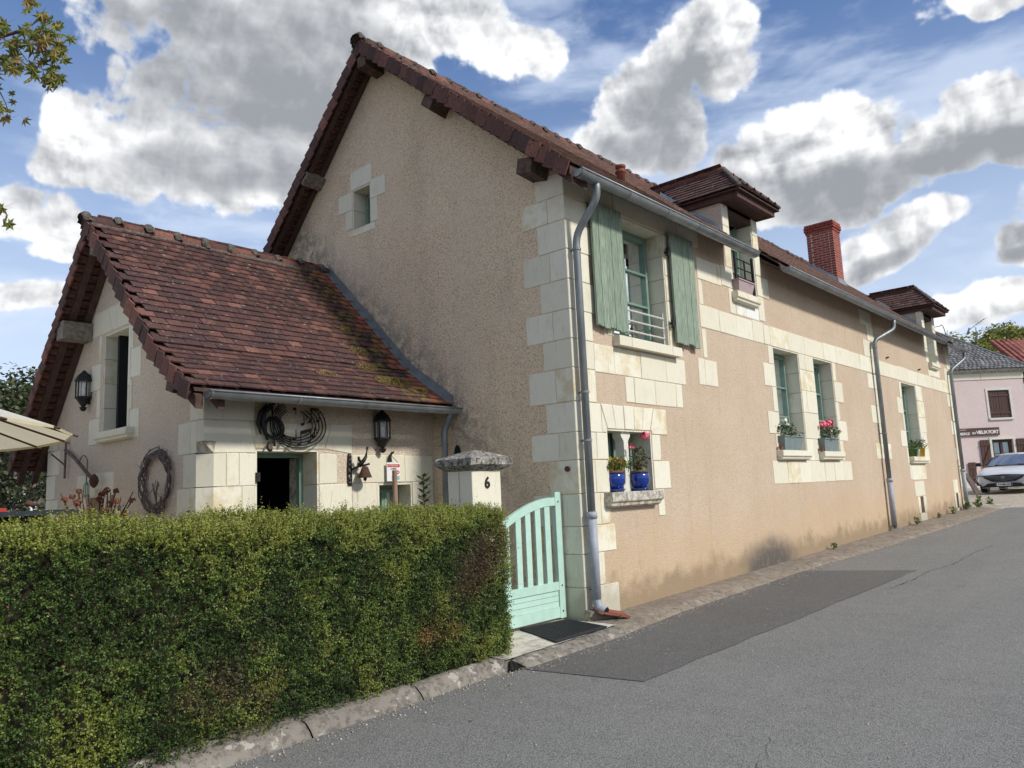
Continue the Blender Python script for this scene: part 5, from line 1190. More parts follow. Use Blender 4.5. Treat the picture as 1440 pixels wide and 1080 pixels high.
# post with a rough sawn trunk in front of the wall
solo('garden_post', MB().tube([(-1.17, 1.6, -.3), (-1.165, 1.61, .5), (-1.175, 1.6, 1.0), (-1.185, 1.59, 1.31)], lambda t: .032 + .004 * math.sin(t * 17), 9), 'post_wood', 'rough reddish wooden post standing before the low annex window', 'post')
# ------------------------------------------------------------------ willow wreath, hanging bracket
wr = thing('twig_wreath', 'large grey twig wreath hanging on the annex gable near its corner', 'wreath', (-3.05, 3.2, 1.3))
mb = MB()
for k in range(26):
    a0 = U(0, 360); ln = U(90, 200); r_ = U(.27, .33); ph = U(0, 6); pts = []
    for i in range(14):
        a = math.radians(a0 + ln * i / 13); rr = r_ + .03 * math.sin(a * 3 + ph); pts.append(AG(3.22 + math.cos(a) * rr * 1.05, 1.30 + math.sin(a) * rr * .98, .045 + .025 * math.sin(a * 5 + ph)))
    mb.tube(pts, U(.004, .009), 5)
for k in range(46):
    a = U(0, 6.283); r_ = U(.28, .36); c = AG(3.22 + math.cos(a) * r_, 1.30 + math.sin(a) * r_, .06); d = Vector((-.3 * rnd(), U(-1, 1), U(-1, 1))).normalized() * U(.04, .12); mb.tube([c, c + d * .5 + Vector((0, 0, .01)), c + d], lambda t: .004 * (1 - t) + .001, 4)
part('twigs', mb, 'rust_grey', wr, kind='stuff')
mb = MB()
for k in range(10): a = U(0, 6.283); mb.tube([AG(3.12, 1.06, .07), AG(3.12 + math.cos(a) * .05, 1.12 + U(0, .1), .09), AG(3.12 + math.cos(a) * .14, 1.10 + abs(math.sin(a)) * .2, .08)], .004, 4)
part('inner_spray', mb, 'rust_grey', wr, kind='stuff')
br = thing('lamp_bracket', 'old rusty swinging iron arm with a small green lantern on the annex gable', 'bracket', (-3.05, 5.8, 1.6))
mb = MB(); mb.tube([AG(5.85, 1.44, .04), AG(5.84, 2.05, .04)], .014, 6); mb.tube([AG(5.83, 1.60, .04), AG(5.70, 1.74, .25)], .010, 6); part('pivot_bar', mb, 'rust_grey', br)
part('arm', MB().tube([AG(5.85, 1.80, .04), AG(5.45, 1.68, .07), AG(4.68, 1.37, .12)], lambda t: .022, 8), 'rust_grey', br, True)
mb = MB(); mb.tube([AG(5.20, 1.58, .09)] + [AG(5.20 - .30 * i / 8, 1.58 + .10 * math.sin(i / 8 * math.pi * .9) + .0 * i, .11) for i in range(9)] + [AG(4.89, 1.42, .12), AG(4.885, 1.36, .12)], .007, 6); part('hook', mb, 'rust_grey', br, True)
c = AG(4.66, 1.36, .12); part('end_knob', MB().lathe(c, [(.01, -.08), (.04, -.05), (.055, 0), (.04, .05), (.01, .08)], 10), 'rust', br, True)
mb = MB(); c = AG(4.885, 1.27, .12); mb.lathe(c, [(.045, -.09), (.04, -.07), (.03, -.06)], 8); mb.lathe(c, [(.03, .05), (.02, .075), (.004, .10)], 8)
for k in range(4): a = k * 1.57; mb.tube([c + Vector((math.cos(a) * .028, math.sin(a) * .028, -.07)), c + Vector((math.cos(a) * .028, math.sin(a) * .028, .05))], .006, 4)
part('little_lantern', mb, 'frame_green', br)
# ------------------------------------------------------------------ gate pillar
gp = thing('gate_pillar', 'square pale stone gate pillar with a lichen-covered cap and number 6', 'pillar', (-1.31, .25, gz(-1.3)))
GX0, GX1, GY0, GY1 = -1.51, -1.11, .10, .42; mb = MB()
z = gz(-1.3) - .05
for z0, z1 in ((z, .05), (.05, .42), (.42, .78), (.78, 1.235)):
    mb = MB().box(GX0, -1.315 if z0 > .7 or z0 < .1 else -1.22, GY0 + .003, GY1, z0 + .003, z1 - .003); 
    stone(gp, FAC, GX0, GX1, z0, z1, proud=-GY0, back=-GY1)
mb = MB().box(GX0 - .001, GX0 + .0, GY0 + .165, GY0 + .170, z, 1.23); part('joint', mb, 'mortar_pink', gp)
cap = MB(); e = .085; xs0, xs1, ys0, ys1 = GX0 - e, GX1 + e, GY0 - e, GY1 + e
lv = [(0, 1.235, .01), (1, 1.285, 0)]
def rg(x0, x1, y0, y1, z): 
    n = 8; o = [(x0 + (x1 - x0) * i / n, y0) for i in range(n)] + [(x1, y0 + (y1 - y0) * i / n) for i in range(n)] + [(x1 - (x1 - x0) * i / n, y1) for i in range(n)] + [(x0, y1 - (y1 - y0) * i / n) for i in range(n)]
    return [(x + mnoise.noise(Vector((x * 14, y * 14, z * 14))) * .012, y + mnoise.noise(Vector((x * 14, y * 14, z * 14 + 7))) * .012, z + mnoise.noise(Vector((x * 20, y * 20, z * 9 + 3))) * .007) for x, y in o]
cxm, cym = (GX0 + GX1) / 2, (GY0 + GY1) / 2; rings = []
for k, z in ((-.0, 1.237), (1.0, 1.285), (1.0, 1.345), (.93, 1.358), (.55, 1.395), (.12, 1.43)):
    if z < 1.24: rings.append(rg(GX0 - .01, GX1 + .01, GY0 - .01, GY1 + .01, z))
    else: rings.append(rg(cxm - (xs1 - xs0) / 2 * k, cxm + (xs1 - xs0) / 2 * k, cym - (ys1 - ys0) / 2 * k, cym + (ys1 - ys0) / 2 * k, z))
n = len(rings[0]); cap.add([q for r_ in rings for q in r_], [(j * n + i, j * n + (i + 1) % n, (j + 1) * n + (i + 1) % n, (j + 1) * n + i) for j in range(len(rings) - 1) for i in range(n)] + [tuple(range(n))[::-1], tuple((len(rings) - 1) * n + i for i in range(n))])
part('cap', cap, 'cap', gp)
text_obj('6', .145, (-1.345, GY0 - .003, 1.07), (1, 0, 0), (0, 0, 1), 'iron', gp, 'house_number', .003, .008)
# ------------------------------------------------------------------ gate
gt = thing('garden_gate', 'mint green wooden garden gate with arched top standing between pillar and house corner', 'gate', (-.55, .25, gz(-.5)))
GF = Pl((0, .23, 0), (1, 0, 0), (0, -1, 0)); zb_ = -.29
mb = MB(); pbox(mb, GF, -.135, -.04, -.30, .985, -.045, .0); pbox(mb, GF, -.13, -.045, .985, 1.0, -.04, -.005); part('stile', mb, 'gate_mint', gt)
mb = MB(); pbox(mb, GF, -1.09, -1.0, -.30, .60, -.045, .0); part('stile', mb, 'gate_mint', gt)
ar = lambda x: .945 - .30 * max(0, (-.20 - x)) ** 1.75 * 1.15 - .02 * max(0, (x + .2))
def sweep(xs_, lo, hi, d0, d1):
    mb = MB(); vs = []
    for x in xs_: vs += [GF(x, lo(x), d0), GF(x, hi(x), d0), GF(x, hi(x), d1), GF(x, lo(x), d1)]
    n_ = len(xs_); fs = [(4 * i + k, 4 * i + (k + 1) % 4, 4 * i + 4 + (k + 1) % 4, 4 * i + 4 + k) for i in range(n_ - 1) for k in range(4)] + [(0, 1, 2, 3), tuple(4 * (n_ - 1) + k for k in range(4))[::-1]]
    return mb.add(vs, fs)
part('top_rail', sweep(list(np.linspace(-1.0, -.137, 22)), lambda x: ar(x) - .085, ar, -.042, -.003), 'gate_mint', gt)
for x0, x1 in ((-1.0 + .03, -.87), (-.80 + .03, -.69), (-.62, -.54), (-.465, -.38), (-.31, -.225)):
    xa, xb = (x0, x1); mb = sweep([xa, (xa + xb) / 2, xb], lambda x: .068, lambda x: ar(x) - .0855, -.032, -.010); part('slat', mb, 'gate_mint', gt)
mb = MB(); pbox(mb, GF, -1.0, -.137, -.015, .07, -.042, -.002); part('mid_rail', mb, 'gate_mint', gt); mb = MB(); pbox(mb, GF, -1.0, -.137, zb_, -.185, -.042, -.002); part('bottom_rail', mb, 'gate_mint', gt)
for z0, z1 in ((-.183, -.128), (-.124, -.072), (-.068, -.018)): mb = MB(); pbox(mb, GF, -.998, -.139, z0, z1, -.03, -.014); part('board', mb, 'gate_mint', gt)
for z in (-.23, .03, .90):
    part('hinge_bolt', MB().tube([GF(-.09, z, .0), GF(-.09, z, .006)], .009, 8), 'rust', gt)
# ------------------------------------------------------------------ hedge
hg = thing('hedge', 'long clipped box honeysuckle hedge with a brown bare patch near its end', 'hedge', (-4.5, 0, gz(-4.5)))
HX0, HX1 = -8.2, -1.50; HY0, HY1 = -.42, .12
def htop(x): return .885 + .055 * min(3.5, max(0, -1.6 - x)) / 2.5
def hedge_point(n):
    """points on the hedge skin and their normals"""
    u = np.random.rand(n); xs_ = HX0 + (HX1 - HX0) * np.random.rand(n)
    zt = np.array([htop(x) for x in xs_]); zb0 = np.array([gz(x) for x in xs_]) + .02
    r = .17; front = zt - r - zb0; arc_ = r * math.pi / 2; top = HY1 - HY0 - r
    ln = front + arc_ + top; s = u * ln
    P = np.zeros((n, 3)); N = np.zeros((n, 3)); P[:, 0] = xs_
    m = s < front; P[m, 1] = HY0; P[m, 2] = (zb0 + s)[m]; N[m] = (0, -1, 0)
    m2 = (~m) & (s < front + arc_); th = ((s - front) / r)[m2]; P[m2, 1] = HY0 + r - r * np.cos(th); P[m2, 2] = (zt - r)[m2] + r * np.sin(th); N[m2, 1] = -np.cos(th); N[m2, 2] = np.sin(th)
    m3 = (~m) & (~m2); P[m3, 1] = HY0 + r + (s - front - arc_)[m3]; P[m3, 2] = zt[m3]; N[m3, 2] = 1
    # bulge: battered foot, uneven face
    k = (P[:, 2] - zb0) / (zt - zb0); P[:, 1] += np.where(P[:, 1] < .0, .05 * np.clip(.25 - k, 0, 1) * 2 - .085 * np.clip((-xs_ - 2.2) / 2, 0, 1) * np.clip(1 - k, 0, 1), 0)
    return P, N
def hedge_end(n):
    ys_ = HY0 + .10 + (HY1 - HY0 - .1) * np.random.rand(n); zt = htop(HX1); zb0 = gz(HX1); z = zb0 + (zt - .06 - zb0) * np.random.rand(n)
    P = np.stack([np.full(n, HX1), ys_, z], 1); N = np.tile((1., 0, 0), (n, 1)); return P, N
P1, N1 = hedge_point(38000); P2, N2 = hedge_end(3200); Pk = np.concatenate([P1, P2]); Nk = np.concatenate([N1, N2])
# round off the vertical corner at the gate end
cor = np.clip((Pk[:, 0] - (HX1 - .16)) / .16, 0, 1) * np.clip((HY0 + .16 - Pk[:, 1]) / .16, 0, 1); Pk[:, 0] -= cor * .07; Pk[:, 1] += cor * .07
fb_ = fbm(Pk, 3.2, 3); fs_ = fbm(Pk, 9, 11); lum = fb_ * .055 + fs_ * .05
Pk = Pk + Nk * lum[:, None]
# sprigs: short twigs with opposite leaves
K = 12; ns = len(Pk); D = Nk * 1.0 + rand_unit(ns) * .85 + np.array([0, 0, .35]); D /= np.linalg.norm(D, axis=1)[:, None]
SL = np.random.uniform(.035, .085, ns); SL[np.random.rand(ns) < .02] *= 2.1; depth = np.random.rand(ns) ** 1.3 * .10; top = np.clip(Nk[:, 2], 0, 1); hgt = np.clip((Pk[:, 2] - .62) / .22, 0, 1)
B0 = Pk - Nk * (depth + .03)[:, None]
bp = np.array([-2.03, -.42, .42]); d_ = (Pk - bp) * np.array([1.75, 1, 1.05]) + np.array([.0, 0, 0]); d_[:, 0] -= (Pk[:, 2] - .42) * .75
brown = np.clip(1.15 - np.linalg.norm(d_, axis=1) / .42 + fb_ * .9, 0, 1)
brown2 = .6 * np.clip(1 - np.linalg.norm((Pk - np.array([-2.5, -.42, -.02])) * np.array([1.2, 1, 1.6]), axis=1) / .22 + fs_ * 1.1, 0, 1) * .9
brown3 = np.clip(1 - np.linalg.norm((Pk - np.array([-4.15, -.42, -.12])) * np.array([1., 1, 1.5]), axis=1) / .34 + fs_ * 1.2, 0, 1) * .8
bare = np.maximum(brown * .75, brown3 * .75)
PP = []; NN = []; TT = []; SS = []
side = np.cross(D, rand_unit(ns)); side /= np.linalg.norm(side, axis=1)[:, None]
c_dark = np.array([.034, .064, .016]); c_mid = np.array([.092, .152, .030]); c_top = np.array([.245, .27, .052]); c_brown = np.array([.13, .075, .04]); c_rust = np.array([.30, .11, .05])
for k in range(K):
    f = (k + .5) / K; keep = np.random.rand(ns) > bare * .93
    p = B0 + D * (SL * f)[:, None]; sd_ = side * (1 if k % 2 else -1) + D * .5 + rand_unit(ns) * .5
    nrm = np.cross(sd_, D) + Nk * .9 + rand_unit(ns) * .45
    q = p + sd_ * .004
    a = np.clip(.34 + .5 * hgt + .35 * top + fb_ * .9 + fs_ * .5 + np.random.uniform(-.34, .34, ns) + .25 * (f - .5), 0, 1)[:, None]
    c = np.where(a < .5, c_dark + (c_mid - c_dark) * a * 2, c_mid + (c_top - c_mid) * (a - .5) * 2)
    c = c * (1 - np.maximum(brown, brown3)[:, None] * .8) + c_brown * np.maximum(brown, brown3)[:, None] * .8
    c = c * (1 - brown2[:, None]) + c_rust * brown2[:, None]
    c = c * np.random.uniform(.75, 1.3, ns)[:, None]
    rr = np.random.rand(ns); c[rr > .994] = (.30, .12, .05); c[(rr > .985) & (rr < .991)] = (.34, .33, .10)
    PP.append(q[keep]); NN.append(nrm[keep]); TT.append(c[keep]); SS.append((np.random.uniform(.0095, .0165, ns))[keep])
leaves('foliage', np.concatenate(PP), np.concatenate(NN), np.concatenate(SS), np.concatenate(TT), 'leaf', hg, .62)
# bare twigs, mostly in the brown patches
sel = np.where((bare > .25) | (np.random.rand(ns) > .86))[0][:6500]; V = []; Fq = []
for i in sel:
    b = B0[i]; e_ = b + (D[i] + rand_unit(1)[0] * .5) * SL[i] * 1.25; sdv = np.cross(D[i], Nk[i] + .01); sdv /= np.linalg.norm(sdv) + 1e-6; w_ = .0011
    up_ = np.cross(D[i], sdv) * w_; o_ = len(V); V += [b + sdv * w_, b - sdv * w_, b + up_, e_ + sdv * w_ * .4, e_ - sdv * w_ * .4, e_ + up_ * .4]; Fq += [(o_, o_ + 1, o_ + 4, o_ + 3), (o_ + 1, o_ + 2, o_ + 5, o_ + 4), (o_ + 2, o_, o_ + 3, o_ + 5)]
npmesh('twigs', V, Fq, 'twig', hg)
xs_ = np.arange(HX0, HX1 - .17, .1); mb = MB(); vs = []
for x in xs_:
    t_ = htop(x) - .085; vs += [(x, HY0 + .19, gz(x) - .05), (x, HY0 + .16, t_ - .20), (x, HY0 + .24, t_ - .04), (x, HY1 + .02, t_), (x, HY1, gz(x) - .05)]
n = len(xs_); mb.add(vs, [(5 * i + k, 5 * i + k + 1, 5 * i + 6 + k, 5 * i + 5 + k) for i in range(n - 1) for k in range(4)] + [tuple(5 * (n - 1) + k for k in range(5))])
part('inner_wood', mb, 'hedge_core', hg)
# dead leaves lying on the hedge, on the kerb and on the road
dl = mesh(MB().add([(0, -.5, 0), (.35, -.1, .1), (.22, .5, .04), (-.2, .45, .12), (-.35, -.05, .02)], [(0, 1, 2, 3, 4)]), 'dead_leaf')
for x, y, z, s, lab in ((-5.05, -.02, .985, .05, 'curled orange dead leaf standing on the hedge below the table, second from the left'), (-5.35, -.1, .985, .05, 'pale dead leaf on the hedge top nearest the left picture edge'),
        (-4.72, -.1, .965, .05, 'flat tan dead leaf on the hedge just under the table edge'), (-4.2, .05, .985, .055, 'pair of upright dead leaf blades on the hedge where the table ends'), (-4.0, -.02, .98, .045, 'pinkish dead leaf on the hedge in front of the blocked low opening'),
        (-3.25, -.02, .955, .05, 'straw-coloured dead leaf on the hedge below the open door'), (-2.15, -.85, None, .03, 'small orange dead leaf on the tarmac close under the hedge end kerb'), (-2.9, -1.2, None, .035, 'orange dead leaf on the tarmac farthest out from the hedge kerb'),
        (-2.75, -.68, None, .03, 'brown dead leaf in the gutter beside the second hedge kerb joint'), (1.2, -1.1, None, .035, 'small tan dead leaf lying on the dark tarmac patch'), (-.6, -1.3, None, .03, 'tiny leaf on the near part of the dark tarmac patch'),
        (4.1, -3.9, None, .10, 'single large brown dead leaf alone on the open road at right'), (-1.9, -.47, None, .05, 'yellow dead leaf caught between hedge foot and kerb'), (.3, -.75, None, .03, 'tan dead leaf at the edge of the tarmac below the drain tile')):
    o = link('dead_leaf', dl); o.matrix_basis = Matrix.Translation((x, y, z if z else (rz(x) + .008 if y < -.64 else gz(x) + .03))) @ Matrix.Rotation(U(0, 6), 4, 'Z') @ Matrix.Rotation(U(-.5, .5), 4, 'X') @ Matrix.Scale(s, 4)
    o['label'] = lab; o['category'] = 'leaf'; o['group'] = 'dead leaves'
gm = []
for _ in range(2600):
    if rnd() < .55: x = U(-6, 16); y = yedge(x) - abs(random.gauss(0, .10)) - .01; z = rz(x) + .004
    elif rnd() < .6: x = U(0, 16); y = yedge(x) * U(.25, .95); z = gz(x) - .03
    else: x = U(-5, 12); y = U(-5, -.7); z = rz(x) + .002
    sc_ = U(.003, .009); gm.append(Matrix.Translation((x, y, z)) @ Matrix.Rotation(U(0, 6), 4, 'Z') @ Matrix.Rotation(U(0, 2), 4, 'X') @ Matrix.Scale(sc_, 4))
gt_ = boxes_np('grit', [(-1, -.7, -.4), (.9, -.8, -.5), (-.8, .8, -.4), (1, .6, -.5), (-.6, -.5, .5), (.5, -.6, .4), (-.5, .6, .5), (.7, .4, .4)], gm, 'gravel', None); gt_['label'] = 'loose pale grit scattered along the kerb and road edge'
# ------------------------------------------------------------------ potted plants on the sills
def foliage(parent, c, rx, rz_, n, size, cols, up=.4, seed=0, ry=None, name='foliage', aspect=.7):
    P = rand_unit(n) * (np.random.rand(n) ** .45)[:, None]; P = P * np.array([rx, ry or rx, rz_]) + np.array(c)
    k = np.random.randint(0, len(cols), n); T = np.array(cols)[k] * np.random.uniform(.7, 1.3, n)[:, None]
    N = rand_unit(n) + np.array([0, -.3, up])
    return leaves(name, P, N, np.random.uniform(size * .6, size * 1.2, n), T, 'leaf', parent, aspect)
def stems(parent, c, tips, r=.003):
    mb = MB()
    for t in tips: a = Vector(c); b = Vector(t); m = a.lerp(b, .5) + Vector((U(-.02, .02), U(-.02, .02), .01)); mb.tube([a, m, b], r, 5)
    part('stem', mb, 'twig', parent)
def flower_head(parent, c, r, mat='petal_pink', n=16):
    mb = MB()
    for _ in range(n):
        d = Vector((U(-1, 1), U(-1, 1), U(-.6, 1))).normalized(); q = Vector(c) + d * r * U(.6, 1); a = d.cross(Vector((.3, .2, 1))).normalized() * r * .45; b = d.cross(a).normalized() * r * .45
        mb.add([q - a, q - b, q + a, q + b], [(0, 1, 2, 3)])
    part('flower_head', mb, mat, parent)
def blue_pot(x, y, z, label, g='blue glazed pots on the stone sill'):
    t = thing('potted_plant', label, 'potted plant', (x, y, z), g)
    mb = MB(); mb.lathe((x, y, z), [(.0, .012), (.105, .012), (.115, .03), (.108, .032)], 24); part('saucer', mb, 'ceramic', t, True)
    mb = MB(); mb.lathe((x, y, z), [(.07, .03), (.085, .045), (.112, .10), (.118, .15), (.108, .195), (.098, .205)], 28); part('pot', mb, 'ceramic', t, True)
    mb = MB(); mb.lathe((x, y, z), [(.099, .203), (.112, .212), (.112, .23), (.098, .234), (.09, .215), (.0, .212)], 28); part('rim', mb, 'pot_rim', t, True)
    return t
SZ = .972
t = blue_pot(.66, -.005, SZ, 'blue glazed pot with yellow and green leaves, left on the low window sill')
foliage(t, (.66, -.01, SZ + .30), .15, .10, 190, .055, [(.10, .16, .03), (.16, .22, .04), (.50, .34, .04), (.42, .17, .05), (.14, .12, .05)], .5)
foliage(t, (.84, -.02, SZ + .30), .09, .05, 50, .045, [(.12, .16, .03), (.20, .20, .04)], .5, name='trailing_stem')
stems(t, (.66, 0, SZ + .21), [(.66 + U(-.12, .2), U(-.06, .06), SZ + U(.28, .38)) for _ in range(9)])
t = blue_pot(1.15, -.02, SZ, 'blue glazed pot with leggy pink geranium, right on the low window sill')
foliage(t, (1.13, -.02, SZ + .33), .14, .12, 120, .042, [(.07, .10, .025), (.11, .10, .04), (.16, .11, .05), (.06, .07, .03)], .4)
foliage(t, (1.20, -.02, SZ + .46), .10, .07, 50, .04, [(.06, .09, .03), (.10, .11, .04)], .4, name='upper_leaves')
tips = [(1.27, -.03, SZ + .60), (.99, -.05, SZ + .50), (1.30, 0, SZ + .40), (1.05, .0, SZ + .44), (1.22, .02, SZ + .5)]
stems(t, (1.15, 0, SZ + .21), tips + [(1.15 + U(-.12, .12), U(-.06, .06), SZ + U(.3, .4)) for _ in range(7)], .004)
flower_head(t, (1.29, -.04, SZ + .64), .055, n=44); flower_head(t, (.98, -.05, SZ + .51), .035, n=24)
def planter(x0, x1, z, label, mat, cols, flowers, hh=.17, y0=-.12, y1=.08, g='planters on the window sills'):
    t = thing('planter', label, 'planter', ((x0 + x1) / 2, -.02, z), g); i = .045
    mb = MB().hull8([(x0 + i, y0 + .03, z + .005), (x1 - i, y0 + .03, z + .005), (x0 + i, y1 - .03, z + .005), (x1 - i, y1 - .03, z + .005), (x0, y0, z + hh), (x1, y0, z + hh), (x0, y1, z + hh), (x1, y1, z + hh)]); part('trough', mb, mat, t)
    part('rim', MB().box(x0 - .012, x1 + .012, y0 - .012, y1 + .012, z + hh, z + hh + .018), mat, t); part('foot', MB().box(x0 + i - .005, x1 - i + .005, y0 + .02, y1 - .02, z, z + .012), mat, t)
    for (cx_, cz_, rx, rz2, n) in cols: foliage(t, (cx_, -.03, z + hh + cz_), rx, rz2, n, .045, [(.05, .08, .025), (.08, .11, .03), (.12, .13, .06), (.04, .06, .02)], .4)
    for (fx, fz, fr, m) in flowers: flower_head(t, (fx, -.06, z + hh + fz), fr, m, 30)
    return t
planter(5.24, 5.98, 1.492, 'grey-green trough planter with sparse whitish plant, on the first double window sill', 'planter_grey', [(5.45, .12, .18, .13, 150), (5.85, .06, .12, .07, 50), (5.25, .13, .06, .1, 24)], [(5.44, .26, .05, 'petal_white'), (5.50, .20, .04, 'petal_white')], .21)
planter(6.95, 7.63, 1.492, 'grey-green trough planter full of red geraniums on the second double window sill', 'planter_grey', [(7.28, .12, .26, .13, 330)], [(7.15, .26, .07, 'petal_pink'), (7.02, .24, .04, 'petal_pink'), (7.30, .24, .06, 'petal_pink'), (7.42, .30, .07, 'petal_pink'), (7.52, .28, .05, 'petal_pink'), (7.45, .14, .05, 'petal_white')], .21)
planter(4.08, 4.62, 3.857, 'pale pink ribbed trough planter on the sill of the near dormer', 'planter_pink', [(4.5, .02, .1, .06, 24)], [], .17)
for x in (5.20, 6.93): 
    t = thing('small_pot', 'tiny terracotta pot beside the ' + ('left' if x < 6 else 'right') + ' trough of the double window', 'pot', (x, -.06, 1.49)); part('pot', MB().lathe((x, -.06, 1.492), [(.025, 0), (.035, .06), (.04, .065), (.03, .066)], 10), 'terracotta', t)
def smallpot(x, z, mat, label, cols, fl=None, r=.07, hh=.15):
    t = thing('potted_plant', label, 'potted plant', (x, -.03, z), 'small pots on the third tall window sill'); part('pot', MB().lathe((x, -.03, z), [(r * .75, 0), (r, hh), (r * 1.08, hh + .005), (r * 1.08, hh + .02), (r * .9, hh + .02)], 14), mat, t, True)
    foliage(t, (x, -.03, z + hh + .10), .16, .12, 150, .05, cols, .4)
    if fl: flower_head(t, (x + .08, -.06, z + hh + .2), .06, fl, 20)
smallpot(12.62, 1.43, 'pot_green', 'dark green pot with bushy leaves, left on the third tall window sill', [(.06, .11, .03), (.10, .14, .04)], None, .12, .16)
smallpot(12.98, 1.43, 'pot_white', 'small white pot with green leaves, in the middle of the third tall window sill', [(.09, .12, .04), (.14, .16, .06)])
smallpot(13.33, 1.43, 'pot_yellow', 'yellow pot with white-pink flowers, right on the third tall window sill', [(.07, .10, .04), (.15, .16, .10)], 'petal_white', .10, .20)
# ------------------------------------------------------------------ shrubs and weeds
def weed(x, y, s, n=26, label=''):
    t = thing('weed', label, 'weed', (x, y, gz(x)), 'weeds at the foot of the street wall'); mb = MB()
    P = []; N = []; T = []
    for _ in range(n): a = U(0, 6.28); r = U(.1, 1) * s; P.append((x + math.cos(a) * r, y - abs(math.sin(a)) * r * .6, gz(x) + U(0, 1) * s)); N.append((U(-1, 1), U(-1, .2), U(.2, 1))); T.append((.07 * U(.7, 1.6), .13 * U(.7, 1.3), .03))
    leaves('leaves', np.array(P), np.array(N), s * .5, np.array(T), 'leaf', t, .5)
for x, y, s, l in ((-.02, -.05, .05, 'low green weed growing at the foot of the near stone corner'), (.16, -.30, .03, 'tiny weed beside the drain tile of the near downpipe'), (6.9, -.10, .09, 'small weed at the wall foot before the long plain stretch of pavement'),
                   (11.9, -.12, .13, 'leafy weed in front of the wall just past the second downpipe'), (13.9, -.1, .10, 'low weed at the wall foot below the third tall window'), (15.3, -.1, .14, 'low spreading weed left of the narrow dark vent slot'), (16.7, -.12, .18, 'green weed tuft next to the narrow dark vent slot'), (17.75, -.15, .25, 'weed tuft growing at the far end of the house wall'), (18.3, -.35, .18, 'far weed tuft on the gravel beyond the house end')): weed(x, y, s, 40, l)
sh = thing('laurel_shrub', 'young upright shrub with glossy pointed leaves in front of the annex wall', 'shrub', (-.48, 1.9, -.3)); mb = MB(); stemp = [(-.50, 1.9, -.3), (-.49, 1.9, .5), (-.50, 1.9, 1.24)]; mb.tube(stemp, .008, 6); part('stem', mb, 'twig', sh)
lm = MB()
for k in range(44):
    z = .78 + k * .0112; a = k * 2.4; d = Vector((math.cos(a), math.sin(a), .45)).normalized(); b = Vector((-.495, 1.9, z)); s_ = d.cross(Vector((0, 0, 1))).normalized() * .030; e_ = b + d * U(.10, .15); m_ = b + d * .06
    lm.add([b, m_ + s_, e_, m_ - s_ - Vector((0, 0, .006))], [(0, 1, 2, 3)])
part('leaves', lm, 'laurel', sh)
dp = thing('dried_flower_bush', 'brown dried hydrangea bush with russet flower heads before the annex gable', 'shrub', (-3.5, 3.4, -.4)); mb = MB(); heads = []
for k in range(60):
    a = U(0, 6.28); b = Vector((-3.55 + U(-.1, .1), 3.3 + U(-.2, .2), .3)); e_ = Vector((-3.55 + math.cos(a) * U(.05, .35), 3.35 + math.sin(a) * U(.05, .5), U(.95, 1.24))); mb.tube([b, b.lerp(e_, .5) + Vector((0, 0, .06)), e_], .005, 4); heads.append(e_)
part('stems', mb, 'rust', dp, kind='stuff')
for e_ in heads[:18]: flower_head(dp, e_, .035, 'dry_flower', 18)
foliage(dp, (-3.5, 3.3, .92), .3, .2, 300, .03, [(.12, .06, .04), (.15, .08, .05), (.08, .05, .035)], .2, aspect=.3)
# ------------------------------------------------------------------ parasol, garden table
pa = thing('parasol', 'large cream garden parasol with many ribs, cut off by the left edge', 'parasol', (-6.76, 4.24, -.4))
pc = Vector((-6.763, 4.241, 0)); PR = 3.09; zr = 1.76; NR = 24; a0 = math.atan2(2.347 - 4.241, -4.17 + 6.763); hub = pc + Vector((0, 0, zr + 1.12))
rim = [pc + Vector((math.cos(a0 + k * 2 * math.pi / NR) * PR, math.sin(a0 + k * 2 * math.pi / NR) * PR, zr)) for k in range(NR)]
up = MB(); lo = MB(); va = MB()
for k in range(NR):
    a, b = rim[k], rim[(k + 1) % NR]; rows_ = []; 
    for r_ in np.linspace(0, 1, 6):
        sag = -.05 * math.sin(r_ * math.pi); rows_.append([hub.lerp(a, r_), hub.lerp((a + b) / 2, r_) + Vector((0, 0, sag * r_)), hub.lerp(b, r_)])
    vs = [q for rw in rows_ for q in rw]; fs = [(3 * i + j, 3 * i + j + 1, 3 * i + j + 4, 3 * i + j + 3) for i in range(5) for j in range(2)]
    up.add([v + Vector((0, 0, .012)) for v in vs], fs); lo.add(vs, fs); out_ = (a - pc).normalized(); m_ = (a + b) / 2
    dn = Vector((0, 0, -.022)); va.add([a, m_, b, b + dn, m_ + dn * 1.25, a + dn], [(0, 1, 4, 5), (1, 2, 3, 4)])
part('canopy', lo, 'canvas', pa); part('valance', va, 'canvas_trim', pa)
for k in range(NR): part('rib', MB().tube([hub + Vector((0, 0, -.02)), rim[k] + Vector((0, 0, -.012)), rim[k] + (rim[k] - hub).normalized() * .05 + Vector((0, 0, -.01))], .011, 5), 'shutter_brown', pa)
part('pole', MB().tube([pc + Vector((0, 0, -.42)), pc + Vector((0, 0, zr + 1.15))], .03, 10), 'shutter_brown', pa); part('base', MB().lathe(pc + Vector((0, 0, -.42)), [(.3, 0), (.3, .06), (.05, .1)], 16), 'table_dark', pa)
tbl = thing('garden_table', 'dark blue-black tabletop with rounded edge just above the hedge, far left', 'table', (-5.6, 1.5, -.4))
TE = Vector((-4.42, 1.75, 0))
part('tabletop', MB().prism([(-8.0, .9, 1.0), (-4.62, 1.18, 1.0), (-4.42, 1.38, 1.0), (-4.40, 2.2, 1.0), (-4.6, 2.3, 1.0), (-8.0, 2.3, 1.0)], (0, 0, .035)), 'table_dark', tbl)
for x, y in ((-4.75, 1.5), (-4.75, 2.1), (-7.6, 1.1), (-7.6, 2.1)): part('leg', MB().box(x - .03, x + .03, y - .03, y + .03, -.45, 1.0), 'table_dark', tbl)
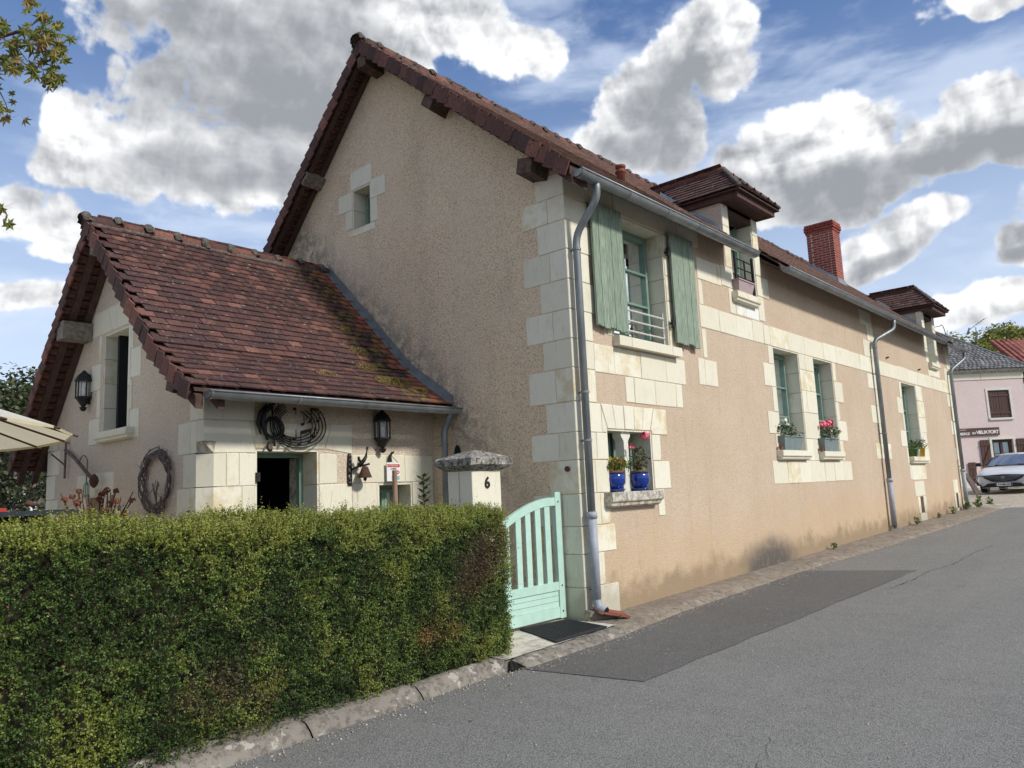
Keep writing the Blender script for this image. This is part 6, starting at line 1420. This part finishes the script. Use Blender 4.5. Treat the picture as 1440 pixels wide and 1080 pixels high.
part('apron', MB().box(-7.9, -4.55, 1.60, 1.64, .86, .998), 'shutter_brown', tbl)
q0 = Vector((-4.93, 1.42, 1.037)); solo('red_tray', MB().prism([(-5.6, 1.35, 1.037), (-4.86, 1.45, 1.037), (-4.84, 1.7, 1.037), (-5.6, 1.75, 1.037)], (0, 0, .025)), 'red_plastic', 'flat red tray lying on the dark garden table', 'tray')
bd = thing('bird_figurine', 'small brown metal bird with raised tail perched on the dark table', 'ornament', (-4.62, 1.5, 1.04)); B_ = Vector((-4.66, 1.60, 1.03))
part('stand', MB().tube([B_, B_ + .42 * Vector((0, 0, .05)), B_ + .42 * Vector((-.03, 0, .09))], lambda t: .011 - .006 * t, 8), 'pot_white', bd)
part('body', MB().tube([B_ + .42 * Vector(q) for q in ((-.10, .02, .125), (-.07, .0, .15), (0, 0, .13), (.05, 0, .12), (.09, 0, .14))], lambda t: .006 + .015 * math.sin(math.pi * min(1, t * .95 + .05)), 9), 'rust', bd, True)
part('head', MB().tube([B_ + .42 * Vector(q) for q in ((-.06, 0, .165), (-.065, 0, .185), (-.09, 0, .19))], lambda t: .012 - .009 * t * t, 9), 'rust', bd, True)
mb = MB()
for k in range(6): d = Vector((.6, 0, .75 - k * .12)).normalized(); mb.tube([B_ + .42 * Vector((.07, 0, .13)), B_ + .42 * Vector((.07, 0, .13)) + d * .06], lambda t: .002 + .003 * t, 4)
part('tail', mb, 'rust_grey', bd)
# ------------------------------------------------------------------ trees
def clump_tree(name, label, base, H_, crowns, cols, mat='leaf', leaf=.12, dens=900, trunk=.2, group=None, cat='tree', limbs=8):
    t = thing(name, label, cat, base, group); b = Vector(base); mb = MB(); mb.tube([b, b + Vector((.1, 0, H_ * .3)), b + Vector((0, .1, H_ * .6))], lambda s: trunk * (1 - .6 * s), 9)
    for c in crowns[:limbs]: e_ = Vector(c[:3]); mb.tube([b + Vector((0, 0, H_ * .25)), (b + Vector((0, 0, H_ * .4))).lerp(e_, .5), e_], lambda s: trunk * .35 * (1 - s) + .015, 6)
    part('trunk', mb, 'bark', t, True)
    PP = []; NN = []; TT = []
    for (x, y, z, r, n_) in crowns:
        n = int(dens * r * r * n_); q = rand_unit(n); rad = np.random.rand(n) ** .35; P = q * rad[:, None] * r
        k = fbm(P + np.array([x, y, z]), 2.2 / max(r, .6), 5) if n < 6000 else np.zeros(n); keep = (k + .5 - rad * .35) > .12
        P = P * np.array([1, 1, .85]) + np.array([x, y, z]); c = np.array(cols)[np.random.randint(0, len(cols), n)] * np.random.uniform(.65, 1.35, n)[:, None] * (1 + .25 * k[:, None])
        PP.append(P[keep]); NN.append((q * .8 + rand_unit(n) * .8 + np.array([0, 0, .3]))[keep]); TT.append(c[keep])
    P = np.concatenate(PP); leaves('crown', P, np.concatenate(NN), np.random.uniform(leaf * .6, leaf * 1.25, len(P)), np.concatenate(TT), mat, t, .65)
    return t
def crown_cloud(c, rx, ry, rz_, n, r0, r1, seed):
    rg_ = random.Random(seed); o = []
    for _ in range(n):
        a = rg_.uniform(0, 6.28); u = rg_.uniform(-1, 1); s = (1 - u * u) ** .5; k = rg_.uniform(.55, 1.0); o.append((c[0] + math.cos(a) * s * rx * k, c[1] + math.sin(a) * s * ry * k, c[2] + u * rz_ * k, rg_.uniform(r0, r1), 1))
    return o
gl = [(.045, .065, .025), (.06, .085, .03), (.08, .10, .04), (.035, .05, .022), (.11, .115, .06)]
clump_tree('orchard_tree', 'dense grey-green tree behind the parasol at the far left', (.2, 22.5, -.3), 5.2, crown_cloud((.1, 22.6, 3.4), 2.6, 2.2, 2.2, 60, .6, 1.05, 1), gl, leaf=.15, dens=620)
clump_tree('background_tree', 'taller tree half hidden behind the annex back slope', (3.2, 25.5, -.3), 5.5, crown_cloud((3.4, 26.5, 3.3), 2.4, 2.2, 2.3, 50, .6, 1.0, 2), gl, leaf=.15, dens=560)
clump_tree('dark_thicket', 'dark shrubby thicket below the parasol, left of the annex', (-2.2, 17.5, -.3), 3.0, crown_cloud((-.9, 18.0, 1.3), 3.4, 1.6, 1.9, 75, .5, .9, 3), [(.03, .045, .018), (.045, .06, .022), (.07, .08, .04), (.16, .15, .12)], leaf=.12, dens=700, trunk=.1)
yl = [(.24, .27, .05), (.30, .31, .06), (.38, .34, .07), (.16, .19, .04), (.12, .14, .04)]
clump_tree('yellowing_tree', 'yellow-green tree behind the slate roof, nearest the aerial', (74, 10.5, 1.0), 12, crown_cloud((73.5, 10.4, 10.6), 4.2, 3.8, 2.6, 46, 1.0, 1.8, 4), yl, leaf=.34, dens=150, trunk=.35)
clump_tree('yellowing_tree', 'yellow-green tree behind the brick chimney, in the middle of the far row', (78, 6.3, 1.0), 12.5, crown_cloud((77.5, 6.2, 11.4), 4.2, 3.6, 2.8, 46, 1.0, 1.8, 5), yl, leaf=.34, dens=150, trunk=.35)
clump_tree('russet_tree', 'darker olive and russet tree at the right edge behind the red roof', (78, 1.4, 1.0), 13.5, crown_cloud((77.5, 1.6, 12.2), 4.4, 3.6, 2.9, 46, 1.0, 1.8, 6), [(.10, .10, .035), (.15, .12, .04), (.17, .11, .045), (.07, .075, .03)], leaf=.34, dens=150, trunk=.4)
# low far belt of trees closing the horizon, seen only past the gaps
# overhanging branch of a maple, each leaf a part
mp = thing('maple_tree', 'maple branch with turning leaves hanging in from the upper left corner', 'tree', (-8.7, 1.2, -.4)); mb = MB()
mb.tube([(-8.7, 1.2, -.4), (-8.65, 1.15, 2.0), (-8.5, 1.0, 4.2), (-8.3, .9, 6.5)], lambda s: .17 * (1 - s * .7), 10); part('trunk', mb, 'bark', mp, True)
def at(u, v, d): return CAM + (F_ + R_ * ((u - 720) / FPX) - U_ * ((v - 540) / FPX)) * d
br1 = [Vector((-8.5, 1.0, 4.0)), Vector((-6.6, .5, 4.1)), at(-60, 75, 4.6), at(0, 52, 4.6), at(35, 42, 4.6), at(60, 50, 4.6), at(80, 62, 4.55)]
br2 = [at(-60, 75, 4.6), at(-20, 95, 4.6), at(-5, 120, 4.6), at(8, 145, 4.6), at(12, 158, 4.6)]
tw = [[at(18, 48, 4.6), at(25, 68, 4.6), at(38, 85, 4.6), at(60, 98, 4.6), at(64, 115, 4.6)], [at(35, 42, 4.6), at(52, 30, 4.6), at(60, 18, 4.6), at(64, 10, 4.6)], [at(5, 52, 4.6), at(20, 78, 4.6), at(22, 92, 4.6), at(32, 100, 4.6)],
      [at(60, 50, 4.6), at(75, 40, 4.6), at(84, 32, 4.6)], [at(45, 60, 4.6), at(60, 72, 4.6), at(80, 78, 4.6)], [at(60, 98, 4.6), at(72, 100, 4.6)], [at(-40, 60, 4.6), at(-10, 75, 4.6), at(4, 84, 4.6)]]
br3 = [at(-60, 75, 4.6), at(-50, 200, 4.6), at(-20, 285, 4.6), at(5, 294, 4.6), at(10, 305, 4.6)]
br4 = [Vector((-8.4, .95, 5.2)), at(-80, -60, 4.7), at(10, -22, 4.6), at(38, -4, 4.6), at(42, 2, 4.6)]
mb = MB(); mb.tube(br1, lambda s: .012 * (1 - s) ** .5 + .002, 7); mb.tube(br2, lambda s: .006 - .004 * s, 5); mb.tube(br3, lambda s: .006 - .004 * s, 5); mb.tube(br4, lambda s: .02 * (1 - s) + .002, 6)
for t in tw: mb.tube(t, lambda s: .0035 - .002 * s, 5)
part('branch', mb, 'twig', mp, True)
lf = []; 
for a, r_ in ((-90, .18), (-52, .55), (-30, .40), (-8, 1.0 * .82), (22, .42), (45, .95), (68, .45), (90, 1.12), (112, .45), (135, .95), (158, .42), (188, .82), (210, .40), (232, .55)): lf.append((math.cos(math.radians(a)) * r_ * .5, math.sin(math.radians(a)) * r_ * .5 + .1, (-.06 if r_ < .5 else .05) + .05 * math.sin(a)))
MLf = MB().add([(0, .08, .0)] + lf, [(0, 1 + i, 1 + (i + 1) % len(lf)) for i in range(len(lf))]).add([(-.006, -.0, 0), (.006, 0, 0), (.004, -.5, .04), (-.004, -.5, .04)], [(0, 1, 2, 3)]); lme = mesh(MLf, 'leaf_branch')
spots = []
for path, n in ((br1[2:], 44), (br2, 24), (tw[0], 17), (tw[1], 10), (tw[2], 11), (tw[3], 11), (tw[4], 15), (tw[5], 6), (tw[6], 11)):
    for _ in range(n): 
        i = random.randrange(len(path) - 1); spots.append(path[i].lerp(path[i + 1], rnd()) + R_ * U(-.045, .045) + U_ * U(-.07, .04) + F_ * U(-.12, .12))
for q in (br3[-1], br3[-1] + U_ * -.03, br3[-2] + U_ * .01, br4[-1], br4[-1] + R_ * .03): spots.append(q)
for q in spots:
    rot = (Vector((U(-.6, .6), U(-.6, .6), U(-.6, .6))) - F_ * (1 if rnd() < .8 else -1)).to_track_quat('Z', 'Y').to_matrix().to_4x4() @ Matrix.Rotation(math.pi + U(-1.2, 1.2), 4, 'Z')
    place('leaf', lme, Matrix.Translation(q) @ rot @ Matrix.Scale(U(.065, .125), 4), mp)
for q in (at(62, 121, 4.6), at(12, 164, 4.6), at(37, 4, 4.6)): part('seed_ball', MB().lathe(q, [(.002, -.012), (.010, -.006), (.012, 0), (.010, .006), (.002, .012)], 8), 'twig', mp)
# ------------------------------------------------------------------ pink inn at the end of the street
PO = Vector((33.60, .55, 0)); PU = Vector((-.6672, .7449, 0)); PN = Vector((-.7449, -.6672, 0))
PK = Pl(PO, PU, PN)      # a = metres to the left of its right corner
pk = thing('pink_inn', 'pink rendered inn with slate hipped roof at the far end of the street', 'house', tuple(PO + Vector((0, 0, .1))))
def pkxy(u, v):
    d = (F_ + R_ * ((u - 720) / FPX) - U_ * ((v - 540) / FPX)); s = (PO - CAM).dot(PN) / d.dot(PN); q = CAM + d * s; return (q - PO).dot(PU), q.z
gnd = .25; ev = pkxy(1400, 519)[1]
aw0, zw1 = pkxy(1418, 548); aw1, zw0 = pkxy(1393, 588)
bw0, zb1 = pkxy(1424, 617); bw1, zb0_ = pkxy(1399, 655)
part('front_wall', wall_mb(PK, [(-.02, gnd - .6), (13, gnd - .6), (13, ev - .02), (-.02, ev - .02)], [rect(aw0, aw1, zw0, zw1), rect(bw0, bw1, zb0_ - .1, zb1)], .2), 'plaster_pink', pk)
mb = MB(); mb.prism([PK(-.02, gnd - .6, 0), PK(-.02, ev, 0), PK(-.02, ev, -8), PK(-.02, gnd - .6, -8)], PU * .02); part('side_wall', mb, 'plaster_pink', pk)
cz1 = pkxy(1400, 533)[1]
for k in range(7): mb = MB(); pbox(mb, PK, -.03 + k * 1.9, -.03 + k * 1.9 + 1.88, cz1, ev - .17, -.02, .03); part('frieze_stone', mb, 'stone', pk)
mb = MB(); pbox(mb, PK, -.12, 13, ev - .17, ev - .10, -.02, .10); pbox(mb, PK, -.18, 13, ev - .10, ev, -.02, .20); part('cornice', mb, 'stone_old', pk)
mb = MB(); pbox(mb, PK, -.01, 13, gnd - .6, gnd + .35, .0, .03); part('plinth', mb, 'white_wall', pk)
# hipped slate roof built from courses of slates
rd = 8.0; hgt_ = 3.9; eo = .28
A0 = PK(-eo, ev, eo); A1 = PK(13, ev, eo); B0_ = PK(-eo, ev, -rd - eo); B1_ = PK(13, ev, -rd - eo); T0 = PK(4.6, ev + hgt_, -rd / 2); T1 = PK(13, ev + hgt_, -rd / 2)
part('roof', MB().add([A0, A1, B1_, B0_, T0, T1], [(0, 1, 5, 4), (3, 0, 4), (2, 3, 4, 5), (3, 2, 1, 0)]), 'slate', pk)
sl = []; X3 = PU; T3 = (PK(6, ev + hgt_, -rd / 2) - PK(6, ev, eo)); Ln = T3.length; T3.normalize(); N3 = X3.cross(T3); 
if N3.z < 0: N3 = -N3; X3 = -X3
r = 0
while r * .16 < Ln:
    f = r * .16 / Ln; a = -eo + (4.6 + eo) * f + U(.02, .2)
    while a < 9.5:
        q = PK(a + U(-.01, .01), ev, eo) + T3 * (r * .16) + N3 * .01; sl.append(Matrix(((X3.x, T3.x, N3.x, q.x), (X3.y, T3.y, N3.y, q.y), (X3.z, T3.z, N3.z, q.z), (0, 0, 0, 1))) @ Matrix.Rotation(U(-.02, .02), 4, 'Y')); a += .19
    r += 1
boxes_np('slate_field', [(x, y, z - y * .06) for z in (.004, .012) for y in (0, .2) for x in (-.094, .094)], sl, 'slate', pk)
mb = MB(); mb.tube([A0 + Vector((0, 0, .02)), T0 + Vector((0, 0, .03))], .05, 6); part('hip_capping', mb, 'zinc', pk)
def board_shutter(a0, a1, z0, z1, n, diag=False, d=.03):
    t = part('shutter', (lambda m: (pbox(m, PK, a0, a1, z0 + .18, z0 + .27, d + .03, d + .05), pbox(m, PK, a0, a1, z1 - .27, z1 - .18, d + .03, d + .05), m)[-1])(MB()), 'shutter_brown', pk)
    for i in range(n): w_ = (a1 - a0) / n; m = MB(); pbox(m, PK, a0 + i * w_ + .006, a0 + (i + 1) * w_ - .006, z0, z1, d, d + .03); part('plank', m, 'shutter_brown', t)
    if diag: part('brace', MB().tube([PK(a0 + .03, z1 - .25, d + .045), PK(a1 - .03, z0 + .25, d + .045)], .03, 4), 'shutter_brown', t)
def surround(a0, a1, z0, z1, w_=.12):
    m = MB(); pbox(m, PK, a0 - w_, a0, z0 - w_, z1 + w_, 0, .025); pbox(m, PK, a1, a1 + w_, z0 - w_, z1 + w_, 0, .025); pbox(m, PK, a0, a1, z1, z1 + w_, 0, .025); pbox(m, PK, a0 - .05, a1 + .05, z0 - w_ - .0, z0, .0252, .06); part('window_surround', m, 'white_wall', pk)
surround(aw0, aw1, zw0, zw1, .09); wd_ = (aw1 - aw0) / 2
board_shutter(aw0, aw0 + wd_ - .005, zw0, zw1, 4, False, -.06); board_shutter(aw0 + wd_ + .005, aw1, zw0, zw1, 4, False, -.06)
surround(bw0, bw1, zb0_ - .1, zb1, .10); window(pk, PK, bw0, bw1, zb0_ - .1, zb1, .14, 2, 2, .07, .9, 'shutter_brown', False)
board_shutter(bw1 + .12, bw1 + .12 + .42, zb0_ - .1, zb1, 3, True); board_shutter(bw0 - .12 - .42, bw0 - .12, zb0_ - .1, zb1, 3, True)
s0, sz = pkxy(1364.5, 640); board_shutter(s0 - .16, s0 + .16, .55, 1.45, 2)
sa0, szb = pkxy(1405, 611); sa1, szt = pkxy(1343, 605); ga0, gz0 = pkxy(1405.2, 603)
sgn = thing('inn_sign', 'long brown sign board with white letters on the pink wall', 'sign', tuple(PK((sa0 + sa1) / 2, szb, .05)))
th = .34; z_l = pkxy(1374, 613.0)[1]
mb = MB(); pbox(mb, PK, sa0, sa1 + .3, z_l, z_l + th, .02, .06); part('board', mb, 'sign_brown', sgn)
rgt = -PU
text_obj('VIEUX FORT', .20, PK(sa0 + 1.02, z_l + .08, .064), rgt, (0, 0, 1), 'sign_white', sgn, bold=.006, spacing=.86)
text_obj('DU', .12, PK(sa0 + 1.21, z_l + .08, .064), rgt, (0, 0, 1), 'sign_white', sgn, bold=.004, spacing=.85)
text_obj('AUBERGE', .155, PK(sa0 + 1.90, z_l + .05, .064), rgt, (0, 0, 1), 'sign_white', sgn, bold=.003, spacing=.85)
text_obj('RESTAURANT', .07, PK(sa0 + 1.9, z_l + .25, .064), rgt, (0, 0, 1), 'sign_white', sgn, spacing=1.1)
# aerial on the slate roof
ae = thing('tv_aerial', 'thin television aerial on a mast above the slate roof', 'aerial', (36.7, 2.65, 6.3)); mb = MB(); mb.tube([(36.7, 2.65, 6.2), (36.62, 2.6, 8.1)], .022, 6); part('mast', mb, 'zinc_pipe', ae)
mb = MB(); b = Vector((36.62, 2.6, 8.1)); mb.tube([b + PU * .35 + Vector((0, 0, -.12)), b - PU * .5 + Vector((0, 0, .42))], .012, 5)
for f in (.0, .2, .4, .55, .7, .85, 1.): q = (b + PU * .35 + Vector((0, 0, -.12))).lerp(b - PU * .5 + Vector((0, 0, .42)), f); mb.tube([q - PN * .18, q + PN * .18], .007, 4)
mb.tube([b + PU * .32 + Vector((0, 0, -.02)), b + PU * .38 + Vector((0, 0, -.22))], .04, 5); part('yagi', mb, 'zinc_pipe', ae)
# brick chimney and red roofed house behind
rh = thing('red_roofed_house', 'house with orange-red tiled roof rising behind the slate roof at the right edge', 'house', (46, 0, 1))
RPn = Pl(Vector((43.2, -1.0, 0)), PU, PN); C1 = [RPn(-9, 4.2, 2.2), RPn(2.9, 4.2, 2.2), RPn(2.9, 8.2, -3), RPn(-9, 9.0, -3)]
part('wall', (lambda m: (pbox(m, RPn, -9, 2.7, .3, 4.4, -6, 1.6), m)[-1])(MB()), 'white_wall', rh)
rrf = part('roof', MB().prism(C1, (0, 0, -.12)), 'tile_far', rh); T3 = (C1[2] - C1[1]).normalized(); Xr = (C1[0] - C1[1]).normalized(); N3 = Xr.cross(T3); 
if N3.z < 0: N3 = -N3
ms = []
for r in range(20):
    for c in range(40): q = C1[1] + Xr * (c * .3 + .15) + T3 * (r * .34) + N3 * .02; ms.append(Matrix(((Xr.x, T3.x, N3.x, q.x), (Xr.y, T3.y, N3.y, q.y), (Xr.z, T3.z, N3.z, q.z), (0, 0, 0, 1))))
boxes_np('pantile_field', [(x, y, z) for z, k in ((.0, 1), (.07, .4)) for y in (0, .36) for x in (-.14 * k, .14 * k)], ms, 'tile_far', rrf)
q0 = at(1380, 508, 41); q1 = at(1404, 508, 41); wq = (q1 - q0).length
fc = thing('brick_stack', 'long dark brick chimney stack with clay capping behind the slate roof', 'chimney', tuple(q0 - Vector((0, 0, 3))))
FCn = Pl(Vector((q0.x, q0.y, 0)), (q1 - q0).normalized(), PN); topz = at(1392, 494, 41).z
mb = MB(); pbox(mb, FCn, .02, wq - .02, 5.0, topz - .12, -.55, -.02); part('stack', mb, 'brick_mortar', fc); z = topz - 1.3; r = 0
while z < topz - .13:
    a = 0 if r % 2 else -.11
    while a < wq:
        s_, e_ = max(0, a), min(wq, a + .21)
        if e_ - s_ > .03: m = MB(); pbox(m, FCn, s_, e_, z, z + .058, -.1, 0); part('brick', m, 'brick', fc)
        a += .222
    z += .07; r += 1
mb = MB(); pbox(mb, FCn, -.08, wq + .08, topz - .12, topz - .04, -.6, .06); part('capping', mb, 'terracotta', fc)
for k in range(3): mb = MB(); pbox(mb, FCn, .05 + k * .33, .22 + k * .33, topz - .04, topz + .04, -.4, -.05); part('cap_brick', mb, 'brick', fc)
# ------------------------------------------------------------------ parked white car
ck = Vector((27.0, .05, .36)); hd = (CAM - ck); hd.z = 0; hd.normalize(); hd = Matrix.Rotation(math.radians(-11), 3, 'Z') @ hd; lf_ = Vector((0, 0, 1)).cross(hd)
ckd = at(1414, 690, 27.2); ck = Vector((ckd.x, ckd.y, .26))
car = thing('parked_car', 'white hatchback with black grille parked facing the camera before the pink inn', 'car', tuple(ck))
# local: x forward (nose at 0, tail at -4.35), y left, z up
def CW(x, y, z): return ck + hd * x + lf_ * y + Vector((0, 0, z))
def loft(sts, mat, name, parent, cap=True):
    # sts: list of (x, [(y,z)...]) half sections mirrored
    mb = MB(); rings = []
    for x, h in sts:
        full = [(y, z) for y, z in h] + [(-y, z) for y, z in h[::-1]]; rings.append([CW(x if not callable(x) else x(y), y, z) for y, z in full])
    n = len(rings[0]); mb.add([q for r_ in rings for q in r_], [(j * n + i, j * n + (i + 1) % n, (j + 1) * n + (i + 1) % n, (j + 1) * n + i) for j in range(len(rings) - 1) for i in range(n)] + ([tuple(range(n))[::-1], tuple((len(rings) - 1) * n + i for i in range(n))] if cap else []))
    o = part(name, mb, mat, parent, True); md = o.modifiers.new('b', 'SUBSURF'); md.levels = 1; md.render_levels = 2; return o
def sec(w_, zb, zs, zt, flat=.6): return [(w_ * .86, zb), (w_ * .97, zb + .08), (w_, zs * .55 + zb * .45), (w_ * .985, zs), (w_ * .90, zs + (zt - zs) * .75), (w_ * flat, zt), (w_ * .2, zt + .015)]
loft([(-.02, sec(.62, .24, .50, .58)), (-.10, sec(.82, .20, .58, .70)), (-.30, sec(.90, .18, .70, .80)), (-.75, sec(.925, .18, .80, .90)), (-1.15, sec(.925, .18, .86, .97)), (-2.2, sec(.925, .18, .90, 1.0)), (-3.4, sec(.925, .18, .95, 1.02)), (-4.1, sec(.88, .22, .92, 1.0)), (-4.33, sec(.80, .3, .80, .88))], 'car_paint', 'body', car)
loft([(-1.02, [(.74, .93), (.74, .95), (.60, .97), (.3, .98)]), (-1.85, [(.72, .95), (.62, 1.33), (.50, 1.39), (.25, 1.41)]), (-2.6, [(.74, .97), (.62, 1.38), (.50, 1.44), (.25, 1.45)]), (-3.4, [(.74, .98), (.60, 1.36), (.48, 1.41), (.25, 1.42)]), (-4.1, [(.70, .96), (.62, 1.0), (.5, 1.02), (.25, 1.03)])], 'car_paint', 'cabin', car)
def plate3(pts, mat, name, parent=None, t=.012):
    mb = MB(); q = [CW(*p) for p in pts]; mb.prism(q, hd * t); return part(name, mb, mat, parent or car)
# windscreen as a curved sheet proud of the cabin
mb = MB(); vs = []; K_ = 9
for i, (x, z, w_) in enumerate(((-1.00, .965, .70), (-1.28, 1.10, .665), (-1.56, 1.235, .62), (-1.80, 1.345, .555))):
    for k in range(K_): f = k / (K_ - 1) * 2 - 1; vs.append(CW(x + .05 - .10 * f * f, w_ * f, z + .018 - .012 * f * f))
mb.add(vs, [(j * K_ + i, j * K_ + i + 1, (j + 1) * K_ + i + 1, (j + 1) * K_ + i) for j in range(3) for i in range(K_ - 1)]); part('windscreen', mb, 'car_glass', car, True)
for s in (-1, 1):
    plate3([(-1.1, s * .935 * .80, .99), (-1.85, s * .69, 1.30), (-3.2, s * .70, 1.33), (-3.6, s * .745, 1.02)], 'car_glass', 'side_window', t=.001)
    mb = MB(); mb.tube([CW(-1.22, s * .90, 1.0), CW(-1.22, s * .99, 1.03)], .02, 6); mb.hull8([CW(x, s * y, z) for z in (.97, 1.10) for y in (.96, 1.10) for x in (-1.28, -1.16)]); part('wing_mirror', mb, 'car_black', car)
    hl = plate3([(.02, s * .46, .60), (-.06, s * .80, .645), (-.12, s * .885, .66), (-.10, s * .885, .59), (.01, s * .62, .56), (.035, s * .50, .565)], 'lamp_clear', 'headlight', t=.03)
    plate3([(-.02, s * .845, .57), (-.03, s * .875, .57), (.0, s * .80, .30), (.01, s * .775, .30)], 'chrome', 'running_light', t=.04)
    plate3([(.0, s * .86, .42), (-.02, s * .88, .28), (.03, s * .68, .245), (.03, s * .78, .36)], 'car_black', 'side_vent', t=.035)
    for xw in (-.82, -3.5):
        wt = part('wheel', MB().tube([CW(xw, s * .70, .31), CW(xw, s * .90, .31)], .31, 24), 'car_black', car); part('rim', MB().tube([CW(xw, s * .895, .31), CW(xw, s * .915, .31)], .21, 16), 'chrome', wt)
plate3([(.02, -.66, .62), (.06, 0, .655), (.02, .66, .62), (.05, .58, .52), (.075, .36, .405), (.085, 0, .385), (.075, -.36, .405), (.05, -.58, .52)], 'car_black', 'grille', t=.02)
for k in range(5): z = .42 + k * .042; w_ = .32 + k * .065; mb = MB(); mb.tube([CW(.075, -w_, z), CW(.102, 0, z), CW(.075, w_, z)], .005, 4); part('grille_bar', mb, 'lamp_clear', car)
plate3([(.05, -.66, .235), (.06, -.50, .34), (.085, 0, .35), (.06, .50, .34), (.05, .66, .235), (.075, .40, .20), (.085, 0, .195), (.075, -.40, .20)], 'car_black', 'air_intake', t=.02)
plate3([(.03, -.70, .20), (.085, 0, .165), (.03, .70, .20), (.02, .68, .175), (.07, 0, .14), (.02, -.68, .175)], 'chrome', 'front_lip', t=.03)
np_ = plate3([(.11, -.26, .245), (.11, .26, .245), (.11, .26, .355), (.11, -.26, .355)], 'plate_white', 'number_plate')
for a, b in ((-.26, -.215), (.215, .26)): plate3([(.1225, a, .245), (.1225, b, .245), (.1225, b, .355), (.1225, a, .355)], 'plate_blue', 'plate_band', np_, .002)
text_obj('GG-984-VT', .092, CW(.1245, .205, .267), -lf_, (0, 0, 1), 'ink', np_, 'plate_number', .002, .001, .86)
plate3([(.11, -.05, .59), (.11, .05, .59), (.11, .055, .54), (.11, .0, .47), (.11, -.055, .54)], 'chrome', 'shield_emblem'); plate3([(.1225, -.035, .58), (.1225, .035, .58), (.1225, .04, .545), (.1225, .0, .49), (.1225, -.04, .545)], 'car_black', 'shield_field', t=.002)
plate3([(.1255, -.02, .575), (.1255, .0, .58), (.1255, .025, .56), (.1255, .012, .55), (.1255, .02, .535), (.1255, .0, .51), (.1255, -.015, .53), (.1255, -.012, .555)], 'chrome', 'lion_head', t=.003)
for x, y in ((-.6, 0),): pass
mb = MB(); mb.tube([CW(-.95, .55, .995), CW(-1.05, .0, 1.0), CW(-.98, -.5, .99)], .008, 4); part('wiper', mb, 'car_black', car)
q = at(1372, 690, 26.5); solo('leaning_board', MB().prism([(q.x, q.y, .30), (q.x + .12, q.y - .14, .30), (q.x - .02, q.y + .16, 1.0), (q.x - .12, q.y + .26, 1.0)], (.04, .05, 0)), 'rust_grey', 'grey weathered board leaning on the pink wall beside the white car', 'board')
#NEXT
